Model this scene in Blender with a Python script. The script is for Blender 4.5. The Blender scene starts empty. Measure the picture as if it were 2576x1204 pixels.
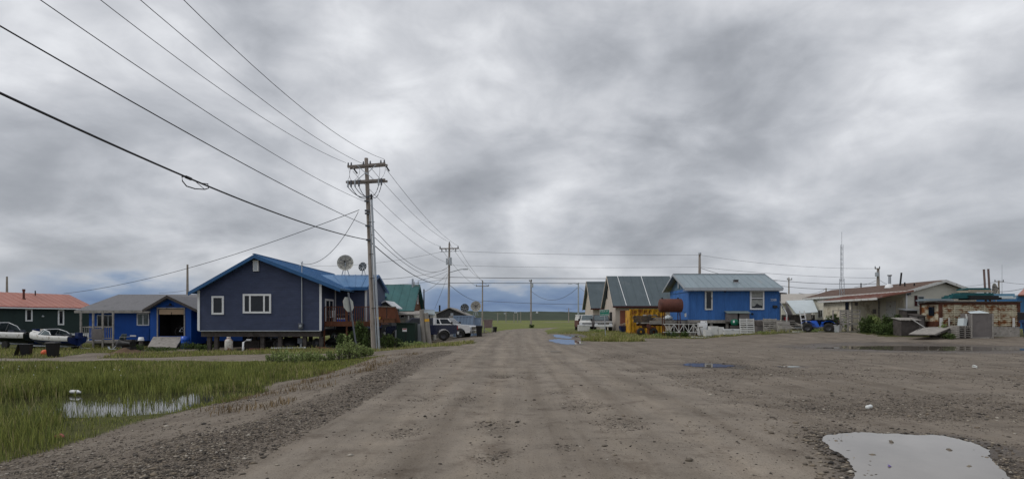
import bpy, math, random
import numpy as np
from mathutils import Vector, Matrix, Euler, noise as mnoise
random.seed(7); RNG = np.random.default_rng(11)
S = bpy.context.scene; C = S.collection
F = 1430.0; CX = 1288.0; HY = 802.0; CH = 1.5          # focal length, centre and horizon of the photograph (2576 px wide), eye height
def X(px, d): return (px-CX)/F*d
def Z(py, d): return CH-(py-HY)/F*d
def P(px, py, d): return Vector((X(px, d), d, Z(py, d)))
def sm(t):
    t = 0.0 if t < 0 else (1.0 if t > 1 else t)
    return t*t*(3-2*t)
def N(x, y, s, z=0.0): return mnoise.noise(Vector((x*s, y*s, z)))
# ---------------------------------------------------------------- terrain
PONDS = [(-10.0, 13.6, 2.8, 2.2, .2), (-8.0, 15.2, 1.6, .8, .3)]
PATCH = [(2145/(py-802)*(px-1288)/1430, 2145/(py-802), w) for px, py, w in ((1330,935,.35),(1330,951,.4),(1245,1066,.38),(1470,1020,.5),(1562,1062,.5),(1262,946,.4),(1178,1004,.35),(1070,1000,.4),(1395,985,.3),(1600,930,.6),(1500,905,.6),(1240,1150,.25),(1020,1085,.35),(1420,1120,.2))]
NEARC = [(4.1,7.35),(4.9,7.45),(5.55,7.2),(5.5,6.6),(5.13,6.1),(4.65,5.3),(4.1,4.6),(3.2,4.3),(2.9,4.9),(3.25,5.4),(3.6,6.1),(3.75,6.8)]
PUDDLES = []   # (cx, cy, rx, ry) flat areas, filled below
def base_h(x, y):
    # left side lies lower than the road
    if y < 22: a, w = 3.3, 4.2
    elif y < 30: a, w = 3.3-(y-22)/8*.8, 4.2+(y-22)/8*5
    else: a, w = 2.5, 9.2-min(1, (y-30)/6)*3.5
    z = -.45*sm((-x-a)/w)
    z -= .2*sm((-x-13)/8)*sm((y-26)/6)
    far = sm((y-60)/45)
    z = z*(1-far)+(-.2)*far
    nf = 1-sm((y-80)/60)
    r1 = .5*max(0, min(1, (y-32)/10))*sm((x-14)/9)
    r2 = .22*sm((y-46)/12)*sm((x-4.5)/4)
    z += max(r1, r2)*nf
    return z
def G(x, y):
    z = base_h(x, y)
    fl = 1.0
    for (cx, cy, rx, ry) in PUDDLES:
        q = math.hypot((x-cx)/rx, (y-cy)/ry)
        if q < 1.6: fl = min(fl, sm((q-1.12)/.48))
    if y < 120 and fl > 0:
        z += fl*(.02*N(x, y, .9)+.035*N(x, y, .25, 5)+(.008*N(x, y, 3.5, 9) if y < 30 else 0))
        if x < -6.5 and y < 27: z += fl*.05*N(x, y, .7, 3)*sm((-6.5-x)/2)
        if x < -2 and x > -5 and y < 27: z += .045*math.exp(-((x+3.3+.25*math.sin(y*.4))/.45)**2)*(1+.8*N(x, y, 2.2, 1))
    for (cx, cy, w) in PATCH:
        if abs(x-cx) < w*1.5 and abs(y-cy) < w*3: z -= .02*sm(1.3-math.hypot((x-cx)/w, (y-cy)/(w*1.6)))
    for (cx, cy, rx, ry, t) in PONDS:
        dx, dy = x-cx, y-cy
        u = (dx*math.cos(t)+dy*math.sin(t))/rx; v = (-dx*math.sin(t)+dy*math.cos(t))/ry
        q = math.hypot(u, v)+.22*N(x, y, .9, 12)
        if q < 1.5: z -= .17*sm((1.5-q)/.8)
    return z
def GP(px, d): return Vector((X(px, d), d, G(X(px, d), d)))
# ---------------------------------------------------------------- mesh builder
class MB:
    def __init__(s): s.v = []; s.f = []; s.s = []; s.T = Matrix.Identity(4)
    def add(s, vs, fs, smooth=False):
        n = len(s.v); s.v += [tuple(s.T @ Vector(v)) for v in vs]
        s.f += [tuple(i+n for i in f) for f in fs]; s.s += [smooth]*len(fs); return s
    def bx(s, x0, x1, y0, y1, z0, z1):
        return s.add([(x0,y0,z0),(x1,y0,z0),(x1,y1,z0),(x0,y1,z0),(x0,y0,z1),(x1,y0,z1),(x1,y1,z1),(x0,y1,z1)],
                     [(3,2,1,0),(4,5,6,7),(0,1,5,4),(1,2,6,5),(2,3,7,6),(3,0,4,7)])
    def box(s, c, size, rot=(0,0,0)):
        R = Euler(rot).to_matrix(); c = Vector(c); a, b, h = [k/2 for k in size]
        vs = [c+R@Vector(p) for p in [(-a,-b,-h),(a,-b,-h),(a,b,-h),(-a,b,-h),(-a,-b,h),(a,-b,h),(a,b,h),(-a,b,h)]]
        return s.add(vs, [(3,2,1,0),(4,5,6,7),(0,1,5,4),(1,2,6,5),(2,3,7,6),(3,0,4,7)])
    def bar(s, p, q, w, h=None, up=(0,0,1)):
        p, q = Vector(p), Vector(q); h = h or w; d = (q-p).normalized(); u = Vector(up)
        if abs(d.dot(u)) > .98: u = Vector((0,1,0))
        a = d.cross(u).normalized()*w/2; b = a.cross(d).normalized()*h/2
        return s.add([p-a-b,p+a-b,p+a+b,p-a+b,q-a-b,q+a-b,q+a+b,q-a+b], [(3,2,1,0),(4,5,6,7),(0,1,5,4),(1,2,6,5),(2,3,7,6),(3,0,4,7)])
    def cyl(s, p, q, r0, r1=None, n=12, cap=True):
        p, q = Vector(p), Vector(q); r1 = r0 if r1 is None else r1; d = (q-p).normalized()
        u = Vector((0,0,1)) if abs(d.z) < .95 else Vector((1,0,0))
        a = d.cross(u).normalized(); b = d.cross(a)
        vs = []
        for c, r in ((p, r0), (q, r1)):
            vs += [c+(a*math.cos(2*math.pi*i/n)+b*math.sin(2*math.pi*i/n))*r for i in range(n)]
        s.add(vs, [(i, (i+1)%n, (i+1)%n+n, i+n) for i in range(n)], True)
        if cap: s.add(vs, [tuple(range(n-1,-1,-1)), tuple(range(n, 2*n))])
        return s
    def tube(s, pts, r, n=6):
        pts = [Vector(p) for p in pts]; k = len(pts); vs = []
        for i, p in enumerate(pts):
            d = (pts[min(i+1,k-1)]-pts[max(i-1,0)]).normalized()
            u = Vector((0,0,1)) if abs(d.z) < .9 else Vector((1,0,0))
            a = d.cross(u).normalized(); b = d.cross(a); rr = r[i] if isinstance(r, (list, tuple)) else r
            vs += [p+(a*math.cos(2*math.pi*j/n)+b*math.sin(2*math.pi*j/n))*rr for j in range(n)]
        fs = [(i*n+j, i*n+(j+1)%n, (i+1)*n+(j+1)%n, (i+1)*n+j) for i in range(k-1) for j in range(n)]
        s.add(vs, fs, True); return s.add(vs, [tuple(range(n)), tuple(range((k-1)*n, k*n))])
    def prism(s, poly, vec):
        poly = [Vector(p) for p in poly]; vec = Vector(vec); n = len(poly)
        return s.add(poly+[p+vec for p in poly], [tuple(range(n-1,-1,-1)), tuple(range(n,2*n))]+[(i,(i+1)%n,(i+1)%n+n,i+n) for i in range(n)])
    def lathe(s, prof, c=(0,0,0), n=16, axis='z'):
        vs = []; c = Vector(c)
        for r, h in prof:
            for i in range(n):
                a = 2*math.pi*i/n; p = (r*math.cos(a), r*math.sin(a), h)
                if axis == 'x': p = (h, p[0], p[1])
                if axis == 'y': p = (p[0], h, p[1])
                vs.append(c+Vector(p))
        k = len(prof)
        return s.add(vs, [(i*n+j, i*n+(j+1)%n, (i+1)*n+(j+1)%n, (i+1)*n+j) for i in range(k-1) for j in range(n)], True)
    def loft(s, secs, close=False, caps=True, smooth=True):
        m = len(secs[0]); vs = [p for q in secs for p in q]; r = m if close else m-1
        fs = [(i*m+j, i*m+(j+1)%m, (i+1)*m+(j+1)%m, (i+1)*m+j) for i in range(len(secs)-1) for j in range(r)]
        s.add(vs, fs, smooth)
        if caps: s.add(vs, [tuple(range(m)), tuple(range((len(secs)-1)*m, len(secs)*m))])
        return s
    def slab(s, a, b, c, d, t, rib=None, rh=.03, rw=.05):
        """a,b eave ends; c,d ridge ends (c above b, d above a); thickness t below; rib = spacing of standing seams"""
        a, b, c, d = [Vector(k) for k in (a, b, c, d)]; n = (b-a).cross(d-a).normalized()
        if n.z < 0: n = -n
        s.prism([a, b, c, d], -n*t)
        if rib:
            k = max(2, int((b-a).length/rib))
            for i in range(k+1):
                f = .006+(i/k)*.988; p = a.lerp(b, f); q = d.lerp(c, f)
                s.bar(p+n*rh/2, q+n*rh/2, rw, rh, up=n)
        return s
    def lap(s, poly, o, u, n, pitch=.125, lip=.025, z=(0,0,1)):
        """lap siding: convex polygon given as (a, h) pairs in the plane o + a*u + h*z, facing n"""
        o, u, n, zz = Vector(o), Vector(u).normalized(), Vector(n).normalized(), Vector(z)
        h0 = min(p[1] for p in poly); h1 = max(p[1] for p in poly); k = int(math.ceil((h1-h0)/pitch))
        def ext(h):
            xs = []
            for i in range(len(poly)):
                (a0, b0), (a1, b1) = poly[i], poly[(i+1)%len(poly)]
                if min(b0, b1)-1e-6 <= h <= max(b0, b1)+1e-6 and abs(b1-b0) > 1e-6: xs.append(a0+(a1-a0)*(h-b0)/(b1-b0))
            return (min(xs), max(xs)) if xs else None
        for i in range(k):
            lo, hi = h0+i*pitch, min(h1, h0+(i+1)*pitch); e0, e1 = ext(lo+1e-4), ext(hi-1e-4)
            if not e0 or not e1: continue
            q = lambda a, h, w: o+u*a+zz*h+n*w
            s.add([q(e0[0],lo,lip),q(e0[1],lo,lip),q(e1[1],hi,.004),q(e1[0],hi,.004),q(e0[0],lo,0),q(e0[1],lo,0)], [(0,1,2,3),(4,5,1,0)])
        return s
    def build(s, name, mat, parent=None):
        me = bpy.data.meshes.new(name); off = OFF.get(parent.name, Vector()) if parent else Vector()
        me.from_pydata([Vector(v)-off for v in s.v], [], s.f); me.update()
        me.polygons.foreach_set('use_smooth', s.s)
        me.materials.append(mat); o = bpy.data.objects.new(name, me); C.objects.link(o)
        if parent: o.parent = parent; OFF[o.name] = off
        else: OFF[o.name] = Vector()
        return o
OFF = {}
def tag(o, label=None, cat=None, group=None, kind=None):
    if label: o['label'] = label
    if cat: o['category'] = cat
    if group: o['group'] = group
    if kind: o['kind'] = kind
    return o
def thing(name, label, cat, loc=(0,0,0), rot=0, group=None, world=False):
    o = bpy.data.objects.new(name, None); C.objects.link(o); o.location = loc
    o.rotation_euler = rot if isinstance(rot, (tuple, list)) else (0, 0, rot); o.empty_display_size = .2
    OFF[o.name] = Vector(loc) if world else Vector()
    return tag(o, label, cat, group)
def dup(root, loc, rot, label):
    def cp(o, par):
        c = o.copy(); C.objects.link(c); c.parent = par
        for k in list(o.children): cp(k, c)
        return c
    r = cp(root, None); r.location = loc; r.rotation_euler = rot if isinstance(rot, (tuple, list)) else (0, 0, rot); r['label'] = label
    return r
# ---------------------------------------------------------------- materials
def nt(m): return m.node_tree.nodes, m.node_tree.links
def M(name, col, rough=.75, var=.18, sc=2.5, metal=0., bump=0., bsc=30., stain=None, stc=(.1,.05,.02), ssc=1.2, stretch=(1,1,1), spec=.3, coat=0., island=0., groove=None):
    m = bpy.data.materials.new(name); m.use_nodes = True; n, l = nt(m); b = n['Principled BSDF']
    b.inputs['Roughness'].default_value = rough; b.inputs['Metallic'].default_value = metal
    b.inputs['Specular IOR Level'].default_value = spec; b.inputs['Coat Weight'].default_value = coat
    tc = n.new('ShaderNodeTexCoord'); mp = n.new('ShaderNodeMapping'); mp.inputs['Scale'].default_value = stretch
    l.new(tc.outputs['Object'], mp.inputs['Vector'])
    no = n.new('ShaderNodeTexNoise'); no.inputs['Scale'].default_value = sc; no.inputs['Detail'].default_value = 6; no.inputs['Roughness'].default_value = .65
    l.new(mp.outputs[0], no.inputs['Vector'])
    mr = n.new('ShaderNodeMapRange'); mr.inputs['From Min'].default_value = .3; mr.inputs['From Max'].default_value = .7
    mr.inputs['To Min'].default_value = 1-var; mr.inputs['To Max'].default_value = 1+var; l.new(no.outputs['Fac'], mr.inputs['Value'])
    mx = n.new('ShaderNodeMix'); mx.data_type = 'RGBA'; mx.blend_type = 'MULTIPLY'; mx.inputs['Factor'].default_value = 1
    mx.inputs['A'].default_value = (*col, 1); l.new(mr.outputs[0], mx.inputs['B']); out = mx.outputs['Result']
    if island:
        g = n.new('ShaderNodeNewGeometry'); m2 = n.new('ShaderNodeMapRange'); m2.inputs['To Min'].default_value = 1-island; m2.inputs['To Max'].default_value = 1+island
        l.new(g.outputs['Random Per Island'], m2.inputs['Value'])
        x2 = n.new('ShaderNodeMix'); x2.data_type = 'RGBA'; x2.blend_type = 'MULTIPLY'; x2.inputs['Factor'].default_value = 1
        l.new(out, x2.inputs['A']); l.new(m2.outputs[0], x2.inputs['B']); out = x2.outputs['Result']
    if stain is not None:
        n3 = n.new('ShaderNodeTexNoise'); n3.inputs['Scale'].default_value = ssc; n3.inputs['Detail'].default_value = 8; n3.inputs['Roughness'].default_value = .7
        l.new(mp.outputs[0], n3.inputs['Vector'])
        r3 = n.new('ShaderNodeMapRange'); r3.inputs['From Min'].default_value = .62-stain*.3; r3.inputs['From Max'].default_value = .72-stain*.3; r3.clamp = True
        l.new(n3.outputs['Fac'], r3.inputs['Value'])
        x3 = n.new('ShaderNodeMix'); x3.data_type = 'RGBA'; l.new(r3.outputs[0], x3.inputs['Factor']); l.new(out, x3.inputs['A']); x3.inputs['B'].default_value = (*stc, 1); out = x3.outputs['Result']
    l.new(out, b.inputs['Base Color'])
    if bump or groove:
        bp = n.new('ShaderNodeBump'); bp.inputs['Strength'].default_value = max(bump, .01)
        nb = n.new('ShaderNodeTexNoise'); nb.inputs['Scale'].default_value = bsc; nb.inputs['Detail'].default_value = 4; l.new(mp.outputs[0], nb.inputs['Vector'])
        l.new(nb.outputs['Fac'], bp.inputs['Height']); bp.inputs['Distance'].default_value = .03; l.new(bp.outputs[0], b.inputs['Normal'])
        if groove:   # vertical grooves: spacing in metres along x+y
            sx = n.new('ShaderNodeSeparateXYZ'); l.new(tc.outputs['Object'], sx.inputs[0])
            ad = n.new('ShaderNodeMath'); l.new(sx.outputs[0], ad.inputs[0]); l.new(sx.outputs[1], ad.inputs[1])
            if groove < 0: l.new(sx.outputs[2], ad.inputs[0]); ad.inputs[1].default_value = 0; l.remove(ad.inputs[1].links[0])
            dv = n.new('ShaderNodeMath'); dv.operation = 'DIVIDE'; l.new(ad.outputs[0], dv.inputs[0]); dv.inputs[1].default_value = abs(groove)
            fr = n.new('ShaderNodeMath'); fr.operation = 'FRACT'; l.new(dv.outputs[0], fr.inputs[0])
            pp = n.new('ShaderNodeMath'); pp.operation = 'PINGPONG'; l.new(fr.outputs[0], pp.inputs[0]); pp.inputs[1].default_value = .5
            r4 = n.new('ShaderNodeMapRange'); l.new(pp.outputs[0], r4.inputs['Value']); r4.inputs['From Max'].default_value = .14
            b2 = n.new('ShaderNodeBump'); b2.inputs['Strength'].default_value = .9; b2.inputs['Distance'].default_value = .02
            l.new(r4.outputs[0], b2.inputs['Height']); l.new(bp.outputs[0], b2.inputs['Normal']); l.new(b2.outputs[0], b.inputs['Normal'])
    return m
m_navy = M('navy_siding', (.044,.058,.112), .55, .2, 1.1, stretch=(1,1,3), bump=.1, stain=.1, stc=(.065,.08,.13), ssc=1.6)
m_navy2 = M('blue_fascia', (.03,.11,.26), .5, .15)
m_bluemet = M('blue_metal_roof', (.085,.20,.38), .5, .12, 1.2, metal=.1, spec=.4)
m_white = M('white_trim', (.78,.79,.80), .5, .06)
m_whitep = M('old_white_paint', (.62,.62,.60), .6, .15, stain=.25, stc=(.3,.27,.22), ssc=2.5)
m_glass = M('dark_window_glass', (.010,.014,.020), .06, .3, spec=.35)
m_glassg = M('pale_window_glass', (.1,.13,.14), .1, .4, 3, spec=.6)
m_cobalt = M('cobalt_wall_paint', (.006,.070,.33), .6, .14, 1.3, bump=.15, bsc=12, stain=.14, stc=(.012,.06,.24), stretch=(1,1,.4))
m_blue2 = M('sky_blue_board_paint', (.045,.150,.42), .65, .18, 1.5, stretch=(2,2,.5), bump=.2, stain=.12, stc=(.06,.16,.38), ssc=3, groove=.2)
m_greenw = M('dark_green_wall', (.024,.042,.040), .7, .15, 1.2, bump=.1)
m_salmon = M('salmon_roof', (.42,.19,.15), .6, .14, .8, stretch=(1,.4,1), stain=.15, stc=(.35,.15,.12))
m_shing = M('grey_shingle', (.17,.168,.175), .85, .16, 6, bump=.4, bsc=25, stain=.15, stc=(.12,.12,.125))
m_slate = M('slate_metal_roof', (.085,.112,.125), .55, .12, 1.2, stretch=(1,.5,1), stain=.1, stc=(.11,.13,.14), spec=.4)
m_paleroof = M('pale_metal_roof', (.24,.30,.33), .42, .1, 1, stretch=(1.5,.4,.4), metal=.2, stain=.12, stc=(.29,.32,.33), spec=.4)
m_cream = M('cream_wall', (.50,.44,.38), .75, .08, 1.2, stain=.06, stc=(.38,.33,.27), bump=.08)
m_creamv = M('cream_vinyl', (.68,.66,.57), .6, .08, 1, stain=.1, stc=(.38,.36,.27), stretch=(1,1,3))
m_creamp = M('stained_plywood_cream', (.64,.59,.47), .75, .14, 1.5, stain=.3, stc=(.38,.33,.24), ssc=1.8, stretch=(1,1,.7), groove=.61)
m_brownroof = M('brown_shingle', (.115,.070,.052), .85, .25, 4, bump=.4, stain=.25, stc=(.16,.12,.10), ssc=2)
m_rustroof = M('rusty_red_metal', (.21,.085,.06), .6, .25, 2, stain=.3, stc=(.30,.22,.19), ssc=1.5, stretch=(1,.5,1))
m_teal = M('teal_metal_roof', (.035,.125,.125), .5, .15, 1.5, stretch=(1,.6,1), stain=.15, stc=(.06,.15,.15), spec=.4)
m_deck = M('red_brown_stained_wood', (.135,.05,.026), .7, .25, 3, stretch=(2,2,.4), bump=.2)
m_board = M('brown_board_wall', (.15,.07,.038), .8, .25, 3, stretch=(3,3,.4), groove=.15, bump=.2)
m_wood = M('weathered_grey_wood', (.30,.28,.255), .85, .25, 4, stretch=(1,1,1), bump=.35, stain=.2, stc=(.12,.11,.10), ssc=3, island=.22)
m_woodd = M('dark_old_wood', (.075,.065,.06), .85, .3, 4, bump=.3, stain=.2, stc=(.04,.035,.03), island=.2)
m_plyg = M('grey_plywood', (.17,.155,.15), .85, .15, 2.5, bump=.15, stain=.25, stc=(.13,.115,.11), ssc=2)
m_tan = M('tan_plywood', (.46,.33,.22), .7, .12, 3, stretch=(.5,1,3))
m_pole = M('utility_pole_wood', (.33,.29,.26), .85, .3, 5, stretch=(4,4,.25), bump=.4, stain=.25, stc=(.11,.085,.07), ssc=3)
m_arm = M('crossarm_wood', (.25,.22,.20), .85, .25, 5, bump=.3)
m_galv = M('galvanised_metal', (.42,.45,.48), .4, .12, 3, metal=.6, stain=.1, stc=(.3,.31,.33))
m_black = M('black_plastic', (.012,.012,.013), .5, .2, 4)
m_rubber = M('tyre_rubber', (.028,.027,.026), .85, .25, 8)
m_wire = M('wire_black', (.03,.03,.035), .5, .1)
m_wireg = M('wire_grey', (.10,.10,.11), .5, .1)
m_insul = M('insulator_grey', (.11,.12,.14), .3, .1)
m_rust = M('rusty_tank_steel', (.115,.042,.030), .65, .22, 2.5, stain=.25, stc=(.075,.03,.024), ssc=2, bump=.15)
m_rustw = M('rusted_white_corrugated', (.52,.48,.36), .7, .18, 2, stain=.50, stc=(.20,.075,.022), ssc=1.6, stretch=(1,1,1.8), bump=.2)
m_rustd = M('dark_rust', (.085,.032,.018), .8, .35, 4, bump=.2)
m_yellow = M('yellow_rusty_steel', (.62,.33,.02), .6, .25, 2, stain=.42, stc=(.24,.085,.02), ssc=2.6, stretch=(1,1,.5))
m_tgreen = M('transformer_green', (.010,.028,.020), .5, .15, 2)
m_conc = M('weathered_concrete', (.30,.28,.25), .9, .15, 3, bump=.3, stain=.2, stc=(.2,.19,.17))
m_contb = M('pale_blue_steel', (.235,.31,.42), .55, .12, 1.5, stain=.2, stc=(.13,.15,.22), ssc=2, stretch=(1,1,.5))
m_greyw = M('grey_weathered_board', (.095,.095,.095), .85, .22, 2.5, stretch=(2,2,.5), groove=.25, bump=.2, stain=.2, stc=(.15,.15,.14))
m_dish = M('cream_mesh_dish', (.50,.48,.41), .6, .12, 3, stain=.2, stc=(.33,.31,.26), ssc=4)
m_dishd = M('dark_mesh_dish', (.05,.055,.06), .6, .15, 3)
m_carn = M('dark_navy_car_paint', (.008,.014,.045), .25, .1, 2, coat=.6, spec=.5)
m_carw = M('white_car_paint', (.68,.68,.68), .3, .05, 2, coat=.4, spec=.5)
m_carold = M('faded_dark_car_paint', (.055,.045,.045), .5, .25, 2, stain=.15, stc=(.11,.05,.04))
m_chrome = M('chrome', (.6,.6,.6), .25, .1, metal=.8)
m_red = M('red_plastic', (.35,.02,.02), .4, .1)
m_orange = M('orange_plastic', (.70,.13,.05), .5, .15)
m_headl = M('headlight_lens', (.6,.62,.65), .15, .1)
m_rim = M('dark_wheel_rim', (.05,.05,.055), .4, .1, metal=.4)
m_navyhull = M('navy_boat_gelcoat', (.012,.025,.10), .3, .1, coat=.3)
m_grhull = M('dark_green_boat_paint', (.008,.014,.010), .4, .15, coat=.2)
m_bluet = M('blue_tarp', (.02,.085,.30), .5, .25, 4, bump=.5, bsc=6)
m_atv = M('bright_blue_plastic', (.01,.10,.55), .35, .1, coat=.3)
m_signg = M('street_sign_green', (.01,.22,.15), .4, .05)
m_signw = M('sign_white', (.75,.77,.75), .4, .03)
m_signbk = M('sign_back_aluminium', (.46,.48,.44), .5, .08, 3, stain=.1, stc=(.36,.37,.33))
m_yel = M('yellow_sticker', (.75,.42,.05), .5, .1)
m_propane = M('white_tank_paint', (.62,.60,.55), .5, .1, stain=.4, stc=(.25,.10,.07), ssc=3)
m_tarpw = M('white_tarp', (.56,.62,.64), .6, .06, 1.2, bump=.3, bsc=3, stain=.1, stc=(.46,.5,.5))
m_tealbrd = M('teal_painted_sheet', (.012,.085,.095), .55, .2, 3, stain=.15, stc=(.3,.33,.32))
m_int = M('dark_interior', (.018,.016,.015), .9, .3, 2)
m_cloth = M('grey_curtain', (.36,.37,.35), .9, .2, 5, bump=.4, bsc=8)
m_mud = M('brown_earth', (.13,.085,.055), .95, .25, 4, bump=.6, bsc=12, stain=.25, stc=(.09,.08,.04))
m_darkred = M('dark_red_shutter', (.06,.014,.014), .6, .15)
m_redplank = M('red_brown_plank', (.16,.07,.05), .8, .25, 3, island=.15)
m_brickdoor = M('brick_red_door', (.24,.085,.055), .7, .12, 2)
m_pink = M('pink_plastic', (.62,.14,.17), .5, .1)
m_greenp = M('green_plastic', (.01,.13,.075), .45, .15)
# ---------------------------------------------------------------- shared building helpers
def window(parent, o, u, n, w, h, fr=.09, div=(0.5,), split_h=(), fm=None, gm=None, depth=.05, name='window', label=None):
    """frame ring (with mullions) standing proud of the wall, glass as a sub-part. o = lower corner, u = along the wall, n = outward"""
    o, u, n = Vector(o), Vector(u).normalized(), Vector(n).normalized(); fm = fm or m_white; gm = gm or m_glass; z = Vector((0,0,1))
    mb = MB()
    def pc(a0, a1, h0, h1, t0=.0, t1=depth):
        q = [o+u*a0+z*h0+n*t0, o+u*a1+z*h0+n*t0, o+u*a1+z*h1+n*t0, o+u*a0+z*h1+n*t0]; mb.prism(q, n*(t1-t0))
    pc(0, fr, 0, h); pc(w-fr, w, 0, h); pc(fr, w-fr, 0, fr); pc(fr, w-fr, h-fr, h)
    for d in div: pc(w*d-fr*.45, w*d+fr*.45, fr, h-fr, 0, depth-.01)
    for d in split_h: pc(fr, w-fr, h*d-fr*.4, h*d+fr*.4, 0, depth-.013)
    f = mb.build(name, fm, parent)
    if label: f['label'] = label
    g = MB(); q = [o+u*fr*.8+z*fr*.8+n*.03, o+u*(w-fr*.8)+z*fr*.8+n*.03, o+u*(w-fr*.8)+z*(h-fr*.8)+n*.03, o+u*fr*.8+z*(h-fr*.8)+n*.03]
    g.prism(q, -n*.02); g.build('pane', gm, f)
    return f
def blades(name, P0, H, W, mat, lean=.35, seg=2, seed=1, label=None, cat=None):
    """grass: every blade a bent tapering strip; P0 (n,3) roots"""
    r = np.random.default_rng(seed); n = len(P0); a = r.uniform(0, 2*np.pi, n); b = r.uniform(0, 2*np.pi, n)
    side = np.stack([np.cos(a), np.sin(a), np.zeros(n)], 1); ld = np.stack([np.cos(b), np.sin(b), np.zeros(n)], 1)*(r.uniform(.1, 1, n)*lean*H)[:, None]
    up = np.array([0, 0, 1.0])
    v = np.empty((n, 5, 3)); w = W[:, None]
    v[:, 0] = P0-side*w/2; v[:, 1] = P0+side*w/2
    m = P0+up*(H*.55)[:, None]+ld*.3
    v[:, 2] = m-side*w*.4; v[:, 3] = m+side*w*.4
    v[:, 4] = P0+up*(H*(.9+.1*r.random(n)))[:, None]+ld
    me = bpy.data.meshes.new(name); me.vertices.add(n*5); me.vertices.foreach_set('co', v.reshape(-1).astype(np.float32))
    base = np.arange(n)*5
    fq = np.stack([base, base+1, base+3, base+2], 1); ft = np.stack([base+2, base+3, base+4], 1)
    loops = np.concatenate([fq, ft], 1).reshape(-1)
    me.loops.add(n*7); me.loops.foreach_set('vertex_index', loops.astype(np.int32))
    me.polygons.add(n*2)
    st = np.stack([np.arange(n)*7, np.arange(n)*7+4], 1).reshape(-1); me.polygons.foreach_set('loop_start', st.astype(np.int32))
    me.update(calc_edges=True); me.validate(); me.materials.append(mat)
    o = bpy.data.objects.new(name, me); C.objects.link(o); OFF[o.name] = Vector(); return o
def rawmesh(name, V, Fc, mat, parent=None, smooth=False):
    """V (n,3), Fc (m,k) uniform faces"""
    me = bpy.data.meshes.new(name); me.vertices.add(len(V)); me.vertices.foreach_set('co', np.asarray(V, np.float32).reshape(-1))
    k = Fc.shape[1]; me.loops.add(Fc.size); me.loops.foreach_set('vertex_index', Fc.reshape(-1).astype(np.int32))
    me.polygons.add(len(Fc)); me.polygons.foreach_set('loop_start', (np.arange(len(Fc))*k).astype(np.int32))
    me.update(calc_edges=True)
    if smooth: me.polygons.foreach_set('use_smooth', np.ones(len(Fc), bool))
    me.materials.append(mat); o = bpy.data.objects.new(name, me); C.objects.link(o)
    if parent: o.parent = parent
    OFF[o.name] = Vector(); return o
def leafmat(name, col, isl=.45):
    m = M(name, col, .6, .25, 2.0, island=isl, spec=.2); n, l = nt(m); b = n['Principled BSDF']
    b.inputs['Subsurface Weight'].default_value = 0
    t = n.new('ShaderNodeBsdfTranslucent'); mxs = n.new('ShaderNodeMixShader'); mxs.inputs[0].default_value = .3
    src = b.inputs['Base Color'].links[0].from_socket; l.new(src, t.inputs['Color'])
    out = n['Material Output']; l.new(b.outputs[0], mxs.inputs[1]); l.new(t.outputs[0], mxs.inputs[2]); l.new(mxs.outputs[0], out.inputs['Surface'])
    return m
m_grass = leafmat('grass_blade', (.245,.265,.075)); m_grass2 = leafmat('dry_grass', (.37,.32,.16)); m_grassd = leafmat('dark_grass', (.12,.15,.045))
m_leaf = leafmat('willow_leaf', (.085,.125,.040)); m_leafl = leafmat('pale_leaf', (.26,.32,.12)); m_flower = M('cotton_flower', (.6,.6,.5), .8, .1)
def bush(name, label, cat, loc, rx, ry, h, n, mat, seed, leaf=.06, stems=9, group=None, spire=0.):
    """shrub: stems plus leaf-sized faces spread through an uneven volume"""
    r = np.random.default_rng(seed); t = thing(name, label, cat, loc, 0, group)
    st = MB(); tips = []
    for i in range(stems):
        a = r.uniform(0, 6.28); q = math.sqrt(r.uniform(.05, 1)); ex, ey = rx*q*math.cos(a), ry*q*math.sin(a); hh = h*r.uniform(.55, 1)*(1-.35*q)
        bx_, by_ = ex*.45, ey*.45; pts = [(bx_, by_, -.05), (bx_+(ex-bx_)*.3, by_+(ey-by_)*.3, hh*.5), (ex*.85, ey*.85, hh)]
        st.tube(pts, [.014, .01, .004], 5); tips.append((np.array(pts[0]), np.array(pts[1]), np.array(pts[2])))
    st.build('stem', m_woodd, t)
    pos = np.empty((n, 3)); k = r.integers(0, stems, n); f = r.beta(1.6, 1.1, n)
    for i in range(n):
        a, b, c = tips[k[i]]; p = a*(1-f[i])**2+2*b*f[i]*(1-f[i])+c*f[i]**2
        pos[i] = p+r.normal(0, 1, 3)*np.array([rx*.20, ry*.20, h*.06])*(1-spire*.7)*(1.15-.5*f[i])
    pos[:, 2] = np.clip(pos[:, 2], .02, None)
    d = r.normal(0, 1, (n, 3)); d /= np.linalg.norm(d, axis=1)[:, None]; e = np.cross(d, r.normal(0, 1, (n, 3))); e /= np.linalg.norm(e, axis=1)[:, None]
    s = (leaf*r.uniform(.6, 1.4, n))[:, None]; V = np.stack([pos-d*s, pos+e*s*.45, pos+d*s, pos-e*s*.45], 1).reshape(-1, 3)
    rawmesh('foliage', V, np.arange(n*4).reshape(-1, 4), mat, t); return t
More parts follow.
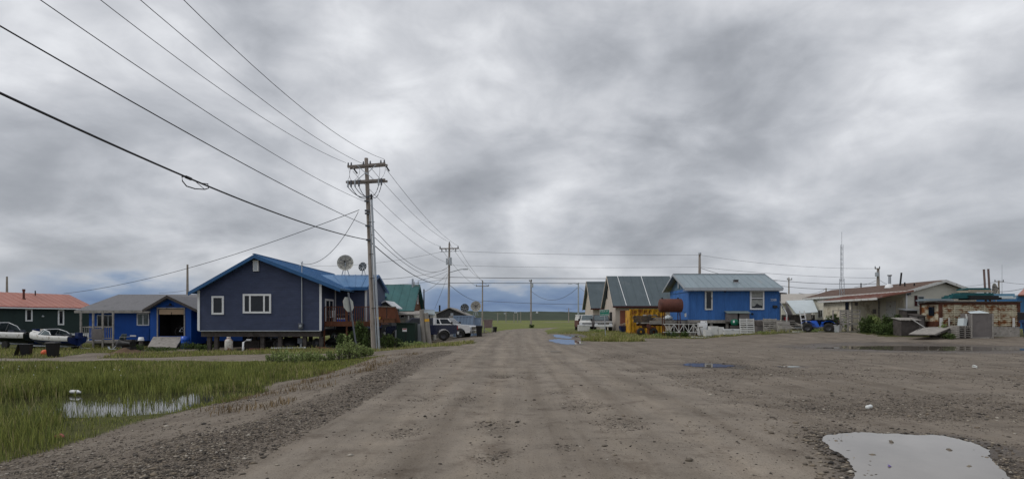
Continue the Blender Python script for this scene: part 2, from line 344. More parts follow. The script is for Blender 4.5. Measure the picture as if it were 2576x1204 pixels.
# ================================================================ GROUND
PUDDLES += [(4.3, 5.9, 1.9, 2.1), (21.5, 29.6, 6.5, 4.4), (6.45, 18.4, .95, 1.15), (3.6, 38.3, 1.15, 5.2), (4.3, 49.3, .85, 6.6), (5.6, 50.7, .7, 3.6), (8.8, 17.9, .45, .4)]
def road_cx(y): return .25+.012*max(0, y-20)+(.0024*(y-62)**2 if y > 62 else 0)
def road_hw(y): return 2.9 if y < 60 else 2.9+min(1, (y-60)/40)*.6
def zones(x, y):
    """returns (grass, gravel, kind): vegetation cover, coarse gravel, and which surface the spot belongs to"""
    n1 = N(x, y, .35, 2); n2 = N(x, y, 1.3, 4); n3 = N(x, y, .12, 7)
    g = 0.; gr = .25+.5*n1; kind = 0    # kind 0 ground, 1 road, 2 lot, 3 side road
    e = -6.9+.25*n1*2+(.06*(y-10) if y > 18 else 0)
    if x < e+.4 and y < 26.6+.3*n1: g = sm((e+.4-x)/1.1)
    side = x < -2.6 and 26.2+.4*n1+max(0, x+14)*.03 < y < 30.6+.5*n2+max(0, min(1, (x+30)/25))*1.9
    if x < 1.5 and y >= 30.6 and not side:
        g = sm((-2.6-x+.3*n1)/.9) if y < 34.5 else sm((-1.75-(y-35)*.0-x+.5*n1)/1.1)
        if -9.6 < x < -1.2 and 38 < y < 62: g = min(g, .15+.3*n2)*(0 if x > -9 else 1)     # the parking pull-off
    if abs(x-(-15.5)) < 10 and 37 < y < 56: g = min(g, .35)
    dw = abs((x-(-23.9-(y-31)*.35))) < 1.2 and 30 < y < 36                                   # drive to the porch
    if dw: g = 0
    if y > 64: g = max(g, sm((y-64)/12))
    rc, hw = road_cx(y), road_hw(y)
    rd = abs(x-rc)-hw
    inroad = rd < 0 and y < 106+2.5*n2
    if inroad and y > 30: g = min(g, sm((rd+.5+.5*n2)/.6))
    if x > rc+hw and y > 36:
        line = 43.0+1.2*n1-(1.2 if x > 19 else 0)
        if x < 25: g = max(g, .9*sm((y-line)/1.8)*(.6+.9*n2+.3))
        else: g = max(g, .85*sm((y-37.2-1.5*n1)/1.8)*(.6+.9*n2+.3))
    if math.hypot((x-7.1)/2.0, (y-39.2)/1.6) < 1+.3*n2: g = 1
    if y > 100 and not inroad: g = 1
    for (a0, a1, y0, y1) in ((-2, 22, 255, 262), (18, 60, 300, 330), (-60, -8, 150, 156), (-14, 6, 225, 231)):
        if a0+n1*6 < x < a1+n2*6 and y0 < y+3*n3 < y1: g = 0
    if inroad: kind = 1; gr = .05+.25*max(0, n1)+.1*n2
    elif side: kind = 3; gr = .1+.2*n1; g = 0
    elif x > rc+hw and y < 44: kind = 2
    if kind == 2:
        near = sm((x-(3.0+.5*n1)-max(0, (y-14))*.02)/1.2)
        gr = near*(.42+.75*n1+.5*n2)*(1-.35*sm((y-9)/5)) if y < 17 else .22+.6*n1+.3*n2
        gr = gr*(1-sm((y-20)/10)*.55)
    for (cx, cy, w) in PATCH:
        if abs(x-cx) < w*2 and abs(y-cy) < w*4: gr = max(gr, .5*sm(1.35-math.hypot((x-cx)/w, (y-cy)/(w*1.6))+.4*n2))
    if -7 < x <= rc-hw and y < 26.5:
        q = abs(x+3.3+.25*math.sin(y*.4)); gr = max(.25+.5*n1, 1.1*math.exp(-(q/.75)**2)); gr = max(gr, sm((9.5-y)/3)*(.5+.6*n2+.3*n1))
    for (cx, cy, rx, ry) in PUDDLES:
        q = math.hypot((x-cx)/rx, (y-cy)/ry)
        if q < 1.7: g *= sm((q-1.1)/.5)
    return min(1, max(0, g)), min(1, max(0, gr)), kind
ys = [-3000, -400, -80, -20, -6]+list(np.exp(np.linspace(math.log(5.), math.log(1500.), 400))-6+1.0)+[1900, 2600, 4000, 9000]
t_in = np.linspace(-1.15, 1.15, 460); ts = [-40, -8, -3, -1.8, -1.3]+list(t_in)+[1.3, 1.8, 3, 8, 40]
def track(x, y):
    o = x-road_cx(y)-.15*math.sin(y*.11)
    if y > 75 or abs(o) > 3.6: return .3 if y > 75 else .12
    v = sum(math.exp(-((o-c)/.22)**2) for c in (-1.9, -.75, .95, 2.05))
    return .36+.36*v-.20*math.exp(-((o-.12)/.12)**2)-.18*math.exp(-((o+1.33)/.16)**2)-.15*math.exp(-((o-1.5)/.15)**2)
def wetness(x, y):
    w = 0
    for i, (cx, cy, rx, ry) in enumerate(PUDDLES):
        if i == 0: continue
        w = max(w, sm((1.32-math.hypot((x-cx)/rx, (y-cy)/ry)+.25*N(x, y, 1.6, 5))/.4))
    if 1.5 < x < 7 and 2.5 < y < 9:
        dm = 9
        for i in range(len(NEARC)):
            p, q = Vector(NEARC[i-1]), Vector(NEARC[i]); t_ = max(0, min(1, (Vector((x, y))-p).dot(q-p)/(q-p).length_squared)); dm = min(dm, (Vector((x, y))-p.lerp(q, t_)).length)
        w = max(w, sm((.42-dm+.3*N(x, y, 2.2, 5))/.38))
    return w
V = []; A = []; K = []
for y in ys:
    sc = max(abs(y)+6, 6) if y > -6 else abs(y)+6
    for t in ts:
        x = t*sc; V.append((x, y, G(x, y) if -6 < y < 400 else (-.2 if y > 0 else -.1)))
        g, gr, k = zones(x, y) if abs(t) < 1.2 and y > -2 else ((1., .2, 0) if x < -6 or y > 60 else (0., .5, 2)); A.append((g, gr, track(x, y) if -2 < y < 80 and abs(x) < 9 else (.12 if -2 < y < 44 and x > 0 else .3), wetness(x, y) if 1 < y < 60 and 1 < x < 29 else 0.)); K.append(k)
V = np.array(V); A = np.array(A); K = np.array(K); nc = len(ts); nr = len(ys)
ii = (np.arange(nr-1)[:, None]*nc+np.arange(nc-1)[None, :]).reshape(-1); FQ = np.stack([ii, ii+1, ii+nc+1, ii+nc], 1)
gm = bpy.data.materials.new('ground_surface'); gm.use_nodes = True; n, l = nt(gm); b = n['Principled BSDF']; b.inputs['Roughness'].default_value = .9; b.inputs['Specular IOR Level'].default_value = .2
def nd(t, **k):
    q = n.new(t)
    for a, v in k.items(): setattr(q, a, v)
    return q
geo = nd('ShaderNodeNewGeometry')
def noi(sc, det=5, ro=.6, st=(1,1,1)):
    mp = nd('ShaderNodeMapping'); mp.inputs['Scale'].default_value = st; l.new(geo.outputs['Position'], mp.inputs['Vector'])
    q = nd('ShaderNodeTexNoise'); q.inputs['Scale'].default_value = sc; q.inputs['Detail'].default_value = det; q.inputs['Roughness'].default_value = ro; l.new(mp.outputs[0], q.inputs['Vector']); return q.outputs['Fac']
def ramp(src, pts):
    q = nd('ShaderNodeValToRGB'); l.new(src, q.inputs[0]); e = q.color_ramp.elements
    while len(e) < len(pts): e.new(.5)
    for k, (p, c) in zip(e, pts): k.position = p; k.color = (*c, 1)
    return q.outputs[0]
def mixc(f, a, b_, bt='MIX'):
    q = nd('ShaderNodeMix', data_type='RGBA', blend_type=bt)
    for s_, v in ((q.inputs['Factor'], f), (q.inputs['A'], a), (q.inputs['B'], b_)):
        if hasattr(v, 'is_linked'): l.new(v, s_)
        elif isinstance(v, tuple): s_.default_value = (*v, 1)
        else: s_.default_value = v
    return q.outputs['Result']
def mth(op, a, b_=None, clamp=False):
    q = nd('ShaderNodeMath', operation=op, use_clamp=clamp)
    for i, v in enumerate((a, b_)):
        if v is None: continue
        if hasattr(v, 'is_linked'): l.new(v, q.inputs[i])
        else: q.inputs[i].default_value = v
    return q.outputs[0]
at1 = nd('ShaderNodeAttribute', attribute_name='veg'); at2 = nd('ShaderNodeAttribute', attribute_name='stone')
dirt = ramp(noi(.55, 7, .62), [(.3, (.178,.153,.124)), (.5, (.222,.191,.156)), (.72, (.266,.229,.188))])
trk = ramp(noi(1.6, 5, .6, (1.6,.07,1)), [(.36, (.86,.84,.82)), (.56, (1.05,1.05,1.05))])      # wheel tracks along the road
at3 = nd('ShaderNodeAttribute', attribute_name='track')
tn = mth('ADD', at3.outputs['Fac'], mth('MULTIPLY', mth('SUBTRACT', noi(2.4, 6, .7, (1,.18,1)), .5), .9))
dirt = mixc(1., dirt, trk, 'MULTIPLY')
dirt = mixc(1., dirt, ramp(tn, [(.0, (.80,.785,.77)), (.35, (1,1,1)), (.8, (1.17,1.16,1.14))]), 'MULTIPLY')
pat = ramp(noi(1.3, 10, .75), [(.38, (.66,.63,.61)), (.47, (.96,.96,.96)), (.64, (1.08,1.07,1.05))]); dirt = mixc(.9, dirt, pat, 'MULTIPLY')
def voro(sc):
    q = nd('ShaderNodeTexVoronoi'); q.inputs['Scale'].default_value = sc; l.new(geo.outputs['Position'], q.inputs['Vector']); return q
v1 = voro(42.); v2 = voro(95.)
sp = nd('ShaderNodeSeparateColor'); l.new(v1.outputs['Color'], sp.inputs[0])
stc_ = ramp(sp.outputs[0], [(0, (.065,.053,.043)), (.35, (.120,.096,.077)), (.6, (.182,.148,.119)), (.85, (.25,.21,.168)), (1, (.34,.29,.235))])
sp2 = nd('ShaderNodeSeparateColor'); l.new(v2.outputs['Color'], sp2.inputs[0])
stc2 = ramp(sp2.outputs[1], [(0, (.065,.055,.045)), (.5, (.145,.122,.098)), (1, (.27,.23,.185))])
grc = mixc(.45, stc_, stc2)
gmask = mth('ADD', at2.outputs['Fac'], mth('MULTIPLY', mth('SUBTRACT', noi(5., 6, .7), .5), 1.5))
gmask = nd('ShaderNodeMapRange'); 
_s = mth('ADD', at2.outputs['Fac'], mth('MULTIPLY', mth('SUBTRACT', noi(5., 6, .7), .5), 1.5)); l.new(_s, gmask.inputs['Value']); gmask.inputs['From Min'].default_value = .28; gmask.inputs['From Max'].default_value = .72
col = mixc(gmask.outputs[0], dirt, grc)
spk = ramp(sp2.outputs[2], [(.0, (.5,.48,.46)), (.055, (.55,.52,.5)), (.07, (1,1,1)), (.96, (1,1,1)), (1, (1.4,1.38,1.35))]); col = mixc(.8, col, spk, 'MULTIPLY')
gc = ramp(noi(.10, 8, .75), [(.32, (.09,.115,.028)), (.48, (.14,.16,.040)), (.6, (.18,.19,.052)), (.75, (.23,.21,.075))])
gc = mixc(.8, gc, ramp(noi(3.5, 8, .8), [(.35, (.55,.55,.5)), (.65, (1.3,1.3,1.2))]), 'MULTIPLY')
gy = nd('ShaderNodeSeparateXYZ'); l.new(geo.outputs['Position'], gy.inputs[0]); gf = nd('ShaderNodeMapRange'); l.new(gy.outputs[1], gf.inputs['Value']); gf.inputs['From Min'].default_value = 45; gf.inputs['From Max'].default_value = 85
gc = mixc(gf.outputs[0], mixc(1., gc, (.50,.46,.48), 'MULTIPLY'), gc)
vmask = nd('ShaderNodeMapRange'); _v = mth('ADD', at1.outputs['Fac'], mth('MULTIPLY', mth('SUBTRACT', noi(2.8, 7, .75), .5), 1.3)); l.new(_v, vmask.inputs['Value']); vmask.inputs['From Min'].default_value = .38; vmask.inputs['From Max'].default_value = .62
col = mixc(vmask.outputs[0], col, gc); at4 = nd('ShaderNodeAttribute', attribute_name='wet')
col = mixc(at4.outputs['Fac'], col, mixc(1., col, (.50,.47,.45), 'MULTIPLY')); l.new(col, b.inputs['Base Color'])
rgh = nd('ShaderNodeMapRange'); l.new(at4.outputs['Fac'], rgh.inputs['Value']); rgh.inputs['To Min'].default_value = .9; rgh.inputs['To Max'].default_value = .5; l.new(rgh.outputs[0], b.inputs['Roughness'])
bp = nd('ShaderNodeBump'); bp.inputs['Strength'].default_value = .7; bp.inputs['Distance'].default_value = .035
hh = mth('ADD', mth('MULTIPLY', noi(7., 8, .7), .5), mth('MULTIPLY', mth('SUBTRACT', .6, v1.outputs['Distance']), mth('MULTIPLY', gmask.outputs[0], .9)))
l.new(hh, bp.inputs['Height']); l.new(bp.outputs[0], b.inputs['Normal'])
fk = K[FQ[:, 0]]
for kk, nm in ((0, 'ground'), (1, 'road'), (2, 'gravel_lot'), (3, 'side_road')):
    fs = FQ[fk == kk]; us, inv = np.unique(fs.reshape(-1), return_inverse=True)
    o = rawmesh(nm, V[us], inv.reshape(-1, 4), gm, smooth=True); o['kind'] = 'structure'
    for nm2, cc in (('veg', 0), ('stone', 1), ('track', 2), ('wet', 3)):
        a_ = o.data.attributes.new(nm2, 'FLOAT', 'POINT'); a_.data.foreach_set('value', A[us, cc].astype(np.float32))
# ---------------------------------------------------------------- water
def water(name, col, rough, bump):
    m = M(name, col, rough, .12, .8, spec=.5); n_, l_ = nt(m); b_ = n_['Principled BSDF']; b_.inputs['IOR'].default_value = 1.33; b_.inputs['Specular IOR Level'].default_value = .5
    b_.inputs['Coat Weight'].default_value = 0; b_.inputs['Coat Roughness'].default_value = rough; b_.inputs['Coat IOR'].default_value = 1.33
    tc = n_.new('ShaderNodeTexCoord'); no = n_.new('ShaderNodeTexNoise'); no.inputs['Scale'].default_value = 3; l_.new(tc.outputs['Object'], no.inputs['Vector'])
    bu = n_.new('ShaderNodeBump'); bu.inputs['Strength'].default_value = bump; bu.inputs['Distance'].default_value = .004; l_.new(no.outputs['Fac'], bu.inputs['Height']); l_.new(bu.outputs[0], b_.inputs['Normal']); l_.new(bu.outputs[0], b_.inputs['Coat Normal'])
    return m
m_mudw = water('muddy_water', (.24,.22,.195), .03, .3); m_pond = water('pond_water', (.03,.028,.02), .02, .25); m_pudd = water('puddle_water', (.19,.165,.135), .015, .15)
def puddle(cx, cy, rx, ry, mat, seed, rough=.22, pts=None, lift=.005):
    zc = max(G(cx, cy), 0) if pts is None else 0
    vs = []; nn = 120
    for i in range(nn):
        a = 2*math.pi*i/nn; q = 1+rough*(.9*mnoise.noise(Vector((math.cos(a)*1.3, math.sin(a)*1.3, seed)))+.5*mnoise.noise(Vector((math.cos(a)*4, math.sin(a)*4, seed+3)))+.25*mnoise.noise(Vector((math.cos(a)*14, math.sin(a)*14, seed+5))))
        vs.append((cx+rx*q*math.cos(a), cy+ry*q*math.sin(a)))
    z = G(cx, cy)+lift+.004
    me = bpy.data.meshes.new('puddle'); me.from_pydata([(x, y, z) for x, y in vs], [], [tuple(range(nn))]); me.materials.append(mat)
    o = bpy.data.objects.new('puddle', me); C.objects.link(o); o['kind'] = 'structure'; return o
def puddle_poly(ctrl, mat, seed):
    n0 = len(ctrl); out_ = []
    for i in range(n0):
        p0, p1, p2, p3 = [Vector(ctrl[(i+k)%n0]) for k in (-1, 0, 1, 2)]
        for j in range(16):
            t_ = j/16; q = .5*((2*p1)+(p2-p0)*t_+(2*p0-5*p1+4*p2-p3)*t_*t_+(3*p1-p0-3*p2+p3)*t_**3)
            w_ = .045*N(q.x, q.y, 9, seed)+.09*N(q.x, q.y, 3, seed+1)+.02*N(q.x, q.y, 24, seed+2); out_.append((q.x+w_, q.y+w_*1.4+.03*N(q.x, q.y, 14, seed+4)))
    me = bpy.data.meshes.new('puddle'); me.from_pydata([(x, y, .009) for x, y in out_], [], [tuple(range(len(out_)))]); me.materials.append(mat)
    o = bpy.data.objects.new('puddle', me); C.objects.link(o); o['kind'] = 'structure'; return out_
NEARP = puddle_poly(NEARC, m_mudw, 3.1)
puddle(21.4, 29.3, 4.9, 2.75, m_pudd, 9.4, .30); puddle(6.4, 18.4, .78, .75, m_pudd, 5.5, .3); puddle(8.75, 17.9, .32, .22, m_pudd, 2.2, .4)
puddle(3.6, 38.3, .95, 4.6, m_pudd, 7.1, .3); puddle(4.3, 49.3, .66, 5.6, m_pudd, 1.1, .3); puddle(5.6, 50.7, .5, 3.0, m_pudd, 6.6, .3)
me = bpy.data.meshes.new('pond'); me.from_pydata([(-15, 10.2, -.525), (-6.2, 10.2, -.525), (-6.2, 18.5, -.525), (-15, 18.5, -.525)], [], [(0, 1, 2, 3)]); me.materials.append(m_pond)
o = bpy.data.objects.new('pond', me); C.objects.link(o); o['kind'] = 'structure'
# ---------------------------------------------------------------- loose stones
def stones(name, pts, size, mat, seed):
    r = np.random.default_rng(seed); n_ = len(pts)
    o8 = np.array([[1,0,0],[-1,0,0],[0,1,0],[0,-1,0],[0,0,1],[0,0,-1],[.62,.62,.5],[-.62,-.62,.5]], float); f8 = np.array([[0,6,4],[6,2,4],[2,1,4],[1,7,4],[7,3,4],[3,0,4],[0,2,6],[1,3,7],[2,0,5],[1,2,5],[3,1,5],[0,3,5]])
    a = r.uniform(0, 6.28, n_); c, s_ = np.cos(a), np.sin(a)
    sc = np.stack([size*r.uniform(.7, 1.3, n_), size*r.uniform(.5, 1, n_), size*r.uniform(.25, .6, n_)], 1)
    v = o8[None]*sc[:, None]*(1+r.normal(0, .12, (n_, 8, 1)))
    x = v[..., 0]*c[:, None]-v[..., 1]*s_[:, None]; y = v[..., 0]*s_[:, None]+v[..., 1]*c[:, None]
    v = np.stack([x, y, v[..., 2]], -1)+pts[:, None]; f = f8[None]+(np.arange(n_)*8)[:, None, None]
    return rawmesh(name, v.reshape(-1, 3), f.reshape(-1, 3), mat)
def mstone():
    m = bpy.data.materials.new('loose_stone'); m.use_nodes = True; n_, l_ = nt(m); b_ = n_['Principled BSDF']; b_.inputs['Roughness'].default_value = .8; b_.inputs['Specular IOR Level'].default_value = .25
    g = n_.new('ShaderNodeNewGeometry'); r_ = n_.new('ShaderNodeValToRGB'); l_.new(g.outputs['Random Per Island'], r_.inputs[0]); e = r_.color_ramp.elements; r_.color_ramp.interpolation = 'LINEAR'
    cs = [(0, (.045,.040,.036)), (.3, (.092,.079,.066)), (.55, (.150,.128,.104)), (.75, (.21,.170,.125)), (.92, (.30,.26,.205)), (1, (.45,.41,.35))]
    while len(e) < len(cs): e.new(.5)
    for k, (p, c) in zip(e, cs): k.position = p; k.color = (*c, 1)
    l_.new(r_.outputs[0], b_.inputs['Base Color']); return m
m_stone = mstone(); pts = []; sz = []
rr = random.Random(5)
def in_puddle(x, y):
    if 2.7 < x < 5.8 and 4 < y < 7.6:
        c_ = False; n0 = len(NEARP)
        for i in range(n0):
            (xa, ya), (xb, yb) = NEARP[i], NEARP[i-1]
            if (ya > y) != (yb > y) and x < (xb-xa)*(y-ya)/(yb-ya)+xa: c_ = not c_
        return c_
    return math.hypot((x-21.4)/4.9, (y-29.3)/2.75) < 1.0 or math.hypot((x-6.4)/.78, (y-18.4)/.75) < 1.05
tries = 0
while len(pts) < 52000 and tries < 900000:
    tries += 1; d = math.exp(rr.uniform(math.log(4.6), math.log(34))); x = rr.uniform(-.95, .95)*d
    if x < -8.2: continue
    g, gr, k = zones(x, d)
    if g > .6 or rr.random() > (gr**1.5*1.0+(.007 if k == 1 else .04)): continue
    if in_puddle(x, d) and rr.random() > .004: continue
    if k == 3: continue
    s_ = rr.lognormvariate(math.log(.0085), .48)*(1.25 if d > 12 else 1)
    if rr.random() < .03: s_ *= 2.2
    s_ = min(s_, .045); pts.append((x, d, G(x, d)+s_*.15)); sz.append(s_)
for i in range(1500):   # coarser rim of the near puddle
    a = rr.choice(NEARP); x, d = a[0]+rr.gauss(0,.16), a[1]+rr.gauss(0,.16)
    if in_puddle(x, d) and rr.random() < .85: continue
    if a[0] > 4.6 and rr.random() < .6: continue
    s_ = min(.05, rr.lognormvariate(math.log(.02), .4)); pts.append((x, d, G(x, d)+s_*.2)); sz.append(s_)
stones('gravel', np.array(pts), np.array(sz), m_stone, 3)['kind'] = 'stuff'
# ---------------------------------------------------------------- grasses
def scatter(n_, fn, box, seed):
    r = random.Random(seed); out = []; t = 0
    while len(out) < n_ and t < n_*40:
        t += 1; x = r.uniform(box[0], box[1]); y = r.uniform(box[2], box[3]); p = fn(x, y)
        if r.random() < p: out.append((x, y))
    return out
def wet(x, y):
    if x > -.72*y*1.35+99: return 0
    e = -6.9+.5*N(x, y, .35, 2)+(.06*(y-10) if y > 18 else 0)
    if x > e or abs(x) > y*1.0+2: return 0
    p = .25+.9*max(0, .5+N(x, y, .55, 21))
    q = min(math.hypot((x-cx)/rx, (y-cy)/ry) for cx, cy, rx, ry, t in PONDS)
    if q < .95: p *= .05+.20*max(0, N(x, y, 2.2, 8)+.25)
    if e-x < 1.2: p *= .5
    if y < 12.4 and -12.6 < x < -6.6 and x > -.79*y: p *= .5
    p *= .55+.9*max(0, .5+N(x, y, 1.9, 77))
    return p*min(1, 14/y)
pp = scatter(88000, wet, (-27, -5.2, 7.2, 26.4), 4)
pa = np.array([(x, y, max(G(x, y), -.56)-.01) for x, y in pp]); rn = np.random.default_rng(2)
hh_ = np.array([.30+.34*N(x, y, .45, 31)+.22*N(x, y, 1.5, 33) for x, y in pp])*rn.uniform(.45, 1.35, len(pp)); hh_ *= np.array([.45+.55*sm((-6.6-x)/2.2) for x, y in pp]); hh_ *= np.array([.42 if (y < 12.7 and -.79*y < x < -6.4) else 1. for x, y in pp]); hh_ = np.clip(hh_, .07, .75); hh_ = np.minimum(hh_, np.maximum(.07, (1.5-.0745*pa[:, 1]-pa[:, 2])*rn.lognormal(-.15, .28, len(pp))))
k = np.clip(rn.random(len(pp))*.75+.25*np.array([.5+.9*N(x, y, .35, 71) for x, y in pp]), 0, .999)
for j, (lo, hi, mt, nm) in enumerate(((0, .6, m_grass, 'grass'), (.6, .82, m_grassd, 'sedge'), (.82, 1.0, m_grass2, 'dry_grass'))):
    s_ = (k >= lo) & (k < hi); blades(nm, pa[s_], hh_[s_], rn.uniform(.009, .019, s_.sum())*np.clip(pa[s_][:, 1]/14, .8, 1.6), mt, .4, seed=j)['kind'] = 'stuff'
def yard(x, y):
    g, gr, kk = zones(x, y)
    if kk or abs(x) > y*.97+1: return 0
    if -24 < x < -13.0 and 38.6 < y < 56: return 0
    return max(0, g-.25)*(.4+.8*max(0, .5+N(x, y, .6, 41)))
pp = scatter(30000, yard, (-36, -1.2, 30.5, 62), 5)+scatter(17000, yard, (3, 40, 36.5, 58), 6)+scatter(3500, lambda x, y: (1 if math.hypot((x-7.1)/2.0, (y-39.2)/1.5) < 1+.3*N(x, y, 1, 3) else 0), (4.8, 9.6, 37, 41.5), 7)
pa = np.array([(x, y, G(x, y)-.01) for x, y in pp]); hh_ = np.array([.16+.14*N(x, y, .4, 51)+(.30*max(0, 1-math.hypot((x-7.1)/2.2, (y-39.2)/1.7))*(.7+N(x,y,2.,5)) if 4.8 < x < 9.6 and 37 < y < 41.5 else 0) for x, y in pp])*rn.uniform(.5, 1.5, len(pp))
k = rn.random(len(pp))
for j, (lo, hi, mt, nm) in enumerate(((0, .65, m_grass, 'grass'), (.65, 1.0, m_grass2, 'dry_grass'))):
    s_ = (k >= lo) & (k < hi); blades(nm, pa[s_], np.clip(hh_[s_], .05, .6), rn.uniform(.018, .04, s_.sum()), mt, .6, seed=10+j)['kind'] = 'stuff'
# reddish sparse weeds on the bank
pp = scatter(1500, lambda x, y: max(0, N(x, y, .8, 61))*sm((x+6.9+.4)/.5), (-7.2, -4.1, 9, 26), 8); pa = np.array([(x, y, G(x, y)) for x, y in pp])
blades('bank_weeds', pa, rn.uniform(.04, .16, len(pp)), rn.uniform(.01, .02, len(pp)), M('reddish_weed', (.20,.145,.08), .8, .3, island=.4), .8, seed=15)['kind'] = 'stuff'
# cotton flowers over the wet grass
fl = MB(); r5 = random.Random(3)
for i in range(70):
    x, y = r5.uniform(-26, -9), r5.uniform(15, 26)
    if wet(x, y) > .3: fl.lathe([(0, -.012), (.014, 0), (.01, .02), (0, .03)], (x, y, G(x, y)+min(r5.uniform(.4, .5), max(.1, 1.5-.072*y-G(x, y)))), 6)
fl.build('cotton_flowers', m_flower)['kind'] = 'stuff'
# ---------------------------------------------------------------- hills
m_hill = M('tundra_hill', (.026,.040,.020), .95, .55, .03, stain=.2, stc=(.065,.080,.035), ssc=.02); 
def hill_z(x, y):
    d = math.hypot(x, y); q = sm((d-540)/1300)
    e = -.0035+q*(.0148+.0035*mnoise.noise(Vector((x*.0011, y*.0009, 2)))+.0022*mnoise.noise(Vector((x*.004, y*.003, 5))))-.012*sm((d-2300)/2000)
    return 1.5+e*d+(q+.12)*(1.6*mnoise.noise(Vector((x*.018, y*.012, 7)))+.8*mnoise.noise(Vector((x*.06, y*.04, 9)))) if d > 545 else -.6
V = []; na = 900; rows = [540*(4300/540)**(i/44) for i in range(45)]
for d in rows:
    for i in range(na+1):
        a = math.radians(-75+150*i/na); x, y = d*math.sin(a), d*math.cos(a); V.append((x, y, hill_z(x, y)))
ii = (np.arange(len(rows)-1)[:, None]*(na+1)+np.arange(na)[None, :]).reshape(-1)
rawmesh('hills', np.array(V), np.stack([ii, ii+1, ii+na+2, ii+na+1], 1), m_hill, smooth=False)['kind'] = 'structure'
def on_hill(px, py):
    d = 560.
    while d < 2600 and hill_z(X(px, d), d) < Z(py, d): d += 6
    return d
for px, py, w, h, lb in ((1351, 785, 2.2, 1.5, 'tiny white building on the far green hillside'), (1297, 785, 3, .8, 'long pale roofed building low on the far hillside'), (1270, 787, 2, .8, 'small pale cabin on the far hill beside the mesh dish')):
    d = on_hill(px, py+2); w *= d/640; h *= d/640; t = thing('distant_building', lb, 'building', P(px, py+1.5, d), 0)
    MB().bx(-w/2, w/2, 0, 3, -1, h).build('wall', m_white, t); MB().slab((-w/2-.5, -.5, h), (w/2+.5, -.5, h), (w/2+.5, 1.5, h+.8), (-w/2-.5, 1.5, h+.8), .15).slab((w/2+.5, 3.5, h), (-w/2-.5, 3.5, h), (-w/2-.5, 1.5, h+.8), (w/2+.5, 1.5, h+.8), .15).build('roof', m_paleroof, t)
# ================================================================ LEFT SIDE BUILDINGS
def px_s(B, u, px):
    k = (px-CX)/F; return (k*B[1]-B[0])/(u[0]-k*u[1])
# ---- dark green house with salmon roof
ang = math.atan2(.95, .32); u = (math.cos(ang), math.sin(ang)); B = (-42.6, 57.)
t = thing('green_house', 'dark green house with salmon pink metal roof behind the two boats', 'house', (B[0], B[1], 0), ang)
L = 15.
MB().bx(-L, .3, 0, 7, .15, 2.62).prism([(.3,0,2.62),(.3,7,2.62),(.3,3.5,3.75)], (-.15,0,0)).build('wall', m_greenw, t)
MB().bx(-L+.05, .25, .06, 6.9, -.8, .15).build('skirting', m_white, t)
rf = MB().slab((-L,-.45,2.62),(.6,-.45,2.62),(.6,3.5,4.02),(-L,3.5,4.02),.07,rib=.6,rh=.02,rw=.03).slab((.6,7.45,2.62),(-L,7.45,2.62),(-L,3.5,4.02),(.6,3.5,4.02),.07).build('roof', m_salmon, t)
MB().bx(-L, .6, -.5, -.46, 2.44, 2.56).build('fascia', m_white, rf); MB().bx(-L, .6, -.49, -.455, 2.563, 2.63).build('gutter', m_red, rf)
MB().cyl((-4.6,1.7,2.9),(-4.6,1.7,4.15),.09).cyl((-4.6,1.7,4.1),(-4.6,1.7,4.3),.12).lathe([(.28,3.1),(.12,3.45)],(-4.6,1.7,0)).build('chimney', m_rust, rf)
for x in (-8.5, -2.9): MB().cyl((x,2.9,3.6),(x,2.9,4.25),.05).build('vent_pipe', m_black, rf)
window(t, (-5.5,0,1.3), (1,0,0), (0,-1,0), .58, 1.15, .12, (), name='window'); window(t, (-2.75,0,.93), (1,0,0), (0,-1,0), .56, 1.48, .13, (), name='window')
MB().lathe([(0,-.12),(.09,-.1),(.11,0)],(-4.05,0,1.75),10,'y').build('wall_vent', m_galv, t)
# fuel box by the green house
t = thing('storage_box', 'black wooden storage box with sloping grey lid by green house', 'box', GP(112, 50), .3)
MB().bx(-.5,.5,-.4,.4,0,1.05).build('body', m_woodd, t); MB().box((0,0,1.16),(1.2,.95,.05),(.18,0,0)).build('lid', m_wood, t)
# ---- long cobalt house with shingle roof, garage gable and porch
D0 = 44.; xl, xr = X(224,D0), X(610,D0+0); e0 = Z(780,D0-.8)
t = thing('cobalt_house', 'long cobalt blue house with grey shingle roof, open garage and covered porch', 'house', (X(330,D0), D0, -.6), 0, world=True)
xg0, xg1 = X(378,42.), X(481,42.); gf = 42.; dx0, dx1 = X(398,gf), X(463,gf); dz0, dz1 = Z(845,gf), Z(776,gf)
MB().bx(xl, xr, D0, D0+8, -.18, e0+.05).build('wall', m_cobalt, t)
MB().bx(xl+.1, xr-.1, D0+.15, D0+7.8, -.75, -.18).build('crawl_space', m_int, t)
pu = X(188,D0-.8)
rf = MB().slab((pu,D0-.8,e0),(xr+.3,D0-.8,e0),(xr+.3,D0+4,Z(740,D0+4)),(pu,D0+4,Z(740,D0+4)),.12).slab((xr+.3,D0+8.8,e0),(pu,D0+8.8,e0),(pu,D0+4,Z(740,D0+4)),(xr+.3,D0+4,Z(740,D0+4)),.12).build('roof', m_shing, t)
MB().bx(pu, xg0+.1, D0-.86, D0-.805, e0-.2, e0-.02).build('fascia', m_wood, rf)
MB().prism([(xl,D0,e0),(xl,D0+8,e0),(xl,D0+4,Z(740,D0+4)-.15)],(.12,0,0)).build('gable', m_cobalt, t)
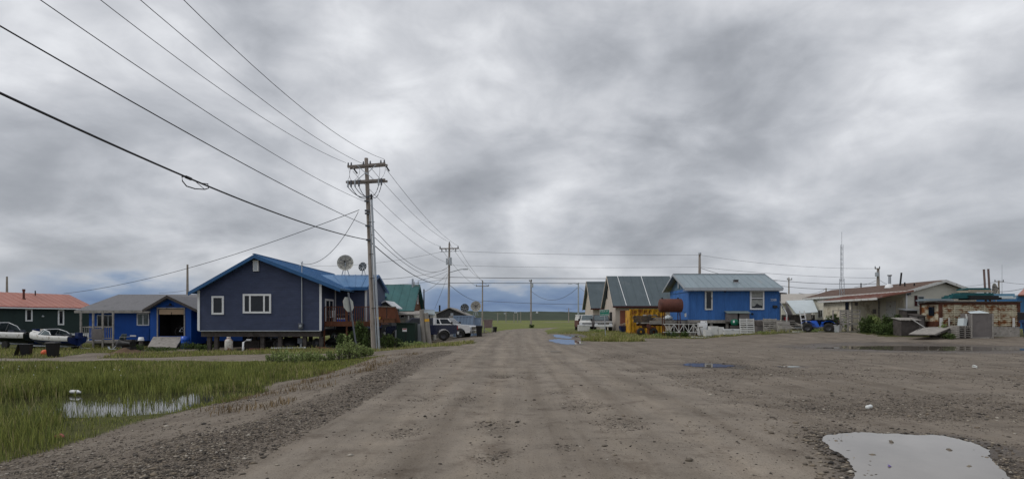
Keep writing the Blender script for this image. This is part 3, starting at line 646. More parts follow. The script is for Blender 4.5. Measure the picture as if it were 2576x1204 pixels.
# horizontal boards under the small window
MB().lap([(0,0),(X(376,D0)-X(345,D0),0),(X(376,D0)-X(345,D0),.95),(0,.95)], (X(345,D0),D0-.03,-.15), (1,0,0), (0,-1,0), .19, .03).build('board_patch', m_cobalt, t)
window(t, (X(345,D0),D0,Z(818,D0)), (1,0,0), (0,-1,0), X(376,D0)-X(345,D0), .93, .07, (.5,), name='window', gm=m_glassg)
window(t, (X(245,D0),D0,Z(823,D0)), (1,0,0), (0,-1,0), X(286,D0)-X(245,D0), .96, .045, (.33,.68), fm=m_galv, name='porch_window')
# garage
gz0, gz1, ga = -.35, Z(775,gf), Z(746,gf); gm_ = (xg0+xg1)/2
gar = MB().bx(xg0,dx0,gf,gf+.15,gz0,gz1).bx(dx1,xg1,gf,gf+.15,gz0,gz1).bx(dx0,dx1,gf,gf+.15,gz0,dz0).bx(dx0,dx1,gf,gf+.15,dz1,gz1+.02)
gar.prism([(xg0,gf,gz1+.02),(xg1,gf,gz1+.02),(gm_,gf,ga)],(0,.15,0)).bx(xg0,xg0+.12,gf+.15,D0,gz0,gz1).bx(xg1-.12,xg1,gf+.15,D0,gz0,gz1).build('garage_wall', m_cobalt, t)
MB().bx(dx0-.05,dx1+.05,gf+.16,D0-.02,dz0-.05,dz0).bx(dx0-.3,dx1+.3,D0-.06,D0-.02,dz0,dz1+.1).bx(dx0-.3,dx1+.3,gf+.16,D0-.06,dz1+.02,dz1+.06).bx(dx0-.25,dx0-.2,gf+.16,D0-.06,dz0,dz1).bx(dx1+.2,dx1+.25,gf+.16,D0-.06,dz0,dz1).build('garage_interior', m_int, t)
q = .09; fr = MB().bx(dx0-q,dx0,gf-.04,gf+.02,dz0-.02,dz1+q).bx(dx1,dx1+q,gf-.04,gf+.02,dz0-.02,dz1+q).bx(dx0,dx1,gf-.04,gf+.02,dz1,dz1+q).build('door_frame', m_wood, t)
MB().bx(dx0+.02,dx1-.02,gf+.05,gf+.09,dz1-.42,dz1-.03).build('garage_door', m_tan, t)
MB().bx(dx0+.95,dx0+.98,gf+.02,gf+.05,dz1-.4,dz1-.25).build('door_handle', m_black, t)
ea, eb = X(360,gf-.4), X(497,gf-.4); zf = gf-.45; ez = Z(778,zf); az_ = Z(743,zf)+.02
def gslab(mb, x0, z0, x1, z1, ya, yb, tk=.12): return mb.prism([(x0,ya,z0),(x1,ya,z1),(x1,ya,z1-tk),(x0,ya,z0-tk)],(0,yb-ya,0))
gr = MB(); gslab(gr, ea, ez, gm_, az_, zf, D0+3.2); gslab(gr, gm_, az_, eb, ez, zf, D0+3.2); grf = gr.build('garage_roof', m_shing, t)
fb = MB(); gslab(fb, ea, ez, gm_, az_, zf-.06, zf-.01, .2); gslab(fb, gm_, az_, eb, ez, zf-.06, zf-.01, .2); fb.build('barge_board', m_woodd, grf)
MB().bx(gm_-.3,gm_+.25,gf-.12,gf-.01,dz1+.2,dz1+.24).cyl((gm_,gf-.12,dz1+.32),(gm_,gf-.01,dz1+.32),.07).build('lamp', m_black, t)
# porch
pf = D0-2.6; pz = Z(857,pf); x0, x1 = X(205,pf), X(286,pf)
MB().bx(x0-.1,x1+.1,pf-.05,D0,pz-.14,pz).build('porch_floor', m_wood, t)
for px in (205,236,260,286): MB().bx(X(px,pf)-.05,X(px,pf)+.05,pf-.11,pf-.01,-.75,e0-.05).build('porch_post', m_wood, t)
rl = MB().bar((x0,pf,Z(822,pf)),(x1,pf,Z(822,pf)),.07).bar((x0,pf,Z(850,pf)),(x1,pf,Z(850,pf)),.06)
for i in range(15): rl.bar((x0+(x1-x0)*(i+.5)/15,pf,Z(850,pf)),(x0+(x1-x0)*(i+.5)/15,pf,Z(822,pf)),.03)
rl.build('porch_rail', m_wood, t)
MB().bx(X(235,pf),X(260,pf),pf-.15,pf-.12,Z(854,pf),Z(826,pf)).build('plywood_panel', m_plyg, t)
MB().bx(X(286,D0)-.04,X(286,D0)+.04,pf,D0,Z(823,D0),Z(819,D0)).build('handrail', m_wood, t)
MB().bx(X(328,D0),X(343,D0),D0-.05,D0-.01,Z(846,D0),Z(842,D0)).build('wall_plate', m_white, t)
# concrete block and ramp
t = thing('concrete_block', 'low pale concrete slab lying against cobalt house under the porch end', 'slab', (X(292,42.5),42.5,G(X(292,42.5),42.5)))
MB().box((0,0,.28),(1.2,.7,.56)).build('block', m_conc, t); MB().box((0,-.02,.585),(1.24,.78,.05)).build('cap', m_conc, t)
t = thing('garage_ramp', 'grey plank ramp leading up to the open garage door', 'ramp', (X(420,42),42,-.6), world=True)
MB().prism([(dx0-.3,gf-.1,dz0-.03),(dx1-.05,gf-.1,dz0-.03),(X(443,40.3),40.3,-.50),(X(372,40.3),40.3,-.42)],(0,0,-.09)).build('deck', m_wood, t)
MB().prism([(dx1-.08,gf-.1,dz0-.13),(X(443,40.3)-.02,40.3,-.59),(dx1-.08,gf-.1,-.6)],(-.1,0,0)).build('side_beam', m_woodd, t)
t = thing('bicycle', 'white framed bicycle leaning just inside the garage opening', 'bicycle', (dx1-.35, gf+.55, dz0), 1.2)
f = MB().tube([(-.35,0,.35),(-.15,0,.62),(.32,0,.66),(.1,0,.32),(-.35,0,.35)],.022).tube([(.1,0,.32),(-.15,0,.62)],.022).tube([(.4,0,.33),(.32,0,.75)],.02).build('frame', m_white, t)
for x in (-.38,.42):
    wmb = MB(); wmb.tube([(x+.31*math.cos(a*.3927),0,.33+.31*math.sin(a*.3927)) for a in range(17)],.022,5).build('wheel', m_rubber, t)
MB().bar((.3,-.25,.95),(.3,.25,.95),.03).bar((.32,0,.7),(.3,0,.95),.025).build('handlebar', m_chrome, t); MB().box((-.17,0,.72),(.24,.12,.05)).build('saddle', m_black, t)
t = thing('blue_barrel', 'bright blue plastic barrel beside the garage ramp', 'barrel', (X(466,41.4),41.4,G(X(466,41.4),41.4)))
MB().lathe([(0,0),(.27,0),(.3,.08),(.29,.3),(.31,.33),(.29,.36),(.29,.62),(.31,.65),(.29,.68),(.28,.9),(0,.92)]).build('body', m_atv, t); MB().cyl((.12,0,.91),(.12,0,.95),.04).build('bung', m_black, t)
# bucket on stump, dirt mound, snowmobile
t = thing('bucket', 'white bucket upturned over a weedy stump near the ramp', 'bucket', (X(355,38.5),38.5,G(X(355,38.5),38.5)))
MB().cyl((0,0,0),(0,0,.72),.15,.12).build('stump', m_woodd, t); MB().lathe([(.19,.70),(.19,.73),(.15,.93),(0,.94)]).build('pail', m_white, t)
def mound(name, label, cat, px, d, rx, ry, h, mat, seed):
    c = GP(px, d); V = []; n_ = 26
    for i in range(n_+1):
        for j in range(n_+1):
            a, b_ = -1+2*i/n_, -1+2*j/n_; q = math.hypot(a, b_)
            V.append((c.x+a*rx, c.y+b_*ry, c.z-.06+h*sm(1-q)*(1+.5*mnoise.noise(Vector((a*2.2,b_*2.2,seed))))+.12*h*mnoise.noise(Vector((a*6,b_*6,seed)))))
    ii = (np.arange(n_)[:,None]*(n_+1)+np.arange(n_)[None,:]).reshape(-1)
    return tag(rawmesh(name, np.array(V), np.stack([ii,ii+n_+1,ii+n_+2,ii+1],1), mat, smooth=True), label, cat)
mound('earth_mound', 'low brown earth mound with weeds under the black snowmobile', 'mound', 321, 35.6, 1.5, .9, .36, m_mud, 2)
t = thing('snowmobile', 'black snowmobile with clear windshield parked on brown dirt mound', 'snowmobile', (X(316,36),36,G(X(316,36),36)+.2), (0,0,2.7))
MB().loft([[(-.75,-.2,.25),(-.75,.2,.25),(-.75,.2,.5),(-.75,-.2,.5)],[(-.1,-.24,.22),(-.1,.24,.22),(-.1,.22,.55),(-.1,-.22,.55)],[(.35,-.3,.2),(.35,.3,.2),(.35,.24,.66),(.35,-.24,.66)],[(.75,-.26,.22),(.75,.26,.22),(.75,.16,.42),(.75,-.16,.42)]],close=True).build('cowl', m_black, t)
MB().loft([[(-.8,-.14,.5),(-.8,.14,.5),(-.8,.1,.66),(-.8,-.1,.66)],[(.0,-.14,.54),(.0,.14,.54),(.0,.1,.64),(.0,-.1,.64)]],close=True).build('seat', m_rubber, t)
MB().prism([(.32,-.22,.64),(.32,.22,.64),(.12,.15,1.0),(.12,-.15,1.0)],(.02,0,.01)).build('windshield', m_glassg, t)
MB().bar((.1,-.3,.82),(.1,.3,.82),.035).bar((.15,0,.6),(.1,0,.82),.04).build('handlebar', m_chrome, t)
MB().bx(-.8,.1,-.19,.19,0,.22).build('track', m_rubber, t)
for s in (-1,1): MB().bar((.25,s*.4,.05),(1.0,s*.4,.05),.1,.03).bar((1.0,s*.4,.05),(1.1,s*.4,.2),.1,.03).bar((.6,s*.4,.07),(.55,s*.2,.3),.04).build('ski', m_galv, t)
# ---- boats
def boat(name, label, loc, rz, L, Bm, hullm, topm, h, ws, trailer=True):
    t = thing(name, label, 'boat', loc, rz); z0 = .35
    secs = []; deck = []
    for f, b_, k_, g_ in ((-.5,.82,.0,.62),(-.25,.95,.0,.64),(0,1,.02,.68),(.2,.95,.06,.74),(.35,.72,.16,.82),(.45,.38,.34,.90),(.5,.04,.6,.95)):
        x = f*L; bb = b_*Bm/2; zg = z0+g_*h; zk = z0+k_*h; zc = zk+(zg-zk)*.32
        secs.append([(x,-bb,zg),(x,-bb*.93,zc+.1*h),(x,-bb*.8,zc),(x,0,zk),(x,bb*.8,zc),(x,bb*.93,zc+.1*h),(x,bb,zg)]); deck.append((x,bb,zg))
    MB().loft(secs).build('hull', hullm, t)
    rl = MB()
    for s in (-1,1): rl.loft([[(x,s*(b_+.02),z-.27*h),(x,s*(b_+.05),z-.20*h),(x,s*(b_+.05),z-.03),(x,s*(b_+.01),z+.07*h),(x,s*b_*.8,z+.09*h)] for x,b_,z in deck],caps=False)
    fd = [d for d in deck if d[0] > .02*L]
    rl.loft([[(x,-b_*.9,z+.08*h),(x,-b_*.4,z+.16*h),(x,0,z+.18*h),(x,b_*.4,z+.16*h),(x,b_*.9,z+.08*h)] for x,b_,z in fd]); rl.build('deck', topm, t)
    MB().bx(-.48*L,.04*L,-Bm*.40,Bm*.40,z0+.5*h,z0+.60*h).build('cockpit', m_int, t)
    xa, zb = .12*L, z0+.80*h
    fw = MB(); fw.prism([(xa+.25,-Bm*.36,zb),(xa+.25,Bm*.36,zb),(xa-.15,Bm*.3,zb+ws),(xa-.15,-Bm*.3,zb+ws)],(.02,0,.01))
    for s in (-1,1): fw.prism([(xa+.22,s*Bm*.38,zb),(xa-.17,s*Bm*.32,zb+ws),(xa-.75,s*Bm*.36,zb+ws*.55),(xa-.95,s*Bm*.40,zb-.02)],(0,s*.02,0))
    g = fw.build('windshield', m_glassg, t)
    fm = MB()
    for s in (-1,1): fm.tube([(xa+.25,s*Bm*.37,zb),(xa-.15,s*Bm*.31,zb+ws+.02),(xa-.75,s*Bm*.36,zb+ws*.57),(xa-.95,s*Bm*.41,zb)],.028,5).tube([(xa-.02,s*Bm*.395,zb),(xa-.3,s*Bm*.345,zb+ws*.85)],.025,5)
    fm.tube([(xa-.15,-Bm*.31,zb+ws+.02),(xa-.15,Bm*.31,zb+ws+.02)],.028,5).tube([(xa+.25,0,zb),(xa-.15,0,zb+ws+.02)],.022,5).build('frame', m_white, g)
    for y in (-.22,.22): MB().bx(-.2*L,-.12*L,y*Bm-.17,y*Bm+.17,z0+.55*h,z0+.68*h).bx(-.21*L,-.19*L,y*Bm-.17,y*Bm+.17,z0+.6*h,z0+.86*h).build('seat', m_insul, t)
    MB().box((-.53*L,0,z0+.75*h),(.3,.34,.4)).box((-.53*L,0,z0+.3*h),(.14,.12,.6)).build('outboard_motor', m_navyhull if topm != m_white else m_black, t)
    if trailer:
        for s in (-1,1): MB().bar((-.4*L,s*.35,.30),(.62*L,0,.32),.07).build('trailer_beam', m_galv, t)
        MB().bar((-.2*L,-.8,.26),(-.2*L,.8,.26),.06).build('trailer_axle', m_galv, t)
        for s in (-1,1): MB().cyl((-.2*L,s*.72,.26),(-.2*L,s*.9,.26),.26,n=16).build('wheel', m_rubber, t)
    return t
boat('motorboat', 'white topped runabout with navy hull beside the blue tarp bundle', (X(138,40),40,G(X(138,40),40)-.05), math.radians(168), 3.9, 1.7, m_navyhull, m_whitep, .95, .36)
boat('motorboat', 'dark green skiff with white framed windshield, cut by the photo edge', (X(14,41.5),41.5,G(X(14,41.5),41.5)+.05), math.radians(172), 4.8, 1.9, m_grhull, m_whitep, 1.1, .58)
t = thing('tarp_bundle', 'blue tarp bundle bulging between the two boats', 'tarp', (X(88,42),42,G(X(88,42),42)+.3))
mb = MB(); R_ = random.Random(4)
mb.lathe([(0,0),(.45,.05),(.56,.3),(.5,.62),(.3,.82),(0,.88)],n=14); mb.v = [(x*(1+.15*R_.uniform(-1,1)),y*(1+.15*R_.uniform(-1,1)),z+.04*R_.uniform(-1,1)) for x,y,z in mb.v]; mb.build('cover', m_bluet, t)
MB().tube([(.57*math.cos(a*.5236),.57*math.sin(a*.5236),.32) for a in range(13)],.018,5).build('rope', m_white, t)
MB().bx(-.4,.4,-.4,.4,-.35,.05).build('crate', m_woodd, t)
# ---- wheelie bins
def bin_(label, loc, rz, s=1., open_lid=False, name='wheelie_bin', m=None):
    t = thing(name, label, 'bin', loc, rz, 'black wheelie bins at the roadside'); m = m or m_black
    MB().loft([[(-.22*s,-.24*s,.04),(.22*s,-.24*s,.04),(.22*s,.24*s,.04),(-.22*s,.24*s,.04)],[(-.28*s,-.32*s,.92*s),(.28*s,-.32*s,.92*s),(.28*s,.32*s,.92*s),(-.28*s,.32*s,.92*s)]],close=True,smooth=False).bx(-.31*s,.31*s,-.35*s,.35*s,.90*s,.95*s).build('body', m, t)
    if open_lid: MB().prism([(-.3*s,.36*s,.95*s),(.3*s,.36*s,.95*s),(.34*s,.62*s,.1),(-.3*s,.6*s,.1)],(0,.03,0)).build('lid', m, t)
    else: MB().loft([[(-.32*s,-.38*s,.955*s),(.32*s,-.38*s,.955*s),(.32*s,.36*s,.955*s),(-.32*s,.36*s,.955*s)],[(-.26*s,-.3*s,1.03*s),(.26*s,-.3*s,1.03*s),(.26*s,.3*s,1.03*s),(-.26*s,.3*s,1.03*s)]],close=True,smooth=False).build('lid', m, t)
    MB().bar((-.22*s,.42*s,.9*s),(.22*s,.42*s,.9*s),.035).build('handle', m, t)
    for q in (-1,1): MB().cyl((q*.18*s,.26*s,.1),(q*.24*s,.26*s,.1),.1,n=12).build('wheel', m_rubber, t)
    return t
bin_('black wheelie bin with its lid hanging open, beneath the green skiff', (X(66,32.2),32.2,G(X(66,32.2),32.2)), 1.9, .78, True)
bin_('black wheelie bin closed, beside the orange buoy and white runabout', (X(133,32.0),32.,G(X(133,32),32)), .2, .84)
t = thing('orange_buoy', 'orange mooring buoy lying in grass beside the black bin', 'buoy', (X(113,33.5),33.5,G(X(113,33.5),33.5)+.17), (0,1.2,.4))
MB().lathe([(0,-.2),(.12,-.17),(.19,-.05),(.18,.06),(.1,.17),(.04,.22),(0,.23)],n=16).build('float', m_orange, t); MB().cyl((0,0,.2),(0,0,.3),.045).build('eyelet', m_white, t)
t = thing('fallen_board', 'small white board lying in grass under the porch post', 'board', (X(216,40.5),40.5,G(X(216,40.5),40.5)+.09), (0,.06,.5))
MB().box((0,0,0),(.55,.3,.04)).build('board', m_white, t); MB().box((.1,0,-.06),(.4,.08,.07)).build('batten', m_wood, t)
# ================================================================ NAVY HOUSE
D1 = 38.; x0, x1 = X(499,D1), X(808,D1); zb, ze, za = Z(830.5,D1), Z(727,D1), Z(651,D1); xm = X(640,D1); zd = D1-.45
t = thing('navy_house', 'navy lap sided house on piers with blue metal roof', 'house', ((x0+x1)/2, D1, zb), 0, world=True)
zl = Z(734,D1)+.0
_zr, _xr = Z(640,D1-.45)+.02-.14, X(639.5,D1-.45)
zeL = _zr-(_xr-x0)*(Z(640,zd)-Z(733.5,zd))/(_xr-X(474,zd)); zeR = _zr-(x1-_xr)*(Z(640,zd)-Z(724,zd))/(X(856,zd)-_xr)
xm, za = _xr, _zr; ze = zeL
gw = MB().lap([(0,0),(x1-x0,0),(x1-x0,zeR-zb),(xm-x0,za-zb),(0,zeL-zb)], (x0,D1,zb), (1,0,0), (0,-1,0), .118, .03)
gw.prism([(x0,D1+.01,zb),(x1,D1+.01,zb),(x1,D1+.01,zeR),(xm,D1+.01,za),(x0,D1+.01,ze)],(0,.18,0)).bx(x0,x0+.15,D1+.19,D1+16,zb,ze).bx(x1-.15,x1,D1+.19,D1+16,zb,zeR).build('wall', m_navy, t)
MB().bx(x0-.03,x0+.12,D1-.07,D1-.031,zb,ze).build('corner_trim', m_white, t); MB().bx(x1-.1,x1+.05,D1-.07,D1-.031,zb,zeR-.03).build('corner_trim', m_white, t)
MB().bx(x0,x1,D1-.05,D1+.0,zb-.06,zb-.003).build('base_trim', m_galv, t)
MB().bx(x0+.1,x1-.1,D1+.15,D1+.35,zb-.42,zb-.07).bx(x0+.3,x0+.5,D1+.4,D1+15,zb-.4,zb-.07).bx(x1-.5,x1-.3,D1+.4,D1+15,zb-.4,zb-.07).bx(x0+.05,x1-.05,D1+.36,D1+15.9,zb-.068,zb-.02).build('floor_beam', m_woodd, t)
for px in (520,538,655,700,762,804):
    for dd in (.25, 6., 12.): MB().bx(X(px,D1)-.12,X(px,D1)+.12,D1+dd,D1+dd+.25,-.85,zb-.425).build('pier', m_woodd, t)
el_ = X(474,zd); er = X(856,zd)
zr = Z(640,zd)+.02; zel, zer = Z(733.5,zd), Z(724,zd)
yb = D1+16.3
rf = MB().slab((el_,zd,zel),(el_,yb,zel),(X(639.5,zd),yb,zr),(X(639.5,zd),zd,zr),.13,rib=.5,rh=.025,rw=.03).slab((er,yb,zer),(er,zd,zer),(X(639.5,zd),zd,zr),(X(639.5,zd),yb,zr),.13,rib=.5,rh=.025,rw=.03).build('roof', m_bluemet, t)
fb = MB(); gslab(fb, el_, zel-.01, X(639.5,zd), zr-.01, zd-.06, zd-.012, .24); gslab(fb, X(639.5,zd), zr-.01, er, zer-.01, zd-.06, zd-.012, .24); fb.build('barge_board', m_navy2, rf)
MB().bx(X(639.5,zd)-.09,X(639.5,zd)+.09,zd-.07,yb,zr+.0,zr+.05).build('ridge_cap', m_bluemet, rf)
window(t, (X(533.5,D1),D1-.01,Z(790.5,D1)), (1,0,0), (0,-1,0), .81, 1.23, .12, (), depth=.07)
window(t, (X(612,D1),D1-.01,Z(787.5,D1)), (1,0,0), (0,-1,0), 1.88, 1.29, .12, (.25,.75), depth=.07)
vn = MB().bx(X(639,D1),X(652.5,D1),D1-.16,D1-.02,Z(682,D1),Z(655,D1)).build('gable_vent', m_white, t)
MB().bx(X(640.5,D1),X(649.5,D1),D1-.165,D1-.162,Z(680,D1),Z(659,D1)).build('louvre_panel', m_galv, vn)
xm_ = X(760.5,D1)
me_ = MB().cyl((xm_,D1-.09,Z(813,D1)),(xm_,D1-.09,Z(661,D1)),.035,n=8).lathe([(.09,0),(.07,.08),(0,.12)],(xm_,D1-.09,Z(661,D1))).cyl((xm_-.2,D1-.09,Z(668,D1)),(xm_+.1,D1-.09,Z(668,D1)),.02).build('service_mast', m_galv, t)
mt = MB().bx(X(753,D1),X(763.5,D1),D1-.2,D1-.03,Z(826.5,D1),Z(812,D1)).build('meter_box', m_insul, t); MB().cyl((X(759,D1),D1-.26,Z(819,D1)),(X(759,D1),D1-.2,Z(819,D1)),.09).build('meter_dial', m_galv, mt)
# wing
W0 = 41.; wx0, wx1 = x1-.15, X(922,W0); wz = zb+.05; we = Z(722,W0); wr = Z(691,44.)
ww = MB().lap([(0,0),(wx1-wx0,0),(wx1-wx0,we-wz),(0,we-wz)], (wx0,W0,wz), (1,0,0), (0,-1,0), .118, .03).bx(wx0,wx1,W0+.01,W0+.2,wz,we)
ww.prism([(wx1-.001,W0+.01,wz),(wx1-.001,W0+6,wz),(wx1-.001,W0+6,we),(wx1-.001,W0+3,wr-.2),(wx1-.001,W0+.01,we)],(-.15,0,0)); ww.build('wing_wall', m_navy, t)
MB().bx(wx1-.1,wx1+.04,W0-.07,W0-.031,wz,we).build('corner_trim', m_white, t)
MB().bx(X(844,W0)-.05,X(844,W0)+.05,W0-.07,W0-.031,wz,we-.02).build('door_trim', m_white, t)
a0, a1 = wx0-1.5, X(953,44.)
wf = MB().slab((X(850,W0-.45),W0-.5,we-.02),(a1,W0-.5,we-.02),(a1,W0+3,wr),(X(808,44.),W0+3,wr),.12,rib=.42,rh=.03,rw=.03).slab((a1,W0+6.5,we-.02),(a0,W0+6.5,we-.02),(a0,W0+3,wr),(a1,W0+3,wr),.12,rib=.42,rh=.03,rw=.03).build('wing_roof', m_bluemet, t)
MB().bx(X(850,W0-.45),a1,W0-.57,W0-.51,we-.24,we-.01).build('fascia', m_navy2, wf)
bb = MB(); 
for ya, yb_ in ((W0-.5,W0+3),(W0+6.5,W0+3)): bb.prism([(a1+.005,ya,we-.02),(a1+.005,yb_,wr),(a1+.005,yb_,wr-.2),(a1+.005,ya,we-.22)],(.04,0,0))
bb.build('barge_board', m_navy2, wf)
window(t, (x1+.002,38.75,zb+.1), (0,1,0), (1,0,0), 1.75, 2.05, .13, (.5,), name='french_door', depth=.05)
# deck
dz = Z(813,W0-2.2); dfx0, dfx1, dy = x1+.06, X(960,38.8), 38.6
t = thing('timber_deck', 'red brown stained timber deck with baluster railing beside the navy house', 'deck', ((dfx0+dfx1)/2, dy, -.5), 0, world=True)
MB().bx(dfx0,dfx1,dy,W0-.05,dz-.08,dz).build('floor', m_deck, t); MB().bx(dfx0,dfx1,dy-.06,dy-.003,Z(820,dy),Z(810,dy)).build('fascia', m_deck, t)
rt = Z(771,dy); xs_ = X(936,dy)
r = MB().bar((dfx0,dy+.05,rt),(xs_,dy+.05,rt),.12,.05).bar((dfx0,dy+.05,dz+.1),(xs_,dy+.05,dz+.1),.05,.09)
i = dfx0+.12
while i < xs_-.02: r.bar((i,dy+.05,dz+.1),(i,dy+.05,rt),.045,.035); i += .155
r.build('railing', m_deck, t)
for px in (815,872,936): MB().bx(X(px,dy)-.05,X(px,dy)+.05,dy,dy+.1,-.8,rt-.03).build('post', m_deck, t)
for a, b_ in ((940,972),(974,996)): MB().bx(X(a,dy),X(b_,dy),dy-.02,dy+.03,Z(811,dy),Z(771.5,dy)).build('side_panel', m_deck, t)
MB().prism([(X(996.5,dy),dy,Z(772,dy)),(X(1008,dy),dy,Z(811,dy)),(X(996.5,dy),dy,Z(811,dy))],(0,.05,0)).build('stair_panel', m_deck, t)
MB().bar((X(938,dy),dy,rt+.02),(X(996,dy),dy,rt-.0),.14,.05).build('rail_cap', m_wood, t)
t = thing('planter_box', 'small wooden planter box hung on deck side panel, holding a tan pot', 'planter', (X(950,dy),dy-.22,Z(811,dy)), 0)
MB().bx(-.5,.45,-.16,.16,0,.2).build('box', m_board, t); MB().lathe([(.1,.2),(.16,.38),(.13,.38)],(.1,0,0)).build('pot', m_yel, t)
t = thing('planter_box', 'plain wooden planter box at the outer end of the deck panels', 'planter', (X(981,dy),dy-.22,Z(811,dy)), 0)
MB().bx(-.35,.35,-.16,.16,0,.26).build('box', m_board, t); MB().bx(-.38,.38,-.19,.19,.26,.3).build('rim', m_board, t)
t = thing('patio_chair', 'white plastic chair standing on timber deck behind railing', 'chair', (X(833,39.8),39.8,dz), .3)
MB().bx(-.25,.25,-.25,.25,.40,.45).build('seat', m_white, t); MB().box((0,.25,.68),(.5,.04,.45),(.15,0,0)).build('backrest', m_white, t)
for a in (-.22,.22):
    for b_ in (-.22,.22): MB().bar((a,b_,0),(a,b_,.4),.04).build('leg', m_white, t)
t = thing('folding_table', 'pale folding table standing beside the railing near the deck middle', 'table', (X(868,39.7),39.7,dz), 0)
MB().bx(-.5,.5,-.3,.3,.6,.64).build('top', m_wood, t)
for a in (-.42,.42): MB().bar((a,-.25,0),(a,.25,.6),.04).bar((a,.25,0),(a,-.25,.6),.04).build('leg', m_wood, t)
t = thing('cooler', 'small blue cooler box on the timber deck floor', 'cooler', (X(860,39.),39.,dz), 0)
MB().bx(-.28,.28,-.18,.18,0,.3).build('body', m_atv, t); MB().bx(-.29,.29,-.19,.19,.3,.37).build('lid', m_white, t)
# under-house items
gz = G(X(575,37.6),37.6)
t = thing('propane_tank', 'white propane cylinder with rust streaks under the navy house', 'gas cylinder', (X(575.5,37.6),37.6,gz+.05))
MB().lathe([(0,0),(.2,0),(.25,.06),(.25,.62),(.21,.72),(.1,.78),(0,.79)],n=18).build('body', m_propane, t); MB().lathe([(.12,.76),(.12,.9),(.09,.9)],n=12).build('collar', m_propane, t); MB().cyl((0,0,.79),(0,0,.88),.03).build('valve', m_chrome, t)
t = thing('drain_pipe', 'white bent drain pipe coming down from the navy house floor', 'pipe', (X(614,37.9),37.9,gz))
MB().tube([(.35,.2,.72),(.12,.1,.72),(-.05,0,.58),(-.08,0,0)],.065,10).build('pipe', m_white, t); MB().cyl((.30,.18,.72),(.38,.22,.72),.085).build('coupling', m_galv, t)
def junk(name, label, cat, px, d, build, rz=0, z=None):
    t = thing(name, label, cat, (X(px,d), d, G(X(px,d),d) if z is None else z), rz); build(t); return t
def planks(n_, L_, w_, m, seed):
    def f(t):
        r = random.Random(seed)
        for i in range(n_): MB().box((r.uniform(-.2,.2),(i%3)*w_*1.1-w_,.03+.05*(i//3)),(L_*r.uniform(.75,1),w_,.045),(0,r.uniform(-.02,.02),r.uniform(-.06,.06))).build('plank', m, t)
    return f
junk('plank_pile', 'reddish brown planks lying under the navy house', 'planks', 657, 37.0, planks(6,1.4,.14,m_redplank,1))
junk('long_pipe', 'long pale grey pipe lying along the front of the navy house piers', 'pipe', 725, 37.2, lambda t: (MB().cyl((-1.1,0,.07),(1.1,.1,.09),.05).build('pipe', m_galv, t), MB().cyl((1.02,.1,.09),(1.14,.1,.09),.065).build('coupling', m_galv, t)))
junk('plank_pile', 'short red brown boards on ground near the deck corner', 'planks', 812, 37.4, planks(4,.8,.16,m_redplank,2))
def sled(t):
    for s in (-1,1): MB().tube([(-.8,s*.3,.05),(.6,s*.3,.05),(.85,s*.3,.2),(.95,s*.3,.45)],.035,6).build('runner', m_galv, t)
    for i in range(6): MB().bx(-.7+i*.22,-.6+i*.22,-.32,.32,.25,.28).build('slat', m_woodd, t)
    MB().bar((-.8,-.3,.05),(-.8,-.3,.9),.04).bar((-.8,.3,.05),(-.8,.3,.9),.04).bar((-.8,-.3,.9),(-.8,.3,.9),.04).build('handle', m_galv, t)
junk('cargo_sled', 'old cargo sled with metal runners stored between house piers', 'sled', 712, 41, sled, .3); 
junk('black_tote', 'large black tote stored in the shade under navy house', 'tote', 690, 40, lambda t: (MB().loft([[(-.6,-.4,0),(.6,-.4,0),(.6,.4,0),(-.6,.4,0)],[(-.7,-.5,.5),(.7,-.5,.5),(.7,.5,.5),(-.7,.5,.5)]],close=True,smooth=False).build('body', m_black, t), MB().bx(-.74,.74,-.54,.54,.5,.56).build('lid', m_black, t)))
junk('oil_drum', 'dark drum standing under the navy house between the piers', 'drum', 745, 39.5, lambda t: (MB().lathe([(0,0),(.28,0),(.28,.28),(.3,.3),(.28,.32),(.28,.82),(0,.82)]).build('body', m_rustd, t), MB().lathe([(.29,.8),(.3,.84),(.27,.84)]).build('rim', m_black, t)))
# satellite dishes on the wing roof
def dish(label, loc, az, tilt, R, mat, tripod, name='satellite_dish', rim=True):
    t = thing(name, label, 'satellite dish', loc, az)
    h = tripod; T = Matrix.Translation((0,0,h)) @ Matrix.Rotation(tilt, 4, 'X')       # opens toward -y, raised by the tilt
    b_ = MB(); b_.T = T; b_.lathe([(0,.22*R),(R*.35,.19*R),(R*.7,.11*R),(R,0),(R*1.02,-.01),(R,.02),(R*.7,.14*R),(0,.26*R)],n=28,axis='y')
    b_.v = [tuple(v) for v in b_.v]; b_.build('reflector', mat, t)
    rb = MB(); rb.T = T
    for i in range(8):
        a = i*math.pi/4; rb.bar((0,.21*R,0),(R*math.cos(a),.0,R*math.sin(a)),.03,.02,up=(0,1,0))
    for q in (.4,.75): rb.tube([(R*q*math.cos(a*.2618),.17*R*(1-q*.8)-.005,R*q*math.sin(a*.2618)) for a in range(25)],.012,4)
    rb.build('rib', m_galv if mat is m_dishd else m_wood, t)
    fd = MB(); fd.T = T; fd.cyl((0,-.62*R,0),(0,-.5*R,0),.09*R+.02)
    for a in (.5,2.6,4.7): fd.bar((R*.8*math.cos(a),.0,R*.8*math.sin(a)),(0,-.55*R,0),.02)
    fd.build('feed_horn', m_black, t)
    for a in (.6,2.7,4.7): MB().bar((0,.1,h),(.55*R*math.cos(a)+0,.1+.45*R*math.sin(a),0),.045).build('leg', m_galv, t)
    MB().cyl((0,.12,h-.3*R),(0,.26*R+.02,h),.07).build('mount', m_black, t)
    return t
zrf = wr
dish('big cream mesh satellite dish on the navy house wing roof', (X(868.5,43.4),43.4,zrf-.12), .15, -.15, .60, m_dish, Z(659,43.2)-zrf+.1)
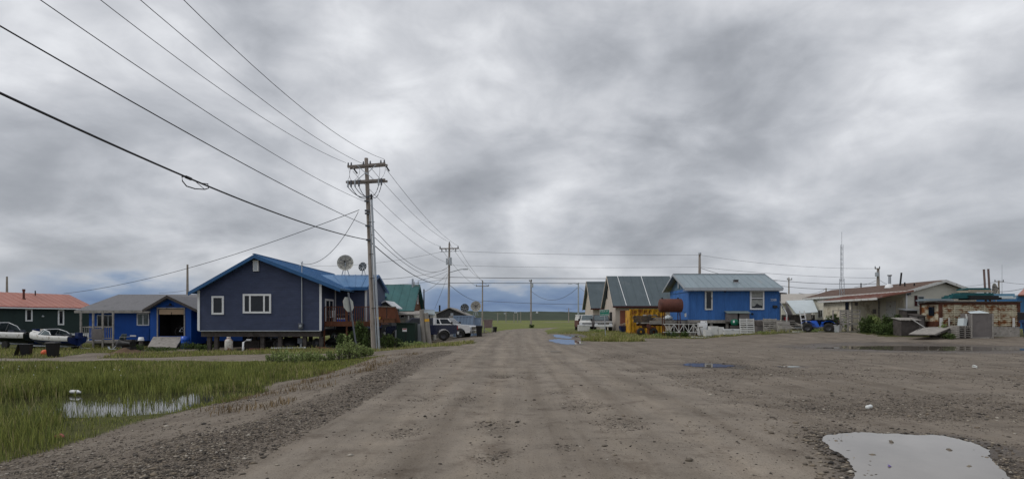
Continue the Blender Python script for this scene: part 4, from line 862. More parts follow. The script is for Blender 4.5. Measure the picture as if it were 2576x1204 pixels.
dish('small dark satellite dish on the wing roof near the tall pole', (X(912,43.6),43.6,zrf-.05), -.3, -.2, .34, m_dishd, Z(668,43.4)-zrf)
# ---- small white roofed shed and green roofed house behind the deck
d = 46.; t = thing('white_roofed_shed', 'little dark shed with white gable roof behind the timber deck', 'shed', (X(972,d),d,-.5), 0, world=True)
xa, xb, xc = X(948,d), X(971,d), X(990,d)
MB().prism([(xa,d,-.5),(xc-.15,d,-.5),(xc-.15,d,Z(770,d)),(xb,d,Z(759,d)),(xa,d,Z(770,d))],(0,3,0)).build('wall', m_greyw, t)
mb = MB(); gslab(mb, xa-.5, Z(775,d), xb, Z(755.5,d), d-.3, d+3.2,.08); gslab(mb, xb, Z(755.5,d), xc+.1, Z(773,d), d-.3, d+3.2,.08); mb.build('roof', m_white, t)
dA, dB = 50., 56.; gx = X(1033,dA); rX = gx+.35
t = thing('green_roofed_house', 'old house with steep teal metal roof and brown board gable', 'house', (gx-3, dA, -.5), 0, world=True)
ez_, rz_, rd = Z(777,dA), Z(715,53.), 53.
MB().lap([(0,0),(7,0),(7,ez_+.45),(0,ez_+.45)], (gx-7,dA+.02,-.45), (1,0,0), (0,-1,0), .18, .02).bx(gx-7,gx-.01,dA+.03,dB,-.5,ez_).build('wall', m_creamv, t)
MB().prism([(gx+.002,dA,ez_-.1),(gx+.002,dB,ez_-.1),(gx+.002,rd,rz_-.15)],(-.2,0,0)).build('gable', m_board, t)
rf = MB().slab((gx-8,dA-.35,ez_-.15),(rX,dA-.35,ez_-.15),(rX,rd,rz_),(gx-8,rd,rz_),.1,rib=.7,rh=.02,rw=.03).slab((rX,dB+.35,ez_-.15),(gx-8,dB+.35,ez_-.15),(gx-8,rd,rz_),(rX,rd,rz_),.1).build('roof', m_teal, t)
window(t, (gx,53.3,ez_+.55), (0,1,0), (1,0,0), .6, .9, .1, (), name='window')
window(t, (X(1006,dA),dA,Z(800,dA)), (1,0,0), (0,-1,0), .45, .75, .09, ())
MB().bx(X(1020,dA),X(1020,dA)+.75,dA-.05,dA,-.3,Z(782,dA)).build('door', m_whitep, t)
pr = MB().slab((gx-3,dA-1.6,ez_-.45),(gx+1.0,dA-1.6,ez_-.45),(gx+1.0,dA-.0,ez_-.15),(gx-3,dA-.0,ez_-.15),.08).build('porch_roof', m_wood, t)
for x in (gx-2.9,gx+.1): MB().bar((x,dA-1.5,-.5),(x,dA-1.5,ez_-.53),.09).build('porch_post', m_whitep, t)
MB().cyl((X(1038.5,52.8),52.7,rz_-.3),(X(1038.5,52.8),52.7,rz_+.5),.09).build('chimney', m_galv, t)
mb = MB()
for x in (1042,1052): mb.bar((X(x,52.6),52.6,rz_-.2),(X(x,52.6),52.6,rz_+.25),.05)
mb.bar((X(1040,52.6),52.6,rz_+.05),(X(1054,52.6),52.6,rz_+.12),.05).bar((X(1041,52.6),52.3,rz_-.15),(X(1053,52.6),52.3,rz_-.1),.05).build('roof_rack', m_wood, t)
t = thing('ladder', 'ladder fixed upright against far side of the teal roofed house', 'ladder', (gx+.36,54.6,ez_-.2), 0)
for y in (-.2,.2): MB().bar((.1,y,0),(.1,y,2.2),.05).build('rail', m_woodd, t)
for i in range(8): MB().bar((.1,-.2,.2+i*.28),(.1,.2,.2+i*.28),.035).build('rung', m_woodd, t)
t = thing('entry_shed', 'tiny cream entry shed with slanting roof beside the pale bollards', 'shed', (X(1077,50.5),50.5,-.5), 0, world=True)
d = 50.5; MB().bx(X(1062,d),X(1090,d),d,d+2,-.5,Z(787,d)).build('wall', m_creamv, t); MB().slab((X(1052,d),d-.3,Z(786,d)),(X(1095,d),d-.3,Z(790,d)),(X(1085,d),d+2.2,Z(778,d)),(X(1052,d),d+2.2,Z(776,d)),.09).build('roof', m_paleroof, t); MB().bx(X(1072,d),X(1081,d),d-.04,d-.005,-.4,Z(792,d)).build('door', m_int, t)
# ---- grey weathered shed
d = 58.; t = thing('grey_board_house', 'low weathered grey board house with shallow gable beyond the pickups', 'house', (X(1130,d),d,-.4), 0, world=True)
xa, xb, xc = X(1092,d), X(1131.6,d), X(1174,d); zr_ = Z(775,d); ze_ = Z(793,d)
MB().prism([(xa,d,-.6),(xc,d,-.6),(xc,d,ze_),(xb,d,zr_),(xa,d,ze_)],(0,7,0)).build('wall', m_greyw, t)
mb = MB(); gslab(mb, xa-.4, ze_-.05, xb, zr_+.12, d-.35, d+7.3,.1); gslab(mb, xb, zr_+.12, xc+.5, ze_-.1, d-.35, d+7.3,.1); rf = mb.build('roof', m_wood, t)
MB().cyl((X(1106,60),60,ze_+.3),(X(1106,60),60,ze_+1.1),.09).build('chimney', m_black, rf)
window(t, (X(1112,d),d-.01,.3), (1,0,0), (0,-1,0), .8, .7, .06, (.5,), fm=m_wood); MB().bx(X(1137,d),X(1152,d),d-.06,d-.005,-.5,1.2).build('door', m_woodd, t)
MB().bx(X(1134,d),X(1141,d),d-.3,d-.1,Z(800,d),Z(787,d)).build('meter_box', m_galv, t)
dish('dark mesh dish standing behind the pale blue container', (X(1169,60),60,1.0), 0, -.1, .44, m_dishd, Z(774,60)-1.0)
# ---- pale blue container
d = 52.; cz = G(X(1170,d),d)-.02; t = thing('shipping_container', 'pale blue corrugated shipping container behind the white pickup', 'container', (X(1170,d),d,cz), 0, world=True)
xa, xb, zt = X(1141,d), X(1190,d), Z(793,d)
def corr(mb, a, b_, z0_, z1_, n_, dep):     # corrugated sheet from a to b in plan, ribs dep deep
    a, b_ = Vector(a), Vector(b_); u_ = (b_-a).normalized(); nn_ = Vector((u_.y,-u_.x)); L_ = (b_-a).length; k_ = int(L_/n_); pr_ = []
    for i in range(k_):
        for f_, o_ in ((0,0),(.3,0),(.5,dep),(.8,dep)): p_ = a+u_*(L_*(i+f_)/k_)+nn_*o_; pr_.append(p_)
    pr_.append(b_)
    vs = [(p.x,p.y,z0_) for p in pr_]+[(p.x,p.y,z1_) for p in pr_]; m_ = len(pr_)
    return mb.add(vs, [(i,i+1,i+1+m_,i+m_) for i in range(m_-1)])
mb = MB(); corr(mb,(xa,d),(xb,d),cz+.12,zt-.1,.28,.04); mb.bx(xa+.02,xb-.02,d+.06,d+2.3,cz+.05,zt-.12).build('side_wall', m_contb, t)
MB().bx(xa-.02,xb+.02,d-.06,d+2.35,zt-.1,zt).bx(xa-.02,xb+.02,d-.05,d+.02,cz,cz+.115).bx(xb-.08,xb+.03,d-.055,d+.05,cz,zt-.1).bx(xa-.03,xa+.08,d-.055,d+.05,cz,zt-.1).build('frame', m_contb, t)
for i in (0,1):
    f = MB().bx(xb-.01,xb+.04,d+.1+i*1.1,d+1.12+i*1.1,cz+.12,zt-.12).build('door', m_contb, t)
    for q in (.3,.8): MB().cyl((xb+.06,d+.1+i*1.1+q,cz+.1),(xb+.06,d+.1+i*1.1+q,zt-.12),.02).build('lock_bar', m_galv, f)
dish('big cream mesh satellite dish standing on the pale blue container', (X(1197,53),53,zt), .1, -.12, .48, m_dish, Z(770,53)-zt)
d = 52.8; t = thing('locker', 'second blue locker standing against the container end', 'container', (X(1200,d),d,cz), 0)
MB().bx(-.32,.32,0,1.6,.0,1.72).build('body', m_contb, t); MB().bx(-.28,.28,-.03,-.004,.06,1.66).build('door', m_contb, t); MB().bx(-.34,.34,-.06,1.62,1.723,1.76).build('top', m_contb, t)
t = thing('white_cabinet', 'narrow white cabinet standing behind the white pickup roof', 'cabinet', (X(1137,53.),53.,cz), 0)
MB().bx(-.2,.2,0,.5,0,1.75).build('body', m_white, t); MB().bx(-.28,.28,-.1,.6,1.753,1.95).build('top_box', m_wood, t)
bin_('black wheelie bin standing at the end of the container', (X(1205.5,48.8),48.8,G(X(1205.5,48.8),48.8)), 0, .92)
bin_('small dark bin beyond the raised plywood hopper', (X(1245,66),66,G(X(1245,66),66)), .5, .62)
t = thing('raised_hopper', 'boarded plywood box raised on legs beside the far roadside pole', 'hopper', (X(1228,60),60,G(X(1228,60),60)), 0)
MB().loft([[(-.35,-.3,.55),(.35,-.3,.55),(.35,.3,.55),(-.35,.3,.55)],[(-.48,-.45,1.4),(.48,-.45,1.4),(.48,.45,1.4),(-.48,.45,1.4)]],close=True,smooth=False).build('box', M('faded_pink_plywood',(.27,.20,.19),.8,.2), t); MB().bx(-.52,.52,-.5,.5,1.403,1.45).build('lid', m_wood, t)
for a in (-.42,.42):
    for b_ in (-.35,.35): MB().bar((a,b_,0),(a,b_,.9),.08).build('leg', m_wood, t)
MB().bar((-.45,-.4,.35),(.3,-.4,-.02),.07).build('brace', m_wood, t)
# ---- transformer box, bollards
d = 40.; t = thing('transformer_box', 'dark green electrical transformer box with small white label', 'transformer', (X(1020.5,d),d,G(X(1020.5,d),d)), 0)
w_ = X(1042,d)-X(996,d); h_ = Z(811,d)-G(X(1020.5,d),d)
MB().bx(-w_/2,w_/2,0,1.2,0,h_-.06).build('cabinet', m_tgreen, t); MB().bx(-w_/2-.03,w_/2+.03,-.04,1.24,h_-.057,h_).build('lid', m_tgreen, t)
MB().bx(-.02,.02,-.012,-.004,.1,h_-.12).build('door_seam', m_black, t)
lb = MB().bx(-.23,.08,-.014,-.004,h_-.62,h_-.40).build('label', m_white, t); MB().bx(-.21,.06,-.02,-.015,h_-.475,h_-.42).build('stripe', m_red, lb)
t = thing('leaning_sheet', 'grey sheet panel leaning behind the transformer box', 'panel', (X(1050,41.5),41.5,G(X(1050,41.5),41.5)), (0,.02,0)); MB().bx(-.25,.35,0,.04,0,1.55).build('sheet', m_galv, t); MB().bx(-.27,-.2,-.03,.05,0,1.6).build('post', m_wood, t)
for px, tp, lean, lb, sticker in ((1063,779,-.07,'thick grey timber bollard leaning against the transformer box side',0),(1076,787,-.10,'grey timber bollard with yellow sticker near navy pickup',1)):
    dd = 41.; t = thing('bollard', lb, 'bollard', (X(px+4,dd),dd,G(X(px+4,dd),dd)-.1), (0,lean,0), 'timber bollards at the transformer box'); hh = Z(tp,dd)-G(X(px,dd),dd)+.1
    MB().cyl((0,0,0),(0,0,hh),.185,.165,14).build('post', m_conc, t)
    if sticker: MB().cyl((0,0,hh-.62),(0,0,hh-.42),.178,.177,14,cap=False).build('sticker', m_yel, t)
    MB().cyl((0,0,hh),(0,0,hh+.02),.15,.13,14).build('cap', m_conc, t)
t = thing('electric_conduit_box', 'small grey riser box half hidden behind the transformer', 'utility box', (X(1001,43.5),43.5,G(X(1001,43.5),43.5)), 0)
MB().bx(-.2,.2,-.1,.1,.5,1.1).build('box', m_galv, t); MB().bx(-.04,.04,-.04,.04,0,.5).build('post', m_wood, t)

def tyre(label, px, d_, z_, rx=0):
    x_ = X(px,d_); t = thing('tyre_ring', label, 'tyre', (x_,d_,G(x_,d_)+z_), (rx,0,.3), 'old tyres stored under the navy house')
    MB().lathe([(.17,-.1),(.30,-.11),(.33,-.06),(.33,.06),(.30,.11),(.17,.1),(.17,-.1)],(0,0,0),20).build('tread', m_rubber, t); MB().lathe([(0,-.03),(.16,-.04),(.18,.05),(.1,.02),(0,.02)],(0,0,0),14).build('rim', m_rim, t)
tyre('old tyre lying flat, lowest of the pair between the piers', 778, 38.9, .11); tyre('old tyre lying on another tyre between the piers', 779, 38.9, .34); tyre('old tyre leaning upright near the house corner pier', 797, 38.7, .32, 1.35); tyre('old tyre leaning upright beside the cargo sled', 700, 38.6, .32, 1.4)
junk('dark_tarp_heap', 'heap of black tarpaulin in shadow under the navy house centre', 'tarp', 730, 39.4, lambda t: (MB().lathe([(0,0),(.9,0),(.85,.3),(.55,.62),(.2,.75),(0,.76)],(0,0,0),14).build('sheet', m_black, t), MB().tube([(-.8,-.3,.1),(-.3,-.6,.45),(.3,-.6,.4),(.8,-.3,.1)],.02,5).build('rope', m_galv, t)))
junk('wooden_crate', 'dark wooden crate pushed under the navy house near propane tank', 'crate', 640, 39.8, lambda t: (MB().bx(-.5,.5,-.35,.35,0,.6).build('body', m_woodd, t), MB().bx(-.53,.53,-.37,.37,.6,.65).build('lid', m_woodd, t)))
junk('engine_block', 'grey outboard engine cowling standing between the house piers', 'engine', 757, 38.6, lambda t: (MB().box((0,0,.5),(.32,.4,.36)).build('cowling', m_insul, t), MB().box((0,.05,.17),(.12,.14,.34)).build('shaft', m_galv, t)))
t = dup(bpy.data.objects['snowmobile'], (X(846,39.5),39.5,G(X(846,39.5),39.5)), 2.9, 'dark snowmobile stored in shadow beneath the timber deck')
bpy.data.objects['snowmobile']['group'] = 'black snowmobiles'; t['group'] = 'black snowmobiles'
# ================================================================ PICKUPS AND OTHER VEHICLES
def wheel(par, x, y, r, w_, side, name='wheel'):
    m = MB().lathe([(r*.55,-w_/2),(r*.92,-w_/2),(r,-w_/2+.04),(r,w_/2-.04),(r*.92,w_/2),(r*.55,w_/2)],(x,y,r),22,'y')
    o = m.build(name, m_rubber, par); MB().lathe([(0,side*w_*.36),(r*.2,side*w_*.42),(r*.5,side*w_*.36),(r*.56,side*w_*.5),(r*.58,side*w_*.5),(r*.58,-side*w_*.3),(0,-side*w_*.3)],(x,y,r),14,'y').build('rim', m_rim, o); return o
def arch(cx, r, z, a0=180, a1=0, n_=9): return [(cx+r*math.cos(math.radians(a0+(a1-a0)*i/(n_-1))), z+r*math.sin(math.radians(a0+(a1-a0)*i/(n_-1)))) for i in range(n_)]
def pickup(name, label, loc, rz, pm, old=False, cabx=(-.75,1.15), white_rail=False, crew=False, tw=.95, roofz=1.86):
    t = thing(name, label, 'pickup truck', loc, rz); xr, xf = -2.75, 2.75; wr_ = .40 if not old else .36; zb_ = .48 if not old else .42; belt = 1.22 if not old else 1.08
    a = arch(-1.7, wr_+.1, .42); b_ = arch(1.85, wr_+.1, .42)
    pr_ = [(xr,zb_+.1)]+[(x,max(z,zb_)) for x,z in a]+[(x,max(z,zb_)) for x,z in b_]+[(xf,zb_+.05),(xf,belt-.22),(xf-.1,belt-.10),(cabx[1]+.1,belt),(xr,belt)]
    MB().prism([(x,-tw,z) for x,z in pr_],(0,2*tw,0)).build('body', pm, t)
    MB().bx(xr+.1,cabx[0]-.08,-tw+.1,tw-.1,belt-.02,belt+.004).build('cargo_bed', m_black, t)
    x0_,x1_ = cabx; ty = tw-.17; sl_ = .62 if not old else .42
    lo = [(x0_,-tw+.03,belt),(x1_,-tw+.03,belt),(x1_,tw-.03,belt),(x0_,tw-.03,belt)]; hi = [(x0_+.12,-ty,roofz),(x1_-sl_,-ty,roofz),(x1_-sl_,ty,roofz),(x0_+.12,ty,roofz)]
    MB().loft([lo,hi],close=True,smooth=False).build('cab', pm, t)
    def face(i, j, inset_u, u0, u1, v0, v1, nm):
        A_, B_, C_, D_ = [Vector(k) for k in (lo[i],lo[j],hi[j],hi[i])]; q = []
        for u_, v_ in ((u0,v0),(u1,v0),(u1,v1),(u0,v1)): q.append(A_.lerp(B_,u_).lerp(D_.lerp(C_,u_),v_))
        nn_ = (q[1]-q[0]).cross(q[3]-q[0]).normalized(); c_ = sum(q,Vector())/4; 
        if nn_.dot(c_-Vector(((x0_+x1_)/2,0,(belt+roofz)/2))) < 0: nn_ = -nn_
        MB().prism([p_+nn_*.004 for p_ in q], nn_*.008).build(nm, m_glassg if old else m_glass, t)
    face(1,2,0,.06,.94,.08,.92,'windscreen'); face(3,0,0,.1,.9,.15,.88,'rear_window')
    for i,j in ((0,1),(2,3)):
        if crew: face(i,j,0,.06,.48,.1,.88,'side_window'); face(i,j,0,.54,.94,.1,.88,'side_window')
        else: face(i,j,0,.12,.92,.1,.86,'side_window')
    for s in (-1,1):
        for x in (-1.7,1.85): wheel(t, x, s*(tw-.15), wr_, .27, s)
        MB().box((xr-.01,s*(tw-.09),belt-.22),(.05,.16,.32)).build('tail_light', m_red, t)
        MB().box((xf+.01,s*(tw-.2),belt-.32),(.05,.3,.2 if not old else .16)).build('headlight', m_headl, t)
        MB().box((x1_-.15,s*(tw+.1),belt+.12),(.1,.2,.2)).build('wing_mirror', m_black, t)
    MB().bx(xr-.14,xr-.005,-tw+.03,tw-.03,.5,.68).build('rear_bumper', m_chrome, t)
    fb_ = MB().bx(xf+.005,xf+.18,-tw+.02,tw-.02,.46,.68).build('front_bumper', m_chrome if not old else m_white, t)
    g = MB().bx(xf+.004,xf+.03,-tw+.36,tw-.36,belt-.44,belt-.2); g.build('grille', m_black, t)
    gb = MB(); [gb.bx(xf+.031,xf+.05,-tw+.36,tw-.36,z_,z_+.035) for z_ in (belt-.42,belt-.33,belt-.24)]; gb.build('grille_bar', m_chrome, t)
    MB().bx(-.9+.0,-.88,-tw-.006,-tw-.001,.6,belt-.03).bx(x1_-.1,x1_-.08,-tw-.006,-tw-.001,.6,belt-.03).build('door_gap', m_black, t)
    MB().bx(-.72,-.5,-tw-.03,-tw-.002,belt-.2,belt-.16).build('door_handle', m_chrome, t)
    if white_rail: MB().bx(cabx[0]-.05,cabx[0]+.1,-tw+.02,tw-.02,belt+.01,roofz+.02).build('cab_guard', m_white, t)
    return t
d = 45.3; pickup('pickup_truck', 'dark navy pickup seen from its rear side beside timber bollards', (X(1150,d)-2.75,d,G(-5,d)-.0), math.radians(184), m_carn, cabx=(-1.0,1.4), crew=True, white_rail=True, roofz=1.78)
d = 49.8; pickup('pickup_truck', 'white pickup with chrome grille parked nose towards the road behind navy one', (-6.0,d,G(-5,d)), math.radians(-14), m_carw, crew=True, cabx=(-1.1,1.3), roofz=1.74)
d = 60.; t = pickup('pickup_truck', 'derelict dark square nosed pickup behind the green street sign', (X(1519,d),d+2.4,G(9.6,d)), math.radians(-92), m_carold, old=True, cabx=(-.9,1.0), roofz=1.72)
MB().bx(2.77,2.83,-.92,.92,.93,1.02).build('nose_strip', m_white, t); MB().prism([(2.85,-.5,.5),(2.85,.25,.62),(2.85,.1,.25),(2.85,-.35,.3)],(.05,0,0)).build('crumpled_panel', m_whitep, t)
d = 63.; pickup('wrecked_truck', 'wrecked white truck with missing bonnet beside the dark square pickup', (X(1488,d)-.1,d+2.2,G(9,d)), math.radians(-100), m_whitep, old=True, cabx=(-.9,1.0), roofz=1.75, tw=.85)
d = 67.; t = thing('old_box_van', 'old rusty brown van with white top behind the chest freezer', 'van', (X(1468,d),d,G(8.2,d)), math.radians(-90))
MB().loft([[(-2,-.85,.4),(-2,.85,.4),(-2,.85,1.15),(-2,-.85,1.15)],[(1.6,-.85,.4),(1.6,.85,.4),(1.6,.85,1.15),(1.6,-.85,1.15)]],close=True,smooth=False).build('body', m_rust, t)
MB().loft([[(-2,-.82,1.16),(-2,.82,1.16),(-2,.7,1.72),(-2,-.7,1.72)],[(1.5,-.82,1.16),(1.5,.82,1.16),(1.2,.7,1.72),(1.2,-.7,1.72)]],close=True,smooth=False).build('cabin', m_whitep, t)
MB().bx(-2,1.25,-.74,.74,1.723,1.82).build('roof', m_white, t); MB().prism([(1.5,-.68,1.22),(1.5,.68,1.22),(1.27,.6,1.66),(1.27,-.6,1.66)],(.03,0,.01)).build('windscreen', m_glassg, t)
for s in (-1,1):
    for x in (-1.3,1.1): wheel(t, x, s*.75, .33, .2, s)
t = thing('chest_freezer', 'white chest freezer standing in front of the rusty old van', 'freezer', (X(1468.5,61),61,G(7.7,61)), 0)
MB().bx(-.62,.62,-.32,.32,.03,.62).build('body', m_whitep, t); MB().bx(-.63,.63,-.33,.34,.625,.70).build('lid', m_white, t); MB().bx(-.1,.1,-.35,-.332,.6,.66).build('handle', m_galv, t)
# ================================================================ CREAM HOUSES
def steep_house(label, gx, xe, y0, y1, ze_, zr_, wallm, roofm, door=True, straps=True):
    t = thing('cream_house', label, 'house', (gx, y0, G(gx,y0)), 0, world=True); ym = (y0+y1)/2; gz_ = G(gx,y0)-.3
    w_ = MB().bx(gx,xe,y0,y1,gz_,ze_-.05); w_.prism([(gx,y0,ze_-.05),(gx,y1,ze_-.05),(gx,ym,zr_-.2)],(.15,0,0)).build('wall', wallm, t)
    rf_ = MB().slab((gx-.35,y0-.4,ze_-.1),(xe+.3,y0-.4,ze_-.1),(xe+.3,ym,zr_),(gx-.35,ym,zr_),.12,rib=.9,rh=.015,rw=.03).slab((xe+.3,y1+.4,ze_-.1),(gx-.35,y1+.4,ze_-.1),(gx-.35,ym,zr_),(xe+.3,ym,zr_),.12).build('roof', roofm, t)
    MB().bx(gx-.35,xe+.3,y0-.45,y0-.41,ze_-.28,ze_-.09).build('fascia', m_darkred, rf_)
    b_ = MB()
    for ya in (y0-.4,y1+.4): b_.prism([(gx-.36,ya,ze_-.1),(gx-.36,ym,zr_+.01),(gx-.36,ym,zr_-.2),(gx-.36,ya,ze_-.3)],(-.05,0,0))
    b_.build('barge_board', m_cream, rf_)
    return t, rf_
t, rf = steep_house('cream house with steep slate roof and red brick coloured door, behind yellow container', 11.35, 18.0, 62.3, 69.7, Z(767,62.), Z(694,66.), m_cream, m_slate)
MB().bx(11.3,11.345,64.4,66.0,.1,2.3).build('side_door', m_int, t); MB().bx(11.3,11.345,67.6,68.0,3.9,4.8).build('slit_window', m_glass, t)
MB().bx(X(1560,62.25),X(1582,62.25),62.25,62.295,.2,2.45).build('door', m_brickdoor, t)
for a, b_ in ((1552.6,1576),(1612,1636)):
    MB().bar((X(a,66),65.9,Z(695,66)+.06),(X(b_,61.9),61.9,Z(767,62)-.03),.06,.05).build('roof_strap', m_white, rf)
steep_house('plain cream house with dull slate roof, standing farther back beside its twin', 10.55, 18, 74, 82, Z(773,74), Z(707.5,78), m_cream, m_slate)
# ================================================================ YELLOW CONTAINER, TRAILER, LUMBER
d = 54.; x0, x1 = X(1585,d), X(1672,d); zg = G(x0,d); zt = Z(777,d)
t = thing('yellow_container', 'rust streaked yellow steel container behind the flatbed trailer', 'container', (x0, d, zg), 0, world=True)
mb = MB(); corr(mb,(x0,d),(x1,d),zg+.1,zt-.08,.42,.06); mb.bx(x0+.01,x1-.01,d+.08,d+2.2,zg,zt-.1); mb.build('side_wall', m_yellow, t)
MB().bx(x0-.05,x0+.08,d-.09,d+.08,zg,zt).bx(x1-.08,x1+.05,d-.09,d+.08,zg,zt).bx(x0+.08,x1-.08,d-.09,d+.02,zt-.09,zt).bx(x0+.08,x1-.08,d-.09,d+.02,zg,zg+.09).bx(X(1612,d),X(1612,d)+.1,d-.1,d-.07,zg+.1,zt-.1).bx(X(1640,d),X(1640,d)+.1,d-.1,d-.07,zg+.1,zt-.1).build('frame', m_yellow, t)
t = thing('scrap_bin', 'dark blue scrap tote heaped with wooden scraps by the red door', 'bin', (X(1574,56.5),56.5,G(11.3,56.5)), 0)
MB().loft([[(-.52,-.4,.0),(.52,-.4,.0),(.52,.4,.0),(-.52,.4,.0)],[(-.6,-.5,.62),(.6,-.5,.62),(.6,.5,.62),(-.6,.5,.62)]],close=True,smooth=False).build('body', m_navyhull, t)
for i in range(7): MB().box((random.uniform(-.3,.3),random.uniform(-.2,.2),.66+.035*i),(random.uniform(.6,1.1),.16,.04),(random.uniform(-.05,.05),random.uniform(-.08,.08),random.uniform(-.6,.6))).build('scrap_board', m_tan if i%2 else m_wood, t)
d = 49.5; tz = Z(812,d); x0, x1 = X(1596,d), X(1700,d); gz = G(12.5,d)
t = thing('flatbed_trailer', 'old flatbed trailer with grey timber deck, loaded with lumber', 'trailer', ((x0+x1)/2, d, gz), 0, world=True)
MB().bx(x0+.6,x1+.9,d,d+1.9,tz-.05,tz+.05).bx(x0+1.3,x1+1.2,d-.08,d-.003,tz-.1,tz+.22).build('deck', m_wood, t)
MB().bx(x0+.5,x1+.8,d+.3,d+.42,tz-.25,tz-.055).bx(x0+.5,x1+.8,d+1.4,d+1.52,tz-.25,tz-.055).build('chassis', m_rustd, t)
MB().cyl((X(1632,d),d-.05,tz-.25),(X(1632,d),d+1.8,tz-.25),.2).build('axle_tank', m_rust, t)
for px in (1613,1645): MB().lathe([(.12,-.09),(.33,-.1),(.36,-.05),(.36,.05),(.33,.1),(.12,.09)],(X(px,d),d+.1,gz+.36),18,'y').build('wheel', m_rubber, t)
MB().bx(X(1634,d),X(1652,d),d+.3,d+.9,gz+.15,tz-.3).build('engine_cover', M('rusty_orange_steel',(.32,.10,.03),.7,.3,3), t)
def lumber(label, px0, px1, d, z, n_, m, seed, h=.05, name='lumber_pile'):
    t = thing(name, label, 'lumber', ((X(px0,d)+X(px1,d))/2, d, z), 0); r = random.Random(seed); L_ = X(px1,d)-X(px0,d)
    for i in range(n_):
        lay = i//4; MB().box((r.uniform(-.12,.12),-.3+(i%4)*.28,.03+lay*(h+.015)),(L_*r.uniform(.7,1.05),.2,h),(0,r.uniform(-.015,.015),r.uniform(-.04,.04))).build('plank', m, t)
    return t
lumber('dark rough planks stacked on left end of the flatbed trailer', 1595, 1640, d+.6, tz+.06, 24, m_woodd, 1, .085)
lumber('long weathered planks lying across the middle of the flatbed trailer', 1628, 1690, d+1.0, tz+.06, 20, m_wood, 2, .075)
def pallet(label, loc, rot, W_=1.2, H_=1.2, m=None, name='wooden_pallet', group='wooden pallets about the yard', n_=7):
    t = thing(name, label, 'pallet', loc, rot, group); m = m or m_wood
    for j, y in enumerate((-.06,.045)):
        mb = MB(); k_ = n_ if j == 0 else 2
        for i in range(k_): z_ = H_*(i+.5)/k_; mb.bx(-W_/2,W_/2,y-.011,y+.011,z_-.05,z_+.05)
        mb.build('deck_board', m, t)
    for x in (-W_/2+.03,0,W_/2-.03): MB().bx(x-.025,x+.025,-.047,.032,0,H_).build('stringer', m, t)
    return t
pallet('grey pallet lying flat over the trailer lumber, nearest the yellow container', (X(1641,d+.6),d+.9,tz+.68), (-1.57,0,.05), 1.0, 1.0)
pallet('dark pallet lying flat over the trailer lumber, nearest the brown tank', (X(1672,d+.6),d+.9,tz+.58), (-1.57,0,-.1), 1.1, 1.0, m_woodd)
t = thing('green_rope_heap', 'crumpled dirty white tarp over lumber below the brown tank', 'tarp', (X(1683,d),d+.5,tz+.35), 0); t.name = 'crumpled_tarp'
mb = MB(); mb.lathe([(0,0),(.4,.0),(.42,.12),(.25,.26),(0,.3)],n=12); mb.v = [(x*(1+.3*random.uniform(-1,1)),y,z+.08*random.uniform(-1,1)) for x,y,z in mb.v]; mb.build('sheet', m_tarpw, t)
MB().tube([(-.4,-.2,.05),(-.1,-.3,.25),(.2,-.2,.28),(.45,-.1,.02)],.015,5).build('rope', m_white, t)
# ---- horizontal brown tank on its stand
d = 48.4; t = thing('fuel_tank', 'large rusty brown cylindrical fuel tank on a thin dark stand', 'fuel tank', (X(1687,d),d,G(13.5,d)), 0)
zc = Z(768,d)-G(13.5,d); hl = (X(1716,d)-X(1658,d))/2; R_ = .575
MB().lathe([(0,-hl),(R_*.6,-hl+.0),(R_*.93,-hl+.05),(R_,-hl+.12),(R_,hl-.12),(R_*.93,hl-.05),(R_*.6,hl),(0,hl)],(0,0,zc),28,'x').build('tank', m_rust, t)
for x in (-.72,.62): MB().cyl((x,0,zc+R_-.02),(x,0,zc+R_+.1),.07).build('filler_cap', m_black, t)
for x in (-.62,.72):
    for y in (-.35,.35): MB().bar((x,y,-.05),(x*.98,y*.9,zc-R_*.75),.06).build('leg', m_rustd, t)
    MB().bx(x-.03,x+.03,-.4,.4,zc-R_*.85,zc-R_*.75).build('cradle', m_rustd, t)
MB().tube([(hl-.1,0,zc-R_+.05),(hl+.25,0,zc-R_+.05),(hl+.3,0,zc-R_-.25)],.03,6).tube([(hl-.3,0,zc-R_+.02),(hl-.1,.0,1.4),(hl-.05,.3,.9)],.02,5).build('fuel_pipe', m_navy2, t); MB().cyl((hl+.28,0,zc-R_-.38),(hl+.28,0,zc-R_-.08),.08).build('filter', m_white, t)
# ================================================================ SKY BLUE HOUSE
d = 49.; x0, x1, zf_ = X(1733.5,d), X(1959,d), Z(804,d); yb = 54.9
t = thing('blue_house', 'bright blue board house with pale green metal roof and two windows', 'house', ((x0+x1)/2, d, G(19,d)), 0, world=True)
ye = 48.35; ze_ = Z(723,ye); ym = 51.9; zr_ = Z(689.8,ym)+.02
MB().bx(x0,x1,d,yb,zf_,ze_-.02).build('wall', m_blue2, t)
MB().prism([(x0-.001,d,ze_-.03),(x0-.001,yb,ze_-.03),(x0-.001,ym,zr_-.22)],(.15,0,0)).build('gable', M('dull_blue_gable',(.09,.16,.24),.7,.2,2,stain=.2,stc=(.05,.09,.16)), t)
MB().bx(x0-.04,x0-.002,d,yb,ze_-.32,ze_-.27).build('gable_trim', m_navy2, t)
xa, xb = X(1723,ye), X(1970,ye)
rf = MB().slab((xa,ye,ze_),(xb,ye,ze_),(xb,ym,zr_),(xa,ym,zr_),.06,rib=.62,rh=.018,rw=.03).slab((xb,yb+.65,ze_),(xa,yb+.65,ze_),(xa,ym,zr_),(xb,ym,zr_),.06).build('roof', m_paleroof, t)
MB().bx(xa,xb,ye-.04,ye-.003,ze_-.2,ze_-.02).bx(xa+.02,xb-.02,ye,d-.003,ze_-.26,ze_-.2).build('fascia', m_galv, rf)
